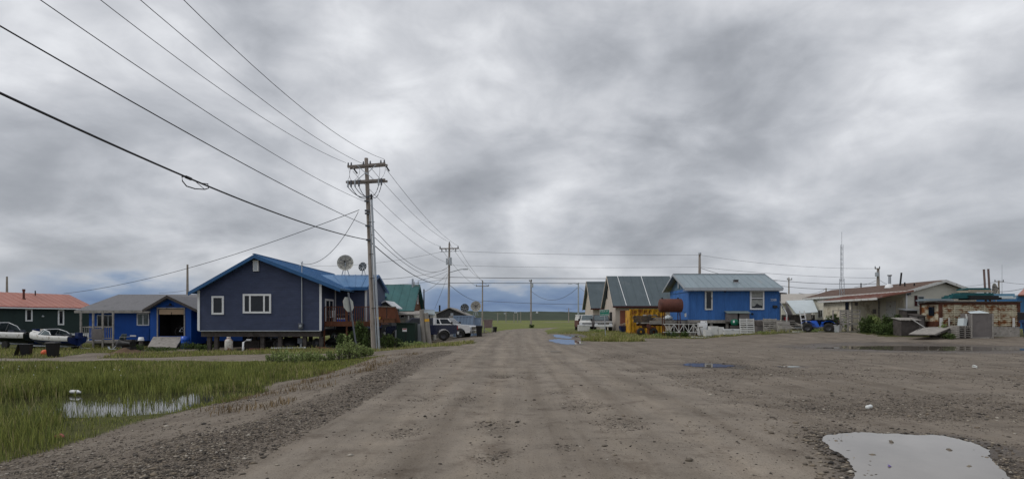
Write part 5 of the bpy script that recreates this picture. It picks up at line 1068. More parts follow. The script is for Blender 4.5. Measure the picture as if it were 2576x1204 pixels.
for xx in (xa-.045, xb+.005):
    bb = MB()
    for ya in (ye,yb+.65): bb.prism([(xx,ya,ze_+.01),(xx,ym,zr_+.03),(xx,ym,zr_-.17),(xx,ya,ze_-.19)],(.04,0,0))
    bb.build('barge_board', m_galv, rf)
MB().bx(xa,xb,ym-.08,ym+.08,zr_+.005,zr_+.05).build('ridge_cap', m_galv, rf)
yv = ye+1.3; zv = ze_+(zr_-ze_)*(yv-ye)/(ym-ye); xv = X(1851,yv)
vv = MB().bx(xv-.22,xv+.22,yv-.2,yv+.2,zv-.1,zv+.03).build('vent_base', m_galv, rf); MB().bx(xv-.17,xv+.17,yv-.15,yv+.15,zv+.03,zv+.18).bx(xv-.2,xv+.2,yv-.18,yv+.18,zv+.2,zv+.24).build('roof_vent', m_woodd, t)
MB().bx(x0-.08,x0-.02,ym-.15,ym+.25,ze_+.15,ze_+.75).build('gable_vent', m_galv, t)
window(t, (X(1772.7,d),d-.01,Z(779,d)), (1,0,0), (0,-1,0), .66, 1.69, .12, (), fm=m_whitep, depth=.08)
w2 = window(t, (X(1886,d),d-.01,Z(778.4,d)), (1,0,0), (0,-1,0), 1.22, 1.66, .13, (), (.6,), fm=m_white, depth=.08)
xw = X(1886,d); zw = Z(778.4,d)
MB().prism([(xw+.15,d-.045,zw+.85),(xw+1.07,d-.045,zw+.85),(xw+1.05,d-.045,zw+.35),(xw+.8,d-.045,zw+.42),(xw+.6,d-.045,zw+.55),(xw+.42,d-.045,zw+.32),(xw+.17,d-.045,zw+.25)],(0,-.012,0)).bx(xw+.15,xw+1.07,d-.05,d-.045,zw+1.1,zw+1.5).build('curtain', m_cloth, w2)
for px in (1733.5,1959): MB().bx(X(px,d)-.05,X(px,d)+.05,d-.035,d-.003,zf_,ze_-.28).build('corner_trim', m_blue2, t)
MB().bx(x0-.1,x1+.1,d-.05,d+.15,Z(812,d),zf_-.005).build('sill_beam', m_wood, t)
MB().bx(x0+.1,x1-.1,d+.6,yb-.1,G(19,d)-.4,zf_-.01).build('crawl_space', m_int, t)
for px in (1745,1790,1830,1870,1905,1950): MB().bx(X(px,d)-.1,X(px,d)+.1,d+.02,d+.22,G(X(px,d),d)-.2,Z(812,d)-.01).build('pier', m_wood, t)
for px, lb in ((1836,0),(1865.5,1)):
    f = MB().bx(X(px,d)-.42,X(px,d)+.42,d-.62,d-.04,Z(808.5,d),Z(787,d)).build('fuel_box', m_plyg, t); MB().prism([(X(px,d)-.5,d-.72,Z(787,d)+.02),(X(px,d)+.5,d-.72,Z(787,d)+.02),(X(px,d)+.5,d-.04,Z(781.5,d)),(X(px,d)-.5,d-.04,Z(781.5,d))],(0,0,-.04)).build('lid', M('pale_green_lid',(.22,.27,.26),.6,.1) if not lb else bpy.data.materials['pale_green_lid'], f)
MB().loft([[(X(1943.7,d),d-.16,Z(774,d)),(X(1953.8,d),d-.16,Z(774,d)),(X(1953.8,d),d-.005,Z(774,d)),(X(1943.7,d),d-.005,Z(774,d))],[(X(1943.7,d),d-.1,Z(767.5,d)),(X(1953.8,d),d-.1,Z(767.5,d)),(X(1953.8,d),d-.005,Z(767.5,d)),(X(1943.7,d),d-.005,Z(767.5,d))]],close=True,smooth=False).build('mailbox', m_black, t)
MB().cyl((X(1823.5,d),d-.14,Z(732,d)),(X(1823.5,d),d-.01,Z(732,d)),.09).build('lamp', m_black, t); MB().cyl((X(1892,d),d-.1,Z(789,d)),(X(1892,d),d-.01,Z(789,d)),.09).build('wall_outlet', m_black, t)
# side entry, stairs
ex0, ex1, ey = x1+.005, x1+.75, 50.2
en = MB().bx(ex0,ex1,ey,ey+2.4,zf_,ze_-.35).build('entry_wall', M('grey_blue_board',(.10,.13,.20),.7,.2), t)
dr = MB().bx(ex0+.05,ex0+.55,ey-.05,ey-.004,zf_+.02,zf_+2.05).build('door', m_whitep, t); MB().bx(ex0+.1,ex0+.3,ey-.06,ey-.052,zf_+1.0,zf_+1.85).build('door_pane', m_glass, dr)
MB().slab((ex0,ey-.4,ze_-.38),(ex1+.35,ey-.4,ze_-.38),(ex1+.35,ey+2.5,ze_-.12),(ex0,ey+2.5,ze_-.12),.1).build('entry_roof', m_woodd, t)
t = thing('wooden_stairs', 'grey wooden steps with handrail leading to the blue house door', 'stairs', (X(1985,48.5),48.5,G(23,48.5)), 0, world=True)
gz = G(23,48.5); MB().bx(ex0,ex1+.6,ey-1.3,ey-.06,zf_-.12,zf_-.04).build('landing', m_wood, t)
for i in range(5): MB().bx(ex0+.1+i*.2,ex0+1.3+i*.24,ey-1.62-i*.3,ey-1.32-i*.3,zf_-.28-i*.21,zf_-.23-i*.21).build('tread', m_wood, t)
MB().bar((ex0+.1,ey-1.3,zf_-.3),(ex0+1.0,ey-2.9,gz),.05,.2).bar((ex0+1.35,ey-1.3,zf_-.3),(ex0+2.3,ey-2.9,gz),.05,.2).build('stringer', m_wood, t)
MB().bar((X(1961,49.9),49.9,Z(757,49.9)),(X(1979,48.4),48.4,Z(789,48.4)),.07,.09).bar((X(1979,48.4),48.4,Z(789,48.4)),(X(1979,48.4),48.4,Z(822,48.4)),.09).build('handrail', m_whitep, t)
# ---- appliances and boxes in front of the blue house
def white_box(name, label, cat, px0, px1, pyt, d, mat, knob=True, lid=False, rz=0, dep=.6):
    xc = X((px0+px1)/2,d); g_ = G(xc,d); t = thing(name, label, cat, (xc,d,g_), rz); w_ = X(px1,d)-X(px0,d); h_ = Z(pyt,d)-g_
    if lid:
        MB().bx(-w_/2,w_/2,0,dep,.02,h_-.1).build('body', mat, t); MB().bx(-w_/2-.015,w_/2+.015,-.02,dep+.01,h_-.095,h_).build('lid', m_white, t); MB().bx(-.1,.1,-.03,-.021,h_-.09,h_-.03).build('handle', m_galv, t)
        MB().bx(-w_/2+.08,w_/2-.08,-.012,-.003,.1,h_-.2).build('front_panel', m_whitep, t)
    else:
        MB().bx(-w_/2,w_/2,0,dep,.02,h_).build('body', mat, t); MB().bx(-w_/2+.04,w_/2-.04,-.02,-.004,.08,h_-.1).build('door', mat, t); MB().bx(w_/2-.1,w_/2-.07,-.05,-.021,h_*.5,h_*.7).build('handle', m_galv, t)
    return t
white_box('washing_machine', 'clean white washing machine with small white box on top', 'appliance', 1760, 1779.8, 812, 47.8, m_white)
t = thing('small_box', 'small white box resting on top of the washing machine', 'box', (X(1770.5,48),48,Z(811.5,47.8)), 0); MB().bx(-.22,.22,-.12,.2,0,.17).build('body', m_white, t); MB().cyl((.12,-.135,.09),(.12,-.122,.09),.035).build('dial', m_black, t)
white_box('old_appliance', 'lowest of three grimy white appliances, beside the washing machine', 'appliance', 1775, 1791, 829, 46.2, m_whitep)
white_box('old_appliance', 'widest of three grimy white appliances, standing in the middle', 'appliance', 1787, 1807, 820, 46.7, m_whitep)
white_box('old_appliance', 'narrow grimy white appliance next to the long chest freezer', 'appliance', 1808.5, 1821, 822, 46.6, m_whitep)
white_box('chest_freezer', 'long white chest freezer beneath the two wall fuel boxes', 'freezer', 1822, 1864.5, 827, 46.4, m_whitep, lid=True)
t = thing('green_tote', 'round green plastic tub stacked behind the long chest freezer', 'tub', (X(1848,47.5),47.5,G(18.6,47.5)), 0)
MB().lathe([(0,.72),(.24,.72),(.32,.9),(.31,1.1),(.2,1.22),(0,1.25)],n=16).build('tub', m_greenp, t); MB().bx(-.3,.3,-.25,.25,0,.71).build('crate', m_woodd, t); MB().box((-.17,-.28,1.05),(.12,.04,.2)).build('label', m_white, t)
t = thing('hooded_box', 'grey wooden box with hood beside the tall leaning pallet', 'box', (X(1910,47.2),47.2,G(20.5,47.2)), 0)
MB().bx(-.27,.27,-.2,.3,0,.55).build('body', m_plyg, t); MB().prism([(-.3,-.24,.55),(-.3,.32,.55),(-.3,.32,.95),(-.3,-.1,.9)],(.6,0,0)).build('hood', m_woodd, t)
g46 = lambda px, d: (X(px,d),d,G(X(px,d),d))
pallet('tallest pale pallet leaning upright beside the long chest freezer', g46(1880,46.3), (-.12,0,.02), 1.18, 1.25, m_whitep)
pallet('grey pallet leaning under the blue house mailbox', g46(1937,46.6), (-.1,.02,0), 1.1, 1.12)
pallet('low slatted pallet leaning steeply at the foot of the steps', g46(1972,45.6), (-.22,.03,.1), 1.08, .85, m_wood)
pallet('flat pallet, bottom of the short stack under the steps', (X(2003,46.6),46.2,G(22.8,46)+.06), (-1.57,0,.1), 1.0, 1.0)
pallet('flat pallet, top of the short stack under the steps', (X(2002,46.6),46.3,G(22.8,46)+.2), (-1.57,0,-.05), 1.0, .9)
for a, b_, d_, lb in ((1700,1755,46.6,'pale board lying on earth below the white truss'),(1740,1783,45.3,'broad pale sheet on ground before the washing machine'),(1994,2050,44.6,'long pale board on ground below the blue quad bike'),(2052,2100,44.2,'pale board on ground before the pallet stand'),(2100,2140,43.8,'short pale board under the pallet stand front')):
    x_ = X((a+b_)/2,d_); t = thing('loose_board', lb, 'board', (x_,d_,G(x_,d_)+.035), (0,0,.03), 'loose boards on the ground'); w_ = X(b_,d_)-X(a,d_); MB().box((0,0,0),(w_,.3,.05)).build('board', m_whitep, t); MB().box((0,.3,-.005),(w_*.7,.16,.04),(0,0,.05)).build('plank', m_wood, t)
# ---- white lattice truss
d = 47.3; x0, x1 = X(1671,d), X(1757,d); zA, zB = Z(835,d), Z(815,d)
t = thing('lattice_truss', 'white steel lattice mast section lying beneath the brown tank', 'truss', ((x0+x1)/2, d, G(14.6,d)), 0, world=True)
for y in (d,d+.45):
    for z_ in (zA,zB): MB().bar((x0,y,z_),(x1,y,z_),.05).build('chord', m_whitep, t)
k_ = 7
for i in range(k_):
    a_ = x0+(x1-x0)*i/k_; c_ = x0+(x1-x0)*(i+1)/k_; MB().bar((a_,d,zA if i%2 else zB),(c_,d,zB if i%2 else zA),.04).bar((c_,d,zA),(c_,d,zB),.035).build('lattice_bar', m_whitep, t)
t = thing('timber_trestle', 'rough timber trestle under the lattice truss end', 'trestle', (X(1757,47.5),47.5,G(15.5,47.5)), 0)
for s in (-1,1): MB().bar((s*.3,0,0),(s*.1,.1,.75),.07).build('leg', m_wood, t)
MB().bx(-.35,.35,-.05,.15,.75,.83).build('top', m_wood, t)
def rubble(px0, px1, d, n_, seed, z0=.0):
    r = random.Random(seed); cols = [m_whitep, m_woodd, m_rust, m_black, m_galv, m_wood]
    kinds = [('paint_can','can'),('scrap_box','box'),('scrap_plank','plank')]
    for i in range(n_):
        x_ = X(px0+(px1-px0)*(i+.5)/n_,d)+r.uniform(-.1,.1); y_ = d+r.uniform(-.2,.4); nm, ct = kinds[i%3]
        m_ = cols[r.randrange(6)]; cn = {m_whitep:'grimy white',m_woodd:'dark',m_rust:'rusty brown',m_black:'black',m_galv:'grey metal',m_wood:'weathered grey'}[m_]
        o_ = RUB[len(used_rub)%len(RUB)]; used_rub.append(1)
        t = thing(nm, f'{cn} {nm.replace("_"," ")} {o_}', ct, (x_,y_,G(x_,y_)+z0), r.uniform(-.6,.6), 'scrap lying about the blue house')
        if i%3 == 0: MB().lathe([(0,0),(.14,0),(.14,.3),(0,.3)],n=12).build('can', m_, t); MB().lathe([(.145,.28),(.145,.31),(.12,.31)],n=12).build('rim', m_galv, t)
        elif i%3 == 1: MB().bx(-.2,.2,-.15,.15,0,.3).build('body', m_, t); MB().bx(-.21,.21,-.16,.16,.3,.34).build('lid', m_, t)
        else: MB().box((0,0,.12),(.9,.14,.05),(0,.15,0)).build('plank', m_, t); MB().box((0,.1,.03),(.3,.12,.06)).build('block', m_, t)
used_rub = []
RUB = ['behind the lattice truss near the trailer','behind the truss below the tank','between truss bars in the shade','under the blue house corner','behind the truss near the trestle','next to the trestle foot','beside the washing machine','behind the three appliances','under the sill beam mid wall','behind the green tub','in shade behind the tall pallet','under the beam by the hooded box','behind the grey pallet','under the entry of blue house','at the bottom of the steps','near the scrap under the steps','by the white ladder','behind the quad bike']
rubble(1675, 1755, 48.3, 6, 4); rubble(1785, 1960, 48.3, 9, 5); rubble(1975, 2020, 47.5, 2, 6)
# ================================================================ BEHIND THE STEPS: WHITE ROOFED SHED, PALE BUILDING
d = 52.; t = thing('lean_to_shed', 'low shed with sagging white sheet roof between blue house and quad', 'shed', (X(2020,d),d,G(26,d)), 0, world=True)
g_ = G(26,d); MB().slab((X(2003,d),d,Z(788.5,d)),(X(2058,d),d,Z(784,d)),(X(2045,54.5),54.5,Z(753.5,54.5)),(X(1978,54.5),54.5,Z(755.5,54.5)),.07).build('roof', m_tarpw, t)
MB().bx(X(1990,52.4),X(2050,52.4),52.4,54.3,g_,Z(791,52.4)).build('wall', m_woodd, t); MB().prism([(X(1976,54.),54.0,Z(758,54.)),(X(1994,52.2),52.2,Z(792,52.2)),(X(1976,54.),54.,Z(792,54.))],(.06,0,0)).build('gable', m_plyg, t)
MB().bx(X(2028,51.9),X(2040,51.9),51.85,51.95,g_,Z(788,51.9)).build('post', m_wood, t)
d = 64.; t = thing('pale_building', 'low pale beige building behind the white roofed shed', 'building', (X(2020,d),d,G(33,d)), 0, world=True)
MB().bx(X(1966,d),X(2092,d),d,d+7,0,Z(761,d)).build('wall', m_creamv, t)
MB().slab((X(1958,d),d-.4,Z(762,d)),(X(2100,d),d-.4,Z(761,d)),(X(2062,d+3.5),d+3.5,Z(738.5,d+3.5)),(X(1965,d+3.5),d+3.5,Z(738.5,d+3.5)),.12).build('roof', M('beige_roof',(.42,.39,.35),.8,.1,1.5,stain=.1,stc=(.36,.33,.3)), t)
MB().bx(X(2057,d),X(2070,d),d-.05,d-.004,.3,Z(768,d)).build('door', m_int, t)
t = thing('red_petrol_can', 'red and white fuel can on landing behind the stair rail', 'fuel can', (X(1990,49.5),49.5,zf_-.04), 0)
t.location = (ex1+.2, ey-.5, Z(804,49)-.04); MB().bx(-.16,.16,-.1,.1,0,.28).build('body', m_red, t); MB().cyl((.08,0,.28),(.14,0,.4),.03).build('spout', m_white, t)
t = thing('white_ladder', 'short white wooden ladder leaning by the blue quad bike', 'ladder', (X(2027,45.2),45.2,G(23.3,45.2)), (-.25,-.06,0))
for x in (-.2,.2): MB().bar((x,0,.1),(x*.9,0,1.72),.07,.04).build('rail', m_whitep, t)
for i in range(4): MB().bar((-.19,0,.32+i*.36),(.19,0,.32+i*.36),.03,.08).build('rung', m_whitep, t)
# ---- quad bike
d = 44.3; t = thing('quad_bike', 'bright blue quad bike with windshield and black rear box', 'quad bike', (X(2058,d),d,G(23.8,d)-.02), math.radians(150))
for x in (-.72,.72):
    for s in (-1,1): wheel(t, x, s*.5, .36, .30, s)
MB().loft([[(-.4,-.18,.45),(-.4,.18,.45),(-.4,.2,.8),(-.4,-.2,.8)],[(.1,-.22,.4),(.1,.22,.4),(.1,.18,.9),(.1,-.18,.9)],[(.75,-.2,.5),(.75,.2,.5),(.75,.16,.88),(.75,-.16,.88)]],close=True,smooth=False).build('body', m_atv, t)
for x in (-.72,.72):
    for s in (-1,1): MB().loft([[(x-.45,s*.22,.72),(x-.45,s*.66,.66)],[(x-.2,s*.22,.88),(x-.2,s*.68,.84)],[(x+.2,s*.22,.88),(x+.2,s*.68,.84)],[(x+.45,s*.22,.72),(x+.45,s*.66,.66)]],caps=False).build('fender', m_atv, t)
MB().loft([[(-.55,-.16,.82),(-.55,.16,.82),(-.55,.14,1.0),(-.55,-.14,1.0)],[(.1,-.14,.85),(.1,.14,.85),(.1,.1,.95),(.1,-.1,.95)]],close=True).build('seat', m_rubber, t)
MB().bar((.25,-.4,1.12),(.25,.4,1.12),.035).bar((.45,0,.85),(.25,0,1.12),.05).build('handlebar', m_black, t)
MB().prism([(.42,-.32,1.08),(.42,.32,1.08),(.3,.24,1.5),(.3,-.24,1.5)],(.02,0,.01)).build('windshield', m_glassg, t)
MB().bx(-1.35,-.5,-.5,.5,.93,1.0).bx(-1.35,-1.27,-.5,.5,.55,.93).bx(.55,1.1,-.4,.4,.93,.97).build('cargo_rack', m_black, t)
MB().bx(-.05,.35,-.2,.2,.3,.42).build('engine', m_insul, t); MB().box((-1.37,.3,.85),(.03,.1,.07)).build('tail_light', m_red, t)
t = thing('quad_trailer', 'black tub trailer parked behind the blue quad bike', 'trailer', (X(2082,43.7),44.6,G(24.5,43.7)), .3)
MB().loft([[(-.55,-.4,.45),(.5,-.4,.45),(.5,.4,.45),(-.55,.4,.45)],[(-.7,-.5,.95),(.62,-.5,.95),(.62,.5,.95),(-.7,.5,.95)]],close=True,smooth=False).build('tub', m_black, t)
for s in (-1,1): wheel(t, 0, s*.55, .3, .2, s)
MB().bar((-.5,0,.4),(-1.2,0,.4),.06).build('drawbar', m_black, t)
t = thing('white_fish_tote', 'white plastic tote bin standing beside the pallet stand', 'tote', (X(2103,43.6),43.6,G(24.8,43.6)), .05)
MB().loft([[(-.26,-.22,0),(.26,-.22,0),(.26,.22,0),(-.26,.22,0)],[(-.32,-.28,.5),(.32,-.28,.5),(.32,.28,.5),(-.32,.28,.5)]],close=True,smooth=False).build('body', m_white, t); MB().bx(-.34,.34,-.3,.3,.5,.56).build('rim', m_white, t)
# ---- pallet stand
d = 43.3; x0, x1 = X(2114,d), X(2163,d); gz = G(26,d); zt = Z(780.5,d); zm = Z(812,d)
t = thing('pallet_stand', 'tall grey stand knocked together from pallets, with diagonal braces', 'stand', ((x0+x1)/2, d, gz), 0, world=True)
xm_ = X(2132,d)
for x, y in ((x0,d),(xm_,d-.05),(x1,d),(x0,d+1),(x1,d+1)): MB().bar((x,y,gz-.05),(x,y,zt),.11 if x == xm_ else .08).build('leg', m_wood, t)
for i in range(5): z_ = zm+.1+(zt-zm-.15)*i/4.6; MB().bx(x0,xm_-.06,d-.03,d-.0,z_,z_+.12).bx(xm_+.06,x1,d+.97,d+1.0,z_,z_+.12).build('side_slat', m_wood, t)
MB().bx(xm_+.06,x1,d-.03,d,zm+.32,zm+.42).bx(xm_+.06,x1,d-.03,d,zt-.32,zt-.2).build('cross_rail', m_wood, t); MB().bx(x0,x1,d-.04,d+1.0,zm-.13,zm+.02).build('floor', m_wood, t)
MB().bx(x0-.04,x1+.05,d-.05,d+.05,zt,zt+.05).bx(x0-.04,x1+.05,d+.95,d+1.05,zt,zt+.05).build('top_rail', m_wood, t)
MB().bar((x0,d-.03,zm-.0),(xm_-.1,d-.08,gz+.15),.09,.05).build('brace', m_wood, t); MB().bar((xm_+.1,d-.08,zm-.15),(x1,d-.03,gz+.08),.09,.05).build('brace', m_wood, t); MB().bx(xm_,x1+.05,d-.06,d+.02,gz,gz+.1).build('foot_rail', m_wood, t)
# ---- radio mast
d = 50.; t = thing('lattice_mast', 'slender three legged radio mast rising beside the trailer home', 'mast', (X(2117.5,d),d,G(29,d)), 0)
g_ = G(29,d); h1, h2, h3 = Z(700,d)-g_, Z(615,d)-g_, Z(583,d)-g_
def leg3(w0, z0_, z1_, r_):
    P3 = [(w0*math.cos(a),w0*math.sin(a)) for a in (math.pi*.5+.4,math.pi*7/6+.4,math.pi*11/6+.4)]
    for x, y in P3: MB().cyl((x,y,z0_),(x,y,z1_),r_,n=6).build('leg', m_galv, t)
    mb = MB(); k = int((z1_-z0_)/.45)
    for i in range(k):
        for j in range(3): a_, b_ = P3[j], P3[(j+1)%3]; mb.bar((*a_,z0_+i*.45),(*b_,z0_+(i+1)*.45),.012)
    mb.build('lacing', m_galv, t)
leg3(.20, 0, h1, .022); leg3(.11, h1-.3, h2, .018); MB().cyl((0,0,h2-.3),(0,0,h3),.014,n=6).build('whip_antenna', m_galv, t)
MB().box((.06,-.1,h1-1.9),(.18,.15,.25)).build('clamp', m_rust, t)
# ================================================================ TRAILER HOME WITH BROWN ROOF
t = thing('trailer_home', 'cream sided trailer home with brown shingle roof and patched porch', 'house', (31.6, 42, G(31,42)), 0, world=True)
X0, X1, Y0, Y1 = 29.1, 34.3, 42., 56.5; zeave, zrg, zbs = Z(731,42)+.0, Z(703,41.6), .75; xm = 31.72
MB().lap([(0,0),(X1-X0,0),(X1-X0,zeave-zbs-.1),(xm-X0,zrg-zbs-.2),(0,zeave-zbs-.1)], (X0,Y0,zbs), (1,0,0), (0,-1,0), .15, .02).prism([(X0,Y0+.01,.3),(X1,Y0+.01,.3),(X1,Y0+.01,zeave-.1),(xm,Y0+.01,zrg-.2),(X0,Y0+.01,zeave-.1)],(0,.15,0)).bx(X0,X0+.15,Y0+.16,Y1,.3,zeave-.1).bx(X1-.15,X1,Y0+.16,Y1,.3,zeave-.1).bx(X0+.15,X1-.15,Y1-.15,Y1,.3,zeave-.1).build('wall', m_creamv, t)
xl_, xr_ = X(2280,41.6), X(2453.6,41.6); zl_ = Z(731,41.6)
rf = MB().slab((xl_,Y1,zl_),(xl_,Y0-.4,zl_),(xm,Y0-.4,zrg),(xm,Y1,zrg),.1).slab((xr_,Y0-.4,zl_+.0),(xr_,Y1,zl_),(xm,Y1,zrg),(xm,Y0-.4,zrg),.1).build('roof', m_brownroof, t)
fb = MB(); gslab(fb, xl_-.02, zl_, xm, zrg+.01, Y0-.47, Y0-.41, .2); gslab(fb, xm, zrg+.01, xr_+.02, zl_, Y0-.47, Y0-.41, .2); fb.bx(xl_-.04,xl_-.003,Y0-.4,Y1,zl_-.16,zl_+.01); fb.build('barge_board', m_whitep, rf)
MB().bx(X0-.03,X0+.09,Y0-.05,Y0-.021,.5,zeave-.15).build('corner_trim', m_white, t)
w3 = window(t, (X(2307,Y0),Y0-.02,Z(768,Y0)), (1,0,0), (0,-1,0), .5, .70, .05, (), (.33,.66), fm=m_whitep, gm=m_glassg); MB().bx(X(2300,Y0),X(2306.6,Y0),Y0-.06,Y0-.021,Z(769,Y0),Z(743,Y0)).build('shutter', m_darkred, t)
MB().bx(X(2279,Y0)+.05,X(2287,Y0),Y0-.2,Y0-.02,Z(742,Y0),Z(736,Y0)).build('porch_lamp', m_insul, t)
for i in range(3): window(t, (X0-.001,51.2+i*2,1.6), (0,1,0), (-1,0,0), .8, .8, .07, (.5,), fm=m_whitep)
MB().bx(X0-.05,X0-.003,43.1,44.15,.8,2.85).build('door', m_whitep, t); MB().bx(X0-.04,X0-.003,42.15,43.0,.5,3.1).build('stained_panel', m_creamp, t)
px0, px1, py0, py1 = 26.85, X0-.005, 45., 49.; zp = Z(753,45)
MB().bx(px0,px1,py0,py1,.3,zp-.05).build('porch_wall', m_creamp, t); MB().bx(px0-.02,px0+.08,py0-.03,py0-.003,.4,zp-.1).bx(px1-.12,px1-.0,py0-.03,py0-.003,.4,zp-.1).build('porch_trim', m_wood, t)
MB().bx(px0-.03,px0-.003,py0+.3,py0+.75,1.55,2.85).build('porch_window', m_glass, t)
MB().bx(X(2195,py0),X(2204,py0),py0-.015,py0-.004,Z(788,py0),Z(777,py0)).build('patch_panel', m_plyg, t); MB().bx(X(2150,py0),X(2158,py0),py0-.016,py0-.005,Z(768,py0),Z(760,py0)).build('patch_panel', m_plyg, t)
lb = MB(); lb.lap([(0,0),(3.6,0),(3.6,.7),(0,.7)], (px0-.001,py0+3.8,.9), (0,-1,0), (-1,0,0), .12, .02).build('lap_patch', m_whitep, t)
MB().slab((px0-.3,41.3,zp+.05),(px0-.3,49.3,zp-.02),(X0+.1,49.3,zl_-.02),(X0+.1,41.3,zl_+.03),.09,rib=.5,rh=.02,rw=.03).build('porch_roof', m_rustroof, t); MB().bx(px0-.36,px0-.303,41.3,49.3,zp-.14,zp+.01).build('porch_fascia', m_whitep, t)
def on_roof(px, y): x_ = X(px,y); return x_, y, zrg-(xm-x_)*(zrg-zl_)/(xm-xl_)
x_, y_, z_ = on_roof(2238,46.0); MB().cyl((x_,y_,z_-.1),(x_,y_,Z(694,y_)),.10).cyl((x_,y_,Z(694,y_)),(x_,y_,Z(691,y_)),.15,.17).build('chimney', m_galv, t); MB().lathe([(.32,0),(.26,.22),(.12,.34)],(x_-.05,y_,z_-.05),14).build('flashing', m_white, t)
x_, y_, z_ = on_roof(2264,45.4); MB().cyl((x_,y_,z_-.1),(x_+.12,y_,Z(685.5,y_)),.065).build('stove_pipe', m_black, t)
for px, y, h in ((2276,44.3,.3),(2166,52,.35),(2300,43,.18)): x_, y_, z_ = on_roof(px,y); MB().cyl((x_,y_,z_-.05),(x_,y_,z_+h),.05).build('vent_pipe', m_black, t)
# ================================================================ RUSTY CONTAINER AND WHAT LIES ROUND IT
d = 38.5; x0, x1, yb = X(2364,d), X(2562,d), 40.3; zt, zb = Z(761,d), Z(821,d); gz = G(31,d)
t = thing('rusty_container', 'badly rusted white ribbed container with small dark window, loaded with junk', 'container', ((x0+x1)/2, d, gz), 0, world=True)
mb = MB(); k_ = 12
for i in range(k_): h0 = zb+.04+(zt-zb-.12)*i/k_; h1 = zb+.04+(zt-zb-.12)*(i+1)/k_; hm = h0+(h1-h0)*.55; mb.add([(x0+.05,d-.0,h0),(x1-.05,d-.0,h0),(x1-.05,d-.055,hm),(x0+.05,d-.055,hm),(x0+.05,d-.0,h1),(x1-.05,d-.0,h1)],[(0,1,2,3),(3,2,5,4)])
mb.bx(x0+.02,x1-.02,d+.01,yb-.01,zb,zt-.02).build('side_wall', m_rustw, t)
f = MB().bx(x0-.06,x0+.13,d-.08,d+.05,zb,zt+.02).bx(x1-.1,x1+.06,d-.08,d+.05,zb,zt+.02).bx(x0+.13,x1-.1,d-.085,d,zt-.12,zt+.02).bx(x0-.06,x0,yb-.08,yb+.02,zb,zt+.02).bx(x0-.05,x0-.001,d+.05,yb-.08,zt-.1,zt+.01).bx(x0-.05,x0-.001,d+.05,yb-.08,zb,zb+.35).build('frame', m_rustd, t)
for px in (2400,2440,2475,2512,2546): MB().bx(X(px,d)-.03,X(px,d)+.03,d-.075,d-.056,zb+.03,zt-.12).build('rib', m_rustw, t)
MB().bx(x0-.03,x0+.001,39.0,39.5,zb+.75,zb+1.35).build('window', m_glass, t)
MB().bx(x0-.1,x1+.05,d-.05,yb,gz-.1,zb-.01).build('timber_base', m_wood, t)
for a, b_ in ((2361,2368),(2544,2549),(2383,2386)): MB().bx(X(a,d),X(b_,d),d-.13,d-.09,zb-.02,zb+.6).build('prop_board', m_whitep, t)
MB().bx(x0-.2,x1+.1,d-.15,yb,zt+.025,zt+.1).build('roof_sheet', m_woodd, t)
rz = zt+.1; gjunk = 'sheets and boards piled on the rusty container'
def sheet(name, label, cat, px0, px1, py0, py1, d_, m, tilt=0, extra=None, rz_=0, dep=1.0):
    x_ = X((px0+px1)/2,d_); z_ = Z((py0+py1)/2,d_); w_ = X(px1,d_)-X(px0,d_); h_ = max(.03,Z(py0,d_)-Z(py1,d_))
    t = thing(name, label, cat, (x_,d_,z_-h_/2), (tilt,0,rz_), gjunk); MB().bx(-w_/2,w_/2,0,dep,0,h_*.6).build('panel', m, t); MB().bx(-w_/2+.1,w_/2-.15,.05,dep-.1,h_*.6,h_).build('batten', extra or m, t); return t
sheet('teal_sheet', 'lowest teal sheet on the container roof, nearest the gable', 'sheet', 2396, 2440, 742, 750, 38.9, m_tealbrd)
sheet('teal_sheet', 'long teal sheet in the middle of the roof pile', 'sheet', 2415, 2505, 736, 743, 39.1, m_tealbrd)
sheet('tan_sheet', 'tan board lying under the top teal sheet', 'sheet', 2436, 2500, 728.5, 735, 39.2, M('beige_board',(.36,.31,.24),.8,.1), .06)
sheet('teal_sheet', 'topmost teal sheet of the pile by the two brown pipes', 'sheet', 2434, 2494, 723.5, 728.5, 39.3, m_tealbrd)
sheet('blue_sheet', 'crumpled light blue sheet at outer end of container roof', 'sheet', 2500, 2560, 738, 749, 39.0, M('light_blue_sheet',(.13,.27,.38),.5,.15,3,stain=.3,stc=(.5,.55,.58)))
sheet('white_sheet', 'white curved sheet next to the light blue one', 'sheet', 2514, 2556, 744, 751, 38.8, m_tarpw)
sheet('dark_tarp', 'black tarp folded over the middle of container roof', 'tarp', 2440, 2520, 743, 753, 38.7, m_black)
sheet('pale_sheet', 'pale corrugated sheet at the window end of container roof', 'sheet', 2330, 2400, 751, 756, 38.6, m_paleroof)
for px, py, lb in ((2477,678,'first brown stove pipe rising from the roof pile'),(2488,677,'second brown stove pipe, nearer the mesh dish')):
    d_ = 40.2; t = thing('stove_pipe', lb, 'pipe', (X(px+3,d_),d_,rz), (0,-.06,0), 'brown pipes above the rusty container'); h_ = Z(py,d_)-rz
    MB().cyl((0,0,0),(0,0,h_),.065,n=12).build('tube', M('brown_flue_pipe',(.16,.11,.10),.6,.2), t); MB().cyl((0,0,h_),(0,0,h_+.03),.072,n=12).build('rim', m_rustd, t)
dish('grey mesh dish lying low behind the piled container roof', (X(2503,40.6),40.6,rz), .5, -.1, .40, m_dish, Z(726,40.6)-rz)
d = 37.6; gz = G(28.5,d)
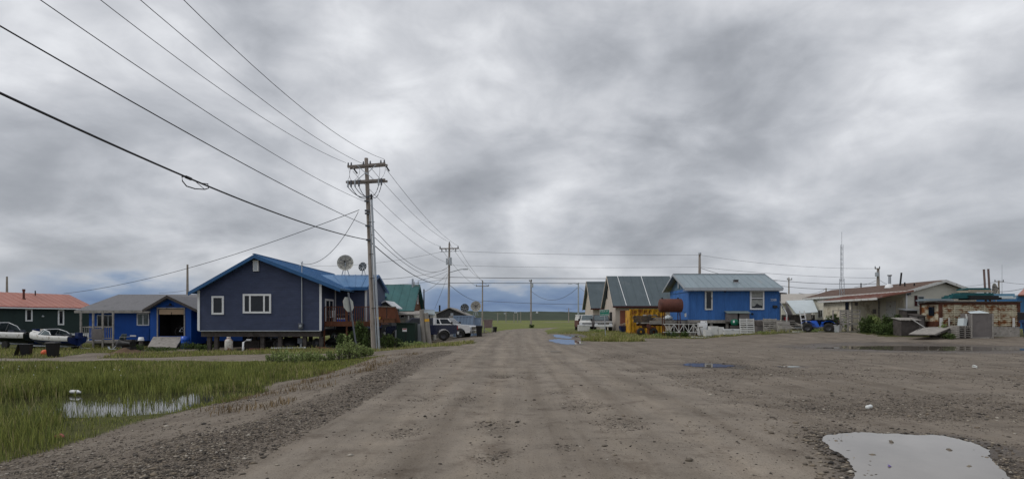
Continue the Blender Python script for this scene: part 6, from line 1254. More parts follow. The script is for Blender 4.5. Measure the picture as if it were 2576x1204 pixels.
def hutch(label, px0, px1, pyt, d_, m, lidm, name='plywood_hutch'):
    x_ = X((px0+px1)/2,d_); g_ = G(x_,d_); w_ = X(px1,d_)-X(px0,d_); h_ = Z(pyt,d_)-g_; t = thing(name, label, 'hutch', (x_,d_,g_), 0, 'old plywood hutches by the trailer home')
    MB().bx(-w_/2,w_/2,0,.8,0,h_-.06).build('body', m, t); MB().prism([(-w_/2-.08,-.12,h_-.12),(w_/2+.08,-.12,h_-.12),(w_/2+.08,.9,h_+.04),(-w_/2-.08,.9,h_+.04)],(0,0,.04)).build('lid', lidm, t); MB().bx(-w_/2,-w_/2+.08,-.03,-.003,0,h_-.13).bx(w_/2-.08,w_/2,-.03,-.003,0,h_-.13).build('corner_post', m_woodd, t); return t
hutch('tall dark hutch with pale slanting lid against the siding', 2280, 2307, 777, 40.8, m_woodd, m_galv)
hutch('long low dark hutch behind the tilted board ramp', 2266, 2312, 801, 38.8, m_woodd, m_wood)
hutch('dark narrow hutch between the low one and rusty container', 2308, 2327, 791, 39.4, m_plyg, m_woodd)
t = thing('leaning_plank', 'pale plank leaning down from the hutches onto the ramp', 'plank', (X(2318,38),38.6,gz+.1), 0); MB().bar((-.2,.1,1.15),(1.0,-.4,.15),.12,.04).build('plank', m_whitep, t); MB().bar((-.25,.2,1.0),(-.2,.1,1.15),.05).build('batten', m_wood, t)
t = thing('board_ramp', 'broad tilted grey board platform on the ground near the hutches', 'ramp', (X(2340,36.6),36.6,G(27,36.6)), 0, world=True)
q = [(X(2286,36),36,Z(839,36)),(X(2354,35.8),35.8,Z(840,35.8)),(X(2402,38),38,Z(820,38)),(X(2316,38.2),38.2,Z(824,38.2))]; MB().prism(q,(0,0,-.05)).build('deck', m_wood, t); MB().bar((X(2354,35.8),35.85,Z(842,35.8)),(X(2402,38),38,Z(822,38)),.06,.12).bar((X(2292,36),36.1,Z(842,36)),(X(2316,38.2),38.1,Z(826,38)),.06,.12).build('joist', m_woodd, t)
t = thing('pallet_stack', 'neat stack of seven grey pallets beside the big plywood crate', 'pallet stack', (X(2418,37),37,G(29,37)), 0)
bpy.data.objects.remove(t)
for i, nm in enumerate(('bottom','second lowest','third','middle','fifth','top')):
    pallet(f'{nm} pallet of the tidy stack beside the plywood crate', (X(2418,37),37-.35,G(29.2,37)+.07+i*.135), (-1.5708,0,.02*(-1)**i), .86, .8, m_wood, group='tidy pallet stack by the plywood crate', n_=5)
d = 37.; x0, x1 = X(2443,d), X(2498,d); g_ = G(30.5,d); t = thing('plywood_crate', 'big grey plywood crate with white sheet draped on top', 'crate', ((x0+x1)/2,d,g_), 0, world=True); zt2 = Z(788,d)
MB().bx(x0,x1,d,d+.9,g_,zt2).build('box', m_plyg, t); MB().bx(x0-.02,x0+.07,d-.03,d-.003,g_,zt2).bx(x1-.07,x1+.02,d-.03,d-.003,g_,zt2).bx(x0+.07,x1-.07,d-.028,d-.003,g_,g_+.06).build('corner_batten', m_wood, t)
MB().prism([(x0-.1,d-.05,zt2+.01),(x1-.3,d-.05,zt2+.03),(x1-.5,d+.4,zt2+.16),(x0+.1,d+.4,zt2+.1)],(0,.02,.03)).build('draped_sheet', m_tarpw, t)
t = thing('leaning_sheet', 'white sheet leaning on plywood crate side', 'sheet', (x0-.35,d+.2,g_), (0,.12,0)); MB().bx(-.1,.12,0,.5,.1,1.3).build('sheet', m_tarpw, t); MB().bar((.25,.1,1.1),(.1,.15,1.6),.07).build('stick', m_whitep, t)
t = thing('rusty_bucket', 'round rusty pan leaning on the container corner post', 'pan', (X(2348,38),38,G(28.5,38)+.02), (.9,0,0)); MB().lathe([(0,0),(.25,0),(.33,.1),(.33,.13),(.25,.04),(0,.04)],n=18).build('pan', m_woodd, t); MB().bar((.33,0,.12),(.5,0,.14),.03).build('handle', m_woodd, t)
# ---- far right: blue house with salmon roof, dumpster
d = 60.; t = thing('blue_cottage', 'blue cottage with salmon roof cut off by the photo edge', 'house', (X(2575,d),d,.3), 0, world=True)
MB().bx(X(2558,d),X(2558,d)+9,d,d+6,0,Z(742,d)).build('wall', M('mid_blue_wall',(.04,.14,.30),.6,.1), t); MB().slab((X(2552,d),d-.4,Z(741,d)),(X(2552,d)+10,d-.4,Z(741,d)),(X(2552,d)+10,d+3,Z(718,d)),(X(2575,d+3),d+3,Z(722,d)),.12).build('roof', m_salmon, t)
d = 17.; x0 = 16.32; t = thing('dumpster', 'dark blue steel dumpster with black lid at the photo edge', 'dumpster', (x0+.95,d+.6,0), 0)
MB().loft([[(-.8,-.5,.12),(.8,-.5,.12),(.8,.5,.12),(-.8,.5,.12)],[(-.95,-.62,1.42),(.95,-.62,1.42),(.95,.62,1.42),(-.95,.62,1.42)]],close=True,smooth=False).bx(-.99,.99,-.66,.66,1.38,1.46).build('body', M('dumpster_blue',(.012,.035,.10),.45,.15,2,stain=.05,stc=(.05,.03,.02)), t)
MB().prism([(-1.0,-.7,1.47),(-1.0,.7,1.47),(-1.0,.7,1.72),(-1.0,.1,1.68)],(2.0,0,0)).build('lid', m_black, t)
for s in (-1,1): MB().bx(s*.97-.05,s*.97+.05,-.45,.45,.9,1.0).build('lift_pocket', m_black, t)
for s in (-1,1): MB().cyl((s*.6,-.4,.06),(s*.6,-.34,.06),.07).build('caster', m_rubber, t)
# ================================================================ POLES
def crossarm(par, a, b_, w_=.10, h_=.13, m=None): return MB().bar(a,b_,w_,h_).build('crossarm', m or m_arm, par)
def insul(par, p, up=1, s=1., m=None):
    x, y, z = p; return MB().lathe([(0,0),(.05*s,0),(.07*s,.05*s*up),(.04*s,.08*s*up),(.065*s,.12*s*up),(.035*s,.16*s*up),(.05*s,.2*s*up),(0,.23*s*up)],(x,y,z),8).build('insulator', m or m_insul, par)
d = 36.; pb = Vector((X(942,d),d,G(X(942,d),d)-.3)); pt = Vector((X(921.3,d),d,Z(398,d)))
t = thing('utility_pole', 'tall weathered utility pole with double crossarms and grey riser conduits by the deck', 'utility pole', pb, 0, world=True)
MB().cyl(pb,pt,.19,.115,18).build('pole', m_pole, t)
def onp(z): return pb.lerp(pt,(z-pb.z)/(pt.z-pb.z))
A = [(X(876,d),d-.16,Z(421,d)),(X(971,d),d-.16,Z(413.5,d))]; B_ = [(X(872.7,d),d-.2,Z(460,d)),(X(971,d),d-.2,Z(454,d))]
for q in (A, B_):
    crossarm(t, q[0], q[1]); crossarm(t, (q[0][0]+.05,d+.2,q[0][2]), (q[1][0]+.05,d+.2,q[1][2]))
    c_ = (Vector(q[0])+Vector(q[1]))/2; s_ = -1 if q is A else 1
    for k in (-.6,.6): MB().bar((c_.x+k,d-.22,c_.z),(c_.x,d-.14,c_.z+s_*.55),.03,.04).build('arm_brace', m_galv, t)
for f in (.02,.10,.42,.60,.88,.97): p_ = Vector(A[0]).lerp(Vector(A[1]),f); insul(t,(p_.x,p_.y,p_.z+.06),1,.9)
for f in (.12,.98): p_ = Vector(A[0]).lerp(Vector(A[1]),f); MB().cyl((p_.x,p_.y+.3,p_.z-.04),(p_.x+.12,p_.y+.75,p_.z-.25),.05).build('dead_end_insulator', m_insul, t)
for f in (.06,.14,.24,.34,.84,.91): p_ = Vector(B_[0]).lerp(Vector(B_[1]),f); MB().cyl((p_.x,p_.y-.1,p_.z+.08),(p_.x,p_.y-.1,p_.z-.34),.045,.06,8).build('cutout_switch', m_insul if f in (.14,.34,.91) else m_galv, t)
cap = Vector((X(937,d),d-.25,Z(502,d)))
def pipe(name, pts, r, m): return MB().tube(pts, r, 8).build(name, m, t)
rb = Vector((X(956.5,d),d-.25,G(X(956,d),d)-.1)); pipe('riser_conduit', [cap, rb], .072, m_galv); pipe('riser_conduit', [(X(932,d),d-.2,Z(540,d)),(X(950,d),d-.2,rb.z)], .035, m_galv)
MB().cyl(cap-Vector((0,0,.05)),cap+Vector((-.02,0,.3)),.085,.05,10).build('conduit_head', m_black, t)
def curve3(p, q, sag, n_=9, side=0):
    p, q = Vector(p), Vector(q); return [p.lerp(q,i/n_)+Vector((side*4*(i/n_)*(1-i/n_),0,-sag*4*(i/n_)*(1-i/n_))) for i in range(n_+1)]
for f, sg in ((.06,.35),(.14,.45),(.24,.3),(.34,.35),(.84,.25),(.91,.45)):
    p_ = Vector(B_[0]).lerp(Vector(B_[1]),f)+Vector((0,-.1,-.34)); pipe('cable_tail', curve3(p_, cap+Vector((0,0,.25)), sg), .022, m_insul)
for f0, f1, s_ in ((.02,.06,.1),(.12,.14,-.12),(.30,.24,.15),(.84,.84,.05),(.98,.91,.12)):
    p_ = Vector(A[0]).lerp(Vector(A[1]),f0); q_ = Vector(B_[0]).lerp(Vector(B_[1]),f1); pipe('jumper_wire', curve3(p_,q_+Vector((0,-.1,.08)),.05,8,s_), .010, m_wire)
for z_ in (Z(560,d),Z(640,d),Z(700,d),Z(775,d)): p_ = onp(z_); pipe('conduit_strap', [p_+Vector((-.02,-.2,0)), (X(945,d)+(z_<4)*.2, d-.3, z_)], .018, m_black)
for f, z_ in ((0,Z(531,d)),(0,Z(538,d)),(0,Z(507,d)),(0,Z(569,d)),(0,Z(604,d))): p_ = onp(z_); MB().bx(p_.x-.18,p_.x+.12,d-.24,d-.1,z_-.05,z_+.05).build('wire_bracket', m_insul, t)
d2 = 75.; px2 = 1128.; p2 = Vector((X(px2,d2),d2,G(X(px2,d2),d2)-.2)); q2 = Vector((X(1130.5,d2),d2,Z(611,d2)))
t = thing('utility_pole', 'second roadside utility pole carrying transformer and street light arm', 'utility pole', p2, 0, world=True)
MB().cyl(p2,q2,.17,.12,14).build('pole', m_pole, t); A2 = [(X(1106,d2),d2-.16,Z(625.5,d2)),(X(1154,d2),d2-.16,Z(625,d2))]; crossarm(t,*A2,.12,.14)
for k in (-.65,.65): MB().bar((q2.x+k,d2-.2,A2[0][2]-.03),(q2.x,d2-.13,A2[0][2]-.45),.04).build('arm_brace', m_galv, t)
for f in (.03,.97): p_ = Vector(A2[0]).lerp(Vector(A2[1]),f); insul(t,p_+Vector((0,0,.07)),1,1.3)
insul(t, q2, 1, 1.0)
for f in (.12,.34,.85): p_ = Vector(A2[0]).lerp(Vector(A2[1]),f); MB().cyl(p_,p_-Vector((0,0,.42)),.06).build('cutout_switch', m_insul, t)
crossarm(t,(X(1107,d2),d2+.15,Z(633,d2)),(X(1154,d2),d2+.15,Z(631,d2)),.05,.05,m_galv)
MB().cyl((X(1133.5,d2),d2-.3,Z(667,d2)),(X(1133.5,d2),d2-.3,Z(648,d2)),.2,n=14).build('transformer', m_galv, t); MB().cyl((X(1124.5,d2),d2-.2,Z(666,d2)),(X(1124.5,d2),d2-.2,Z(650,d2)),.12,n=12).build('transformer', m_galv, t)
la = MB().tube([(X(1131,d2),d2-.1,Z(685,d2)),(X(1145,d2),d2-.1,Z(681,d2)),(X(1160,d2),d2-.1,Z(677,d2)),(X(1167,d2),d2-.1,Z(676.5,d2))],.05,8).build('lamp_arm', m_galv, t)
MB().box((X(1171,d2),d2-.1,Z(677,d2)),(.62,.26,.13)).build('lamp_head', m_galv, la)
def simple_pole(label, px, pt_, d_, arm=None, pyb=None, r=.13, tr=False, lean=0, lamp=None, group=None, mat=None):
    x_ = X(px,d_); zb_ = G(x_,d_)-.1 if pyb is None else Z(pyb,d_); zt_ = Z(pt_,d_); t = thing('utility_pole', label, 'utility pole', (x_,d_,zb_), 0, group, world=True); top = Vector((X(px+lean,d_),d_,zt_))
    MB().cyl((x_,d_,zb_),top,r*1.25,r*.85,10).build('pole', mat or m_pole, t)
    if arm: a_, b_, y_ = arm; crossarm(t,(X(a_,d_),d_-.18,Z(y_,d_)),(X(b_,d_),d_-.18,Z(y_,d_)),.12,.13); [insul(t,(X(k,d_),d_-.18,Z(y_,d_)+.06),1,1.2) for k in (a_+.5,b_-.5)]
    if tr: MB().cyl((X(px+tr,d_),d_-.2,Z(pt_+20,d_)),(X(px+tr,d_),d_-.2,Z(pt_+10,d_)),.22,n=12).build('transformer', m_galv, t)
    if lamp: l_ = MB().tube([(x_,d_-.1,Z(pt_+4,d_)),(X(px-10,d_),d_-.1,Z(pt_+1,d_)),(X(px-17,d_),d_-.1,Z(pt_+1.5,d_))],.06,6).build('lamp_arm', m_galv, t); MB().box((X(px-21,d_),d_-.1,Z(pt_+2,d_)),(.7,.3,.15)).build('lamp_head', m_galv, l_)
    return t
simple_pole('third roadside pole with crossarm, beside the container', 1213.4, 704.5, 110., (1198,1229.6,719.4), lean=.5)
simple_pole('far pole with small transformer at the end of the gravel road', 1335.8, 702.7, 112., (1331,1338,707), tr=3, r=.15)
simple_pole('pale light pole beside the parked old trucks', 1455, 710.8, 100., lamp=True, r=.13, mat=m_galv)
simple_pole('small distant pole with crossarm in the green meadow', 1430.6, 774, 330., (1424,1437,778), 809, .25)
for px, a in ((1252,786),(1273,784),(1293,789),(1302,787),(1310,783)):
    d_ = 300.; t = thing('meadow_post', 'bare post standing in meadow below the far hills', 'post', (X(px,d_),d_,-.4), 0, 'far bare posts in the meadow'); MB().cyl((0,0,0),(0,0,Z(a,d_)+.4),.22,.18,8).build('post', m_conc, t)
simple_pole('thin pole rising behind cobalt house roof, next to navy gable', 471.6, 665, 72., None, 760, .13)
simple_pole('thin pole behind the salmon roofed green house', 17.5, 695, 80., None, 760, .13)
simple_pole('tall pole behind the ridge of the bright blue house', 1760, 640, 76., (1757,1762,641), 720, .16, tr=0)
simple_pole('slim crossarm pole standing behind the pale beige building', 1984.5, 697, 105., (1979,1991,703), 770, .12)
simple_pole('shortest pole behind the roof corner of the trailer home', 2078, 724, 100., None, 770, .12)
simple_pole('stout brown pole with transformer behind the trailer home ridge', 2209, 675, 76., (2199,2211,675.5), 730, .18, tr=-5.5)
simple_pole('pole with crossarm behind the mesh dish on junk roof', 2512.5, 705, 90., (2500,2522,708), 770, .13)
t = thing('whip_antenna', 'hair thin antenna beside the pole at the far end of the junk roof', 'antenna', (X(2520.7,80),80,0), 0); MB().cyl((0,0,0),(0,0,Z(666,80)),.035,.02,6).build('rod', m_galv, t); MB().cyl((0,0,0),(0,0,Z(735,80)),.06,.05,6).build('mount', m_galv, t)
# ================================================================ WIRES
def wire(label, p, q, sag, r, m=None, cat='wire', n_=26, name='overhead_wire', group='overhead wires'):
    p, q = Vector(p), Vector(q); pts = [p.lerp(q,i/n_)+Vector((0,0,-sag*4*(i/n_)*(1-i/n_))) for i in range(n_+1)]
    o = MB().tube(pts, r, 5).build(name, m or m_wire); return tag(o, label, cat, group)
def aP(px, py, d_=36.): return Vector((X(px,d_),d_-.15,Z(py,d_)))
def back(p, z=None): return Vector((p.x-.7,-2,p.z if z is None else z))
for lb, px, py, s, r in (('thin wire running overhead to the outer end of the upper crossarm',872,411,1.45,.011),('thin wire running overhead to the middle of the upper crossarm',915,414,1.4,.011),
    ('thin wire running overhead to the road end of the upper crossarm',968,402,1.9,.011),('thin wire reaching the tall pole just below its lower crossarm',917,507,.88,.011),
    ('medium black wire reaching the tall pole at half height',928,569,.47,.016)): a_ = aP(px,py); wire(lb, a_, back(a_), s, r)
a_ = aP(928,604); q_ = back(a_, 6.48); t = thing('telephone_cable', 'thick black cable with slack loop, lowest overhead line to the tall pole', 'cable', a_, 0, world=True)
pts = [a_.lerp(q_,i/40)+Vector((0,0,-.88*4*(i/40)*(1-i/40))) for i in range(41)]; MB().tube(pts,.026,6).build('cable', m_wire, t)
c_ = pts[20]; k0, k1 = pts[19], pts[21]; u_ = (k1-k0).normalized(); c_ = pts[20]
e0, e1 = c_-u_*.62, c_+u_*.62
lp = [e0+Vector((0,-.03,-.0)), e0+u_*.25+Vector((0,-.03,.02)), e0+u_*.0+Vector((.04,-.05,.05)), e0-u_*.12+Vector((0,-.05,-.05)), e0+u_*.1+Vector((0,-.05,-.14)), c_+Vector((0,-.05,-.24)), e1-u_*.2+Vector((0,-.05,-.26)), e1+Vector((0,-.05,-.16)), e1+u_*.03+Vector((0,-.04,-.04)), e1-u_*.25+Vector((0,-.03,.02))]
MB().tube(lp,.017,6).build('slack_loop', m_wire, t); MB().tube([e0+u_*.1+Vector((0,-.05,-.14)), e0+u_*.55+Vector((0,-.04,-.03))],.01,5).build('loop_tie', m_wire, t); MB().cyl(c_+u_*.25,c_+u_*.5,.045).build('splice_case', m_wire, t)
def bP(px, py): return Vector((X(px,75.),75.-.15,Z(py,75.)))
for lb, a_, b_, s, r, m_ in (('thin wire from road end of tall pole crossarm to second pole',aP(973,427),bP(1152,618),.6,.014,m_wireg),('thin wire from the crossarm centre to the second pole top',aP(931,420),bP(1130.5,609),.6,.014,m_wireg),
    ('thin wire from the outer crossarm end across to second pole',aP(889,432),bP(1107,620),.7,.014,m_wireg),('neutral wire between the tall pole and second pole transformer',aP(925,510),bP(1128,662),.5,.014,m_wireg),
    ('upper service cable drooping between tall pole and second pole',aP(928,560),bP(1127,671),1.7,.018,m_wire),('lower service cable between tall pole and second pole',aP(928,582),bP(1126,697),1.1,.018,m_wire),
    ('thick sagging telephone cable between tall pole and second pole',aP(928,604),bP(1126,713),.95,.032,m_wire)): wire(lb, a_, b_, s, r, m_)
wire('long service wire from tall pole out to the green house', aP(905,529), (X(160,58),58,Z(738,58)), .8, .02)
wire('drooping service wire from tall pole to the navy house mast', aP(903,534), (X(761,37.9),37.9,Z(664,37.9)), .95, .016)
wire('faint wire crossing sky from second pole towards navy roof', bP(1108,634), (X(780,90),90,Z(668,90)), .6, .016, m_wireg)
E = lambda px,py,d_: Vector((X(px,d_),d_,Z(py,d_)))
for lb, a_, b_, s, r, m_ in (
    ('service wire from second pole to the back of the navy house',bP(1126,676),E(958,702,48),.25,.018,m_wire),('lower service wire from second pole to the navy house rear',bP(1127,699),E(965,716,48),.2,.018,m_wire),
    ('wire from second pole to the teal roof rack',bP(1126,681),E(1051,706,53),.1,.018,m_wire),('wire from second pole down to the teal house gable end',bP(1126,687),E(1063,736,55),.25,.018,m_wire),
    ('steep guy wire falling from the second pole to the grey house',bP(1127,690),E(1094,775,60),.1,.018,m_wire),('slanting wire from second pole down to the mesh dish',bP(1131,716),E(1216,759,109),.6,.03,m_wire),
    ('upper horizontal cable from second pole across the road',bP(1131,697),E(1760,698,76),.15,.035,m_wire),('lower horizontal cable from second pole across the road',bP(1131,711.5),E(1760,713,76),.0,.035,m_wire),
    ('faint high wire from the second pole to the pole behind blue house',bP(1154,632),E(1760,641,76),.2,.016,m_wireg),('faint second wire below the high one over the road',bP(1134,667),E(1760,671,76),.2,.014,m_wireg),
    ('low far wire crossing above the green meadow',E(1215,756,110),E(1500,765,110),.2,.035,m_wireg),
    ('wire from second pole crossarm outer end to the third pole',bP(1107,621),E(1198,719,110),.6,.018,m_wireg),('wire from second pole crossarm road end to the third pole',bP(1152,620),E(1229,719,110),.7,.018,m_wireg),('wire from second pole top to third pole top',bP(1130,611),E(1213,705,110),.6,.018,m_wireg),
    ('slack wire drooping between the two far road end poles',E(1338,733,111),E(1453,723,100),1.9,.035,m_wireg),('short wire from pale light pole to the cream twin houses',E(1457,722,100),E(1500,742,82),.3,.03,m_wireg),
    ('high faint wire from blue house pole to stout brown pole',E(1760,641,76),E(2203,675,76),.5,.016,m_wireg),('second faint wire sloping to the stout brown pole',E(1760,671,76),E(2204,699,76),.3,.018,m_wireg),
    ('service wire from blue house pole passing above its roof',E(1763,674,76),E(1960,705,90),.6,.028,m_wire),('dark wire passing behind the lattice mast, the upper one',E(1940,703,95),E(2207,713,80),.3,.034,m_wire),
    ('dark wire passing behind the lattice mast, the lower one',E(1960,718,95),E(2180,722,85),.4,.034,m_wire),('wire rising from pale building to the shortest pole',E(2010,737,70),E(2077,726,99),.4,.03,m_wireg),
    ('wire from stout brown pole down to the metal chimney roof',E(2212,703,76),E(2258,719,50),.2,.022,m_wireg),('wire from the stout brown pole back over the home ridge',E(2204,705,76),E(2150,722,60),.1,.022,m_wireg),
    ('wire rising out past the blue cottage to the photo edge',E(2505,733,60),E(2600,717,60),.2,.024,m_wireg),('faint wire between junk roof pole and photo edge',E(2513,707,90),E(2640,712,90),.3,.024,m_wireg),('faint wire from junk roof pole back behind the gable',E(2510,707,90),E(2400,722,90),.2,.02,m_wireg),
    ('fine wire in sky over the cobalt house ridge',E(400,736,75),E(471,729,72),.1,.02,m_wireg)): wire(lb, a_, b_, s, r, m_)
# ================================================================ SIGNS
d = 29.; b0 = Vector((X(900,d),d,G(X(900,d),d)-.1)); tp = Vector((X(876,d),d,Z(735,d)))
t = thing('stop_sign', 'stop sign seen from its pale back on a leaning post', 'sign', b0, 0, world=True)
MB().bar(b0,tp,.07,.05).build('post', m_insul, t); c_ = b0.lerp(tp,.82); a = math.radians(66); uu = Vector((math.cos(a),math.sin(a),0)); vv = (tp-b0).normalized(); nn = uu.cross(vv).normalized(); nn = nn if nn.y > 0 else -nn
c_ = Vector((X(878,d),d,Z(765,d)))+nn*.035
oc = [c_+uu*.41*math.cos(math.pi/8+i*math.pi/4)+vv*.41*math.sin(math.pi/8+i*math.pi/4) for i in range(8)]; pl = MB().prism(oc, nn*.012).build('plate', m_signbk, t)
MB().prism([k+nn*.0125 for k in oc], nn*.003).build('red_face', m_red, pl)
def meshtext(name, body, size, M4, mat, parent, world_off=True):
    c = bpy.data.curves.new(name, 'FONT'); c.body = body; c.size = size; c.extrude = .004; c.align_x = 'CENTER'; c.align_y = 'CENTER'
    o = bpy.data.objects.new(name+'_tmp', c); C.objects.link(o); bpy.context.view_layer.update(); me = bpy.data.meshes.new_from_object(o.evaluated_get(bpy.context.evaluated_depsgraph_get())); bpy.data.objects.remove(o)
    me.transform(Matrix.Translation(-OFF.get(parent.name,Vector())) @ M4); me.materials.clear(); me.materials.append(mat); o = bpy.data.objects.new(name, me); C.objects.link(o); o.parent = parent; return o
R3 = Matrix((-uu, vv, nn)).transposed().to_4x4(); meshtext('lettering', 'STOP', .27, Matrix.Translation(c_+nn*.02) @ R3, m_signw, pl)
d = 48.; gx = X(1523.5,d); b0 = Vector((gx,d,G(gx,d)-.1))
t = thing('street_sign', 'green street name sign on a thin galvanised post by the old pickup', 'sign', b0, 0, world=True)
MB().bar(b0,(X(1520,d),d,Z(780,d)),.06,.05).build('post', m_galv, t); z0, z1 = Z(793.5,d), Z(779,d); xa, xb = X(1508.5,d), X(1532,d)
pl = MB().prism([(xa,d-.05,z0),(xb,d-.05,z0+.04),(xb,d-.05,z1+.04),(xa,d-.05,z1)],(0,.02,0)).build('plate', m_signg, t)
bd = MB()
for p_, q_ in (((xa,z0),(xb,z0+.04)),((xb,z0+.04),(xb,z1+.04)),((xb,z1+.04),(xa,z1)),((xa,z1),(xa,z0))): bd.bar((p_[0],d-.06,p_[1]),(q_[0],d-.06,q_[1]),.012,.03)
bd.build('border', m_signw, pl)
RX = Matrix.Rotation(math.pi/2,4,'X'); meshtext('lettering','ICELA ST',.17,Matrix.Translation(((xa+xb)/2-.03,d-.06,z0+.36))@RX,m_signw,pl); meshtext('lettering','TUNDRA AVENUE',.085,Matrix.Translation(((xa+xb)/2,d-.06,z0+.14))@RX,m_signw,pl)
bh = bpy.data.objects['blue_house']; meshtext('house_number','2308',.26,Matrix.Translation((X(1945.5,49),48.98,Z(754,49)))@RX,m_white,bh)
# ================================================================ SHRUBS AND TALL WEEDS
def gb(px, d_): x_ = X(px,d_); return (x_,d_,G(x_,d_)-.03)
gL = 'shrubs along the yards'
for lb, px, d_, rx, h, n_, m_, lf in (
    ('big dark willow shrub in front of the deck balusters',902,37.9,.75,2.25,1700,m_leaf,.075),('dark willow shrub under the deck next to house corner',866,37.6,.6,1.5,1000,m_leaf,.07),('bushy willow between tall pole and deck stairs',972,37.6,.55,1.35,900,m_leaf,.07),
    ('low leafy shrub between conduits and transformer',990,38.3,.6,1.0,700,m_leaf,.07),('dark shrub directly behind the tall pole foot',930,37.4,.5,1.45,800,m_leaf,.07),
    ('light green weeds in front of the transformer box',1020,38.4,.8,.55,700,m_leafl,.06),('light green weeds at the foot of timber bollards',1062,39.0,.8,.5,700,m_leafl,.06),('tall weeds beside the sky facing ramp of garage',476,40.6,.8,.8,700,m_leaf,.06),
    ('shrub growing beneath navy house wall end by garage',520,38.4,.8,.6,700,m_leaf,.06),('dark shrub between snowmobile and white bucket',345,37.6,.5,.75,500,m_leaf,.06),('green weeds in front of the garage ramp',410,38.6,1.2,.4,800,m_leaf,.06),
    ('shrub behind white runabout against green house skirting',190,47,.9,1.0,600,m_leaf,.07),('shrub behind the white boat motor near green house',160,46,.8,1.3,600,m_leaf,.07),
    ('small willow before the truss near the trailer wheel',1690,46.6,.55,.75,600,m_leaf,.06),('dark clump growing through the lattice truss',1722,46.4,.55,.7,700,m_leaf,.06),('low weeds at the flatbed trailer wheels',1650,47.5,.7,.4,500,m_leafl,.06),
    ('tall willow left of the pallet stand by white tote',2094,46.5,.75,2.1,1300,m_leaf,.075),('pale leafy shrub behind pallet stand',2135,45.5,.5,2.0,600,m_leafl,.07),
    ('dense dark willow beside the pallet stand',2180,42.0,.75,1.55,1500,m_leaf,.075),('dense willow in front of stained plywood porch',2208,42.2,.8,2.0,1700,m_leafl,.075),('dark willow before the trailer home door',2238,41.6,.8,1.9,1800,m_leaf,.075),('willow at the trailer home corner beside hutches',2264,40.6,.7,1.7,1500,m_leaf,.075),('low willow front row beside the board ramp',2225,40.2,1.0,1.2,1600,m_leaf,.075),
    ('small bright shrub by the rusty container corner post',2372,37.8,.32,1.2,500,m_leafl,.06),('low weeds under the tilted board ramp edge',2392,36.6,.6,.5,400,m_leaf,.06),('small bright weed in front of quad bike',2052,43.6,.3,.45,250,m_leafl,.05),('weed tuft below the steps',2030,44.6,.3,.35,200,m_leafl,.05),
    ('weeds in front of the hooded box and pallets',1930,45.4,1.2,.25,500,m_leafl,.05),('small shrub by the roadside pole at the road end',1336,110,.7,1.0,200,m_leaf,.15),('weeds along the wrecked truck front',1500,57.5,.9,.4,400,m_leafl,.06)):
    bush('shrub', lb, 'shrub', gb(px,d_), rx, rx*.8, h, n_, m_, int(px*7+d_), lf, stems=10, group=gL)
r5 = random.Random(9)
for i, (px, d_, h) in enumerate(((690,24.6,.62),(712,25.2,.72),(735,24.4,.66),(757,25.0,.70),(780,25.6,.66),(803,25.2,.55),(828,25.8,.55),(858,26.0,.95),(874,26.6,1.25),(890,26.2,1.05),(908,27.2,.7),(926,27.4,.5))):
    bush('fireweed_clump', ('pale tall weed clump at the outer end of the roadside row','dense leafy weed clump, second in the roadside row','pale leafy weeds, third clump in the roadside row','fourth weed clump, mid row above the wet grass','fifth weed clump, mid row above the wet grass','sixth and lower weed clump of the roadside row','sparse weed clump just before the stop sign plants','tall weeds crowding the stop sign foot on its pond side','tallest weeds, directly before the stop sign post','tall weeds right at the foot of the stop sign','low weeds beside stop sign towards the road','last low weed clump of the roadside row by the road')[i], 'weeds', gb(px,d_), .42, .36, h*1.15, 620, m_leafl, 100+i, .045, stems=18, group='tall weeds along the side road', spire=.6)
# ================================================================ LITTER
t = thing('plastic_bottle', 'white plastic bottle floating at the edge of the wet pond', 'bottle', (X(187,15.2),15.2,-.44), (1.57,0,1.3)); t.scale = (.8,.8,.8); MB().lathe([(0,-.16),(.06,-.15),(.065,-.05),(.05,0),(.065,.05),(.065,.15),(.03,.2),(.03,.23),(0,.23)],n=12).build('body', m_white, t); MB().cyl((0,0,.23),(0,0,.26),.035).build('cap', m_white, t)
t = thing('pink_litter', 'crumpled pink plastic scrap at the edge of tall grass', 'litter', (X(151,9.4),9.4,G(X(151,9.4),9.4)+.02), .4); mb = MB(); mb.lathe([(0,0),(.06,.0),(.07,.03),(.03,.06),(0,.06)],n=8); mb.v = [(x*(1+.4*r5.uniform(-1,1)),y*.7,z) for x,y,z in mb.v]; mb.build('scrap', m_pink, t)
t = thing('crushed_can', 'crushed pale can lying on the gravel lot', 'can', (X(2186,9.55),9.55,.03), (0,1.5,.5)); MB().lathe([(0,-.06),(.03,-.06),(.034,-.05),(.028,0),(.034,.05),(.03,.06),(0,.06)],n=10).build('body', m_signw, t); MB().cyl((0,0,.06),(0,0,.064),.02).build('lid', m_galv, t)
t = thing('purple_wrapper', 'small purple sweet wrapper afloat in the near puddle', 'wrapper', (X(2238,5.75),5.75,.016), .7); MB().box((0,0,0),(.05,.02,.004),(.1,.1,0)).box((.03,.015,.003),(.025,.02,.004),(.2,0,.5)).build('foil', M('purple_foil',(.16,.10,.35),.3,.2), t)
t = thing('paper_scrap', 'white crumpled paper on the far gravel lot', 'paper', (X(2453,17.2),17.2,G(X(2453,17.2),17.2)+.03), .7); MB().box((0,0,0),(.2,.12,.02),(.2,.1,0)).box((.05,.02,.03),(.12,.1,.02),(.5,.3,.5)).build('sheet', m_signw, t)
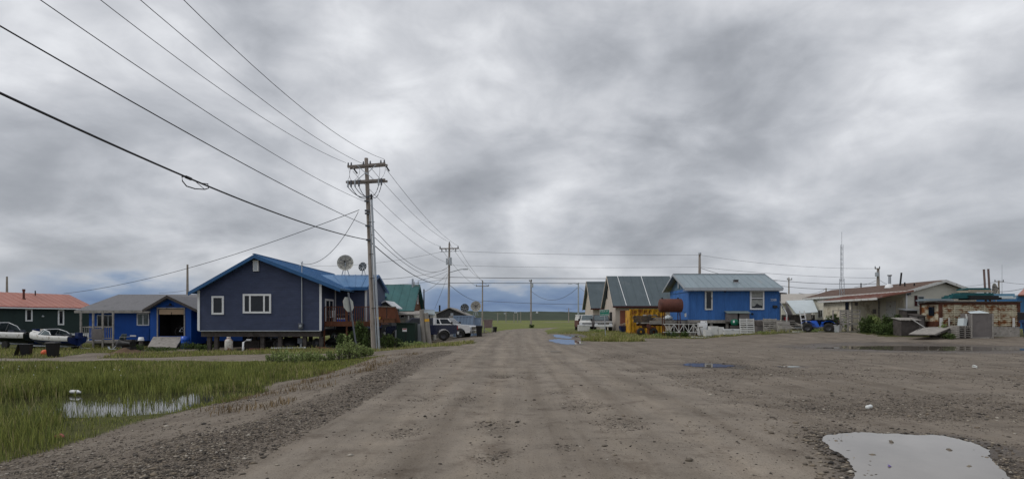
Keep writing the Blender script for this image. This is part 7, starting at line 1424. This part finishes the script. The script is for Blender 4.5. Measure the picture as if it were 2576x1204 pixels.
for i, (px, d_) in enumerate(((1398,26.0),(1200,40.8),(1160,43.5))):
    t = thing('flat_board', ('thin splintered board lying flat on the road','pale flat board on ground before the navy pickup','short pale board on ground behind the bollards')[i], 'board', (X(px,d_),d_,G(X(px,d_),d_)+.02), .1); MB().box((0,0,.01),(1.0 if i else .5,.12,.03)).build('plank', m_conc, t)
for i, (px, py) in enumerate(((1940,1089),(2026,1098),(1520,1122),(1735,1159),(2243,1113))):
    d_ = 1.5*F/(py-HY); t = None; o = stones('boulder', np.array([[X(px,d_), d_, G(X(px,d_),d_)+.012]]), np.array([.045]), m_stone, 50+i); o.name = 'rock'; tag(o, ('dark rock on the road margin near the gravel','flat rock between the road and near puddle','reddish stone in the middle of the road','stone on road just before the gravel patch','dark stone lying in the near puddle')[i], 'rock')
BLOBS = [(930,290,12,.27),(1000,360,6,.10),(60,190,9,.26),(400,250,13,.14),(650,60,12,.12),(1480,90,13,-.12),(1250,200,9,.08),(1950,330,17,-.20),(1620,520,10,-.26),(620,480,11,-.28),(120,600,14,-.27),(420,620,9,-.10),(1180,520,8,-.24),(1330,610,4,.06),(1430,420,8,.03),(2300,120,14,.18),(2450,540,11,-.2),(2080,620,8,.10),(250,440,9,-.14),(2300,350,8,.12)]
# ================================================================ SKY, SUN, CAMERA
w = bpy.data.worlds.new('World'); S.world = w; w.use_nodes = True; n = w.node_tree.nodes; l = w.node_tree.links; n.clear()
out = n.new('ShaderNodeOutputWorld'); tc = n.new('ShaderNodeTexCoord'); sx = n.new('ShaderNodeSeparateXYZ'); nrm = n.new('ShaderNodeVectorMath'); nrm.operation = 'NORMALIZE'
l.new(tc.outputs['Generated'], nrm.inputs[0]); l.new(nrm.outputs[0], sx.inputs[0]); D = nrm.outputs[0]
def mm(op, a, b_=None, c=None, clamp=False):
    q = n.new('ShaderNodeMath'); q.operation = op; q.use_clamp = clamp
    for i, v in enumerate((a, b_, c)):
        if v is None: continue
        if hasattr(v, 'is_linked'): l.new(v, q.inputs[i])
        else: q.inputs[i].default_value = v
    return q.outputs[0]
def mrange(v, a, b_, c=0, d=1, smooth=True):
    q = n.new('ShaderNodeMapRange'); q.interpolation_type = 'SMOOTHSTEP' if smooth else 'LINEAR'; l.new(v, q.inputs[0])
    for i, k in enumerate((a, b_, c, d)): q.inputs[i+1].default_value = k
    return q.outputs[0]
zc = mm('MAXIMUM', sx.outputs[2], 0.0); den = mm('ADD', zc, .34)
cb = n.new('ShaderNodeCombineXYZ'); l.new(mm('DIVIDE', sx.outputs[0], den), cb.inputs[0]); l.new(mm('DIVIDE', sx.outputs[1], den), cb.inputs[1])
def wn(sc, det, ro, off=(0,0,0), dist=0., st=(1,1,1), src=None):
    mp = n.new('ShaderNodeMapping'); mp.inputs['Location'].default_value = off; mp.inputs['Scale'].default_value = st; l.new(src or cb.outputs[0], mp.inputs['Vector'])
    q = n.new('ShaderNodeTexNoise'); q.inputs['Scale'].default_value = sc; q.inputs['Detail'].default_value = det; q.inputs['Roughness'].default_value = ro; q.inputs['Distortion'].default_value = dist; l.new(mp.outputs[0], q.inputs['Vector']); return q.outputs['Fac']
nA = wn(.8, 3, .5, (3.3, 1.7, 0), .3); nB = wn(2.3, 6, .5, (7.1, 2.2, 3), .25, (1, 1.2, 1)); nE = wn(4.6, 6, .5, (2.2, 7.7, 1.4), .5, (1, 1, 1.9), D); nF = wn(10.5, 5, .55, (5.2, 1.7, 3.4), .4, (1, 1, 1.7), D)
nC = wn(6., 6, .55, (1.1, 9.2, 5), .2)
nD = wn(15., 5, .6, (4.1, 3.2, 8), .3)
val = mm('ADD', mm('ADD', mm('MULTIPLY', mm('SUBTRACT', nA, .5), .8), mm('MULTIPLY', mm('SUBTRACT', nB, .5), .55)), mm('ADD', mm('MULTIPLY', mm('SUBTRACT', nC, .5), .15), mm('MULTIPLY', mm('SUBTRACT', nD, .5), .05)))
val = mm('ADD', mm('ADD', val, .585), mm('ADD', mm('MULTIPLY', mm('SUBTRACT', nE, .5), 1.12), mm('MULTIPLY', mm('SUBTRACT', nF, .5), .48)))
# broad bright and dark masses of the cloud deck: (azimuth px, height px, half-size in degrees, amount)
wob = mm('MULTIPLY', mm('SUBTRACT', nB, .5), 1.1)
for px, py, sz_, am in BLOBS:
    v = Vector(((px-CX)/F, 1, (HY-py)/F)).normalized()
    dt = n.new('ShaderNodeVectorMath'); dt.operation = 'DOT_PRODUCT'; l.new(D, dt.inputs[0]); dt.inputs[1].default_value = v
    ang = mm('ADD', mm('ARCCOSINE', dt.outputs['Value']), mm('MULTIPLY', wob, math.radians(sz_)*1.2))
    val = mm('ADD', val, mrange(ang, math.radians(sz_), 0, 0, am))
cr = n.new('ShaderNodeValToRGB'); l.new(val, cr.inputs[0]); e = cr.color_ramp.elements
cs = [(.0, (.26,.275,.305)), (.28, (.355,.372,.405)), (.5, (.47,.488,.525)), (.72, (.61,.625,.66)), (1., (.84,.855,.885))]
while len(e) < len(cs): e.new(.5)
for k_, (p, c) in zip(e, cs): k_.position = p; k_.color = (*c, 1)
# near the horizon the deck evens out to a pale lavender grey, opening to slate blue distance in two wide gaps
el = mm('ARCSINE', sx.outputs[2]); hz = n.new('ShaderNodeMix'); hz.data_type = 'RGBA'; l.new(mrange(el, math.radians(5.5), math.radians(1.0), 0, .65), hz.inputs['Factor']); l.new(cr.outputs[0], hz.inputs['A']); hz.inputs['B'].default_value = (.43,.46,.52,1)
az = mm('ARCTAN2', sx.outputs[0], sx.outputs[1])
cbz = n.new('ShaderNodeCombineXYZ'); l.new(mm('MULTIPLY', az, 14.), cbz.inputs[0]); l.new(mm('MULTIPLY', el, 42.), cbz.inputs[1])
ng = n.new('ShaderNodeTexNoise'); ng.inputs['Scale'].default_value = .8; ng.inputs['Detail'].default_value = 5; l.new(cbz.outputs[0], ng.inputs['Vector'])
elw = mm('ADD', el, mm('MULTIPLY', mm('SUBTRACT', ng.outputs['Fac'], .5), math.radians(5.0)))
def gap(a0, a1, top):
    f = mm('MULTIPLY', mrange(az, math.radians(a0-5), math.radians(a0+2)), mrange(az, math.radians(a1+5), math.radians(a1-3)))
    return mm('MULTIPLY', f, mrange(elw, math.radians(top+.9), math.radians(top-1.0)))
g1 = gap(-38, -31, 3.5); g2 = gap(-9, 9, 3.4); gg = mm('MAXIMUM', g1, g2)
bl = n.new('ShaderNodeValToRGB'); l.new(mrange(elw, math.radians(-.6), math.radians(4.0), 0, 1, False), bl.inputs[0]); e = bl.color_ramp.elements
cs = [(0, (.40,.45,.52)), (.14, (.20,.29,.44)), (.42, (.105,.175,.32)), (.75, (.19,.27,.41)), (1, (.32,.38,.47))]
while len(e) < len(cs): e.new(.5)
for k_, (p, c) in zip(e, cs): k_.position = p; k_.color = (*c, 1)
m3 = n.new('ShaderNodeMix'); m3.data_type = 'RGBA'; l.new(mm('MULTIPLY', gg, .92), m3.inputs['Factor']); l.new(hz.outputs['Result'], m3.inputs['A']); l.new(bl.outputs[0], m3.inputs['B'])
sky = n.new('ShaderNodeTexSky'); sky.sky_type = 'NISHITA'; sky.sun_disc = False; sky.sun_elevation = math.radians(48); sky.sun_rotation = math.radians(-105)
b1 = n.new('ShaderNodeBackground'); b1.inputs[1].default_value = .06; l.new(sky.outputs[0], b1.inputs[0])
b2 = n.new('ShaderNodeBackground'); b2.inputs[1].default_value = 1.05; l.new(m3.outputs['Result'], b2.inputs[0])
ms = n.new('ShaderNodeMixShader'); ms.inputs[0].default_value = .93; l.new(b1.outputs[0], ms.inputs[1]); l.new(b2.outputs[0], ms.inputs[2]); l.new(ms.outputs[0], out.inputs['Surface'])
ld = bpy.data.lights.new('sun', 'SUN'); ld.energy = 1.1; ld.angle = math.radians(24); ld.color = (1, .965, .92); lo = bpy.data.objects.new('sun', ld); C.objects.link(lo)
sd = Vector((math.sin(math.radians(-105))*math.cos(math.radians(48)), math.cos(math.radians(-105))*math.cos(math.radians(48)), math.sin(math.radians(48))))
lo.rotation_euler = sd.to_track_quat('Z', 'Y').to_euler()
cam = bpy.data.cameras.new('camera'); co = bpy.data.objects.new('camera', cam); C.objects.link(co); S.camera = co
co.location = (0, 0, CH); co.rotation_euler = (math.radians(90), 0, 0); cam.sensor_width = 36; cam.lens = 36*F/2576; cam.shift_y = (HY-602)/2576; cam.clip_end = 20000; cam.clip_start = .05
S.view_settings.view_transform = 'Standard'; S.view_settings.look = 'None'; S.view_settings.exposure = .05; S.view_settings.gamma = 1
S.cycles.max_bounces = 6; S.cycles.diffuse_bounces = 3; S.cycles.transparent_max_bounces = 4
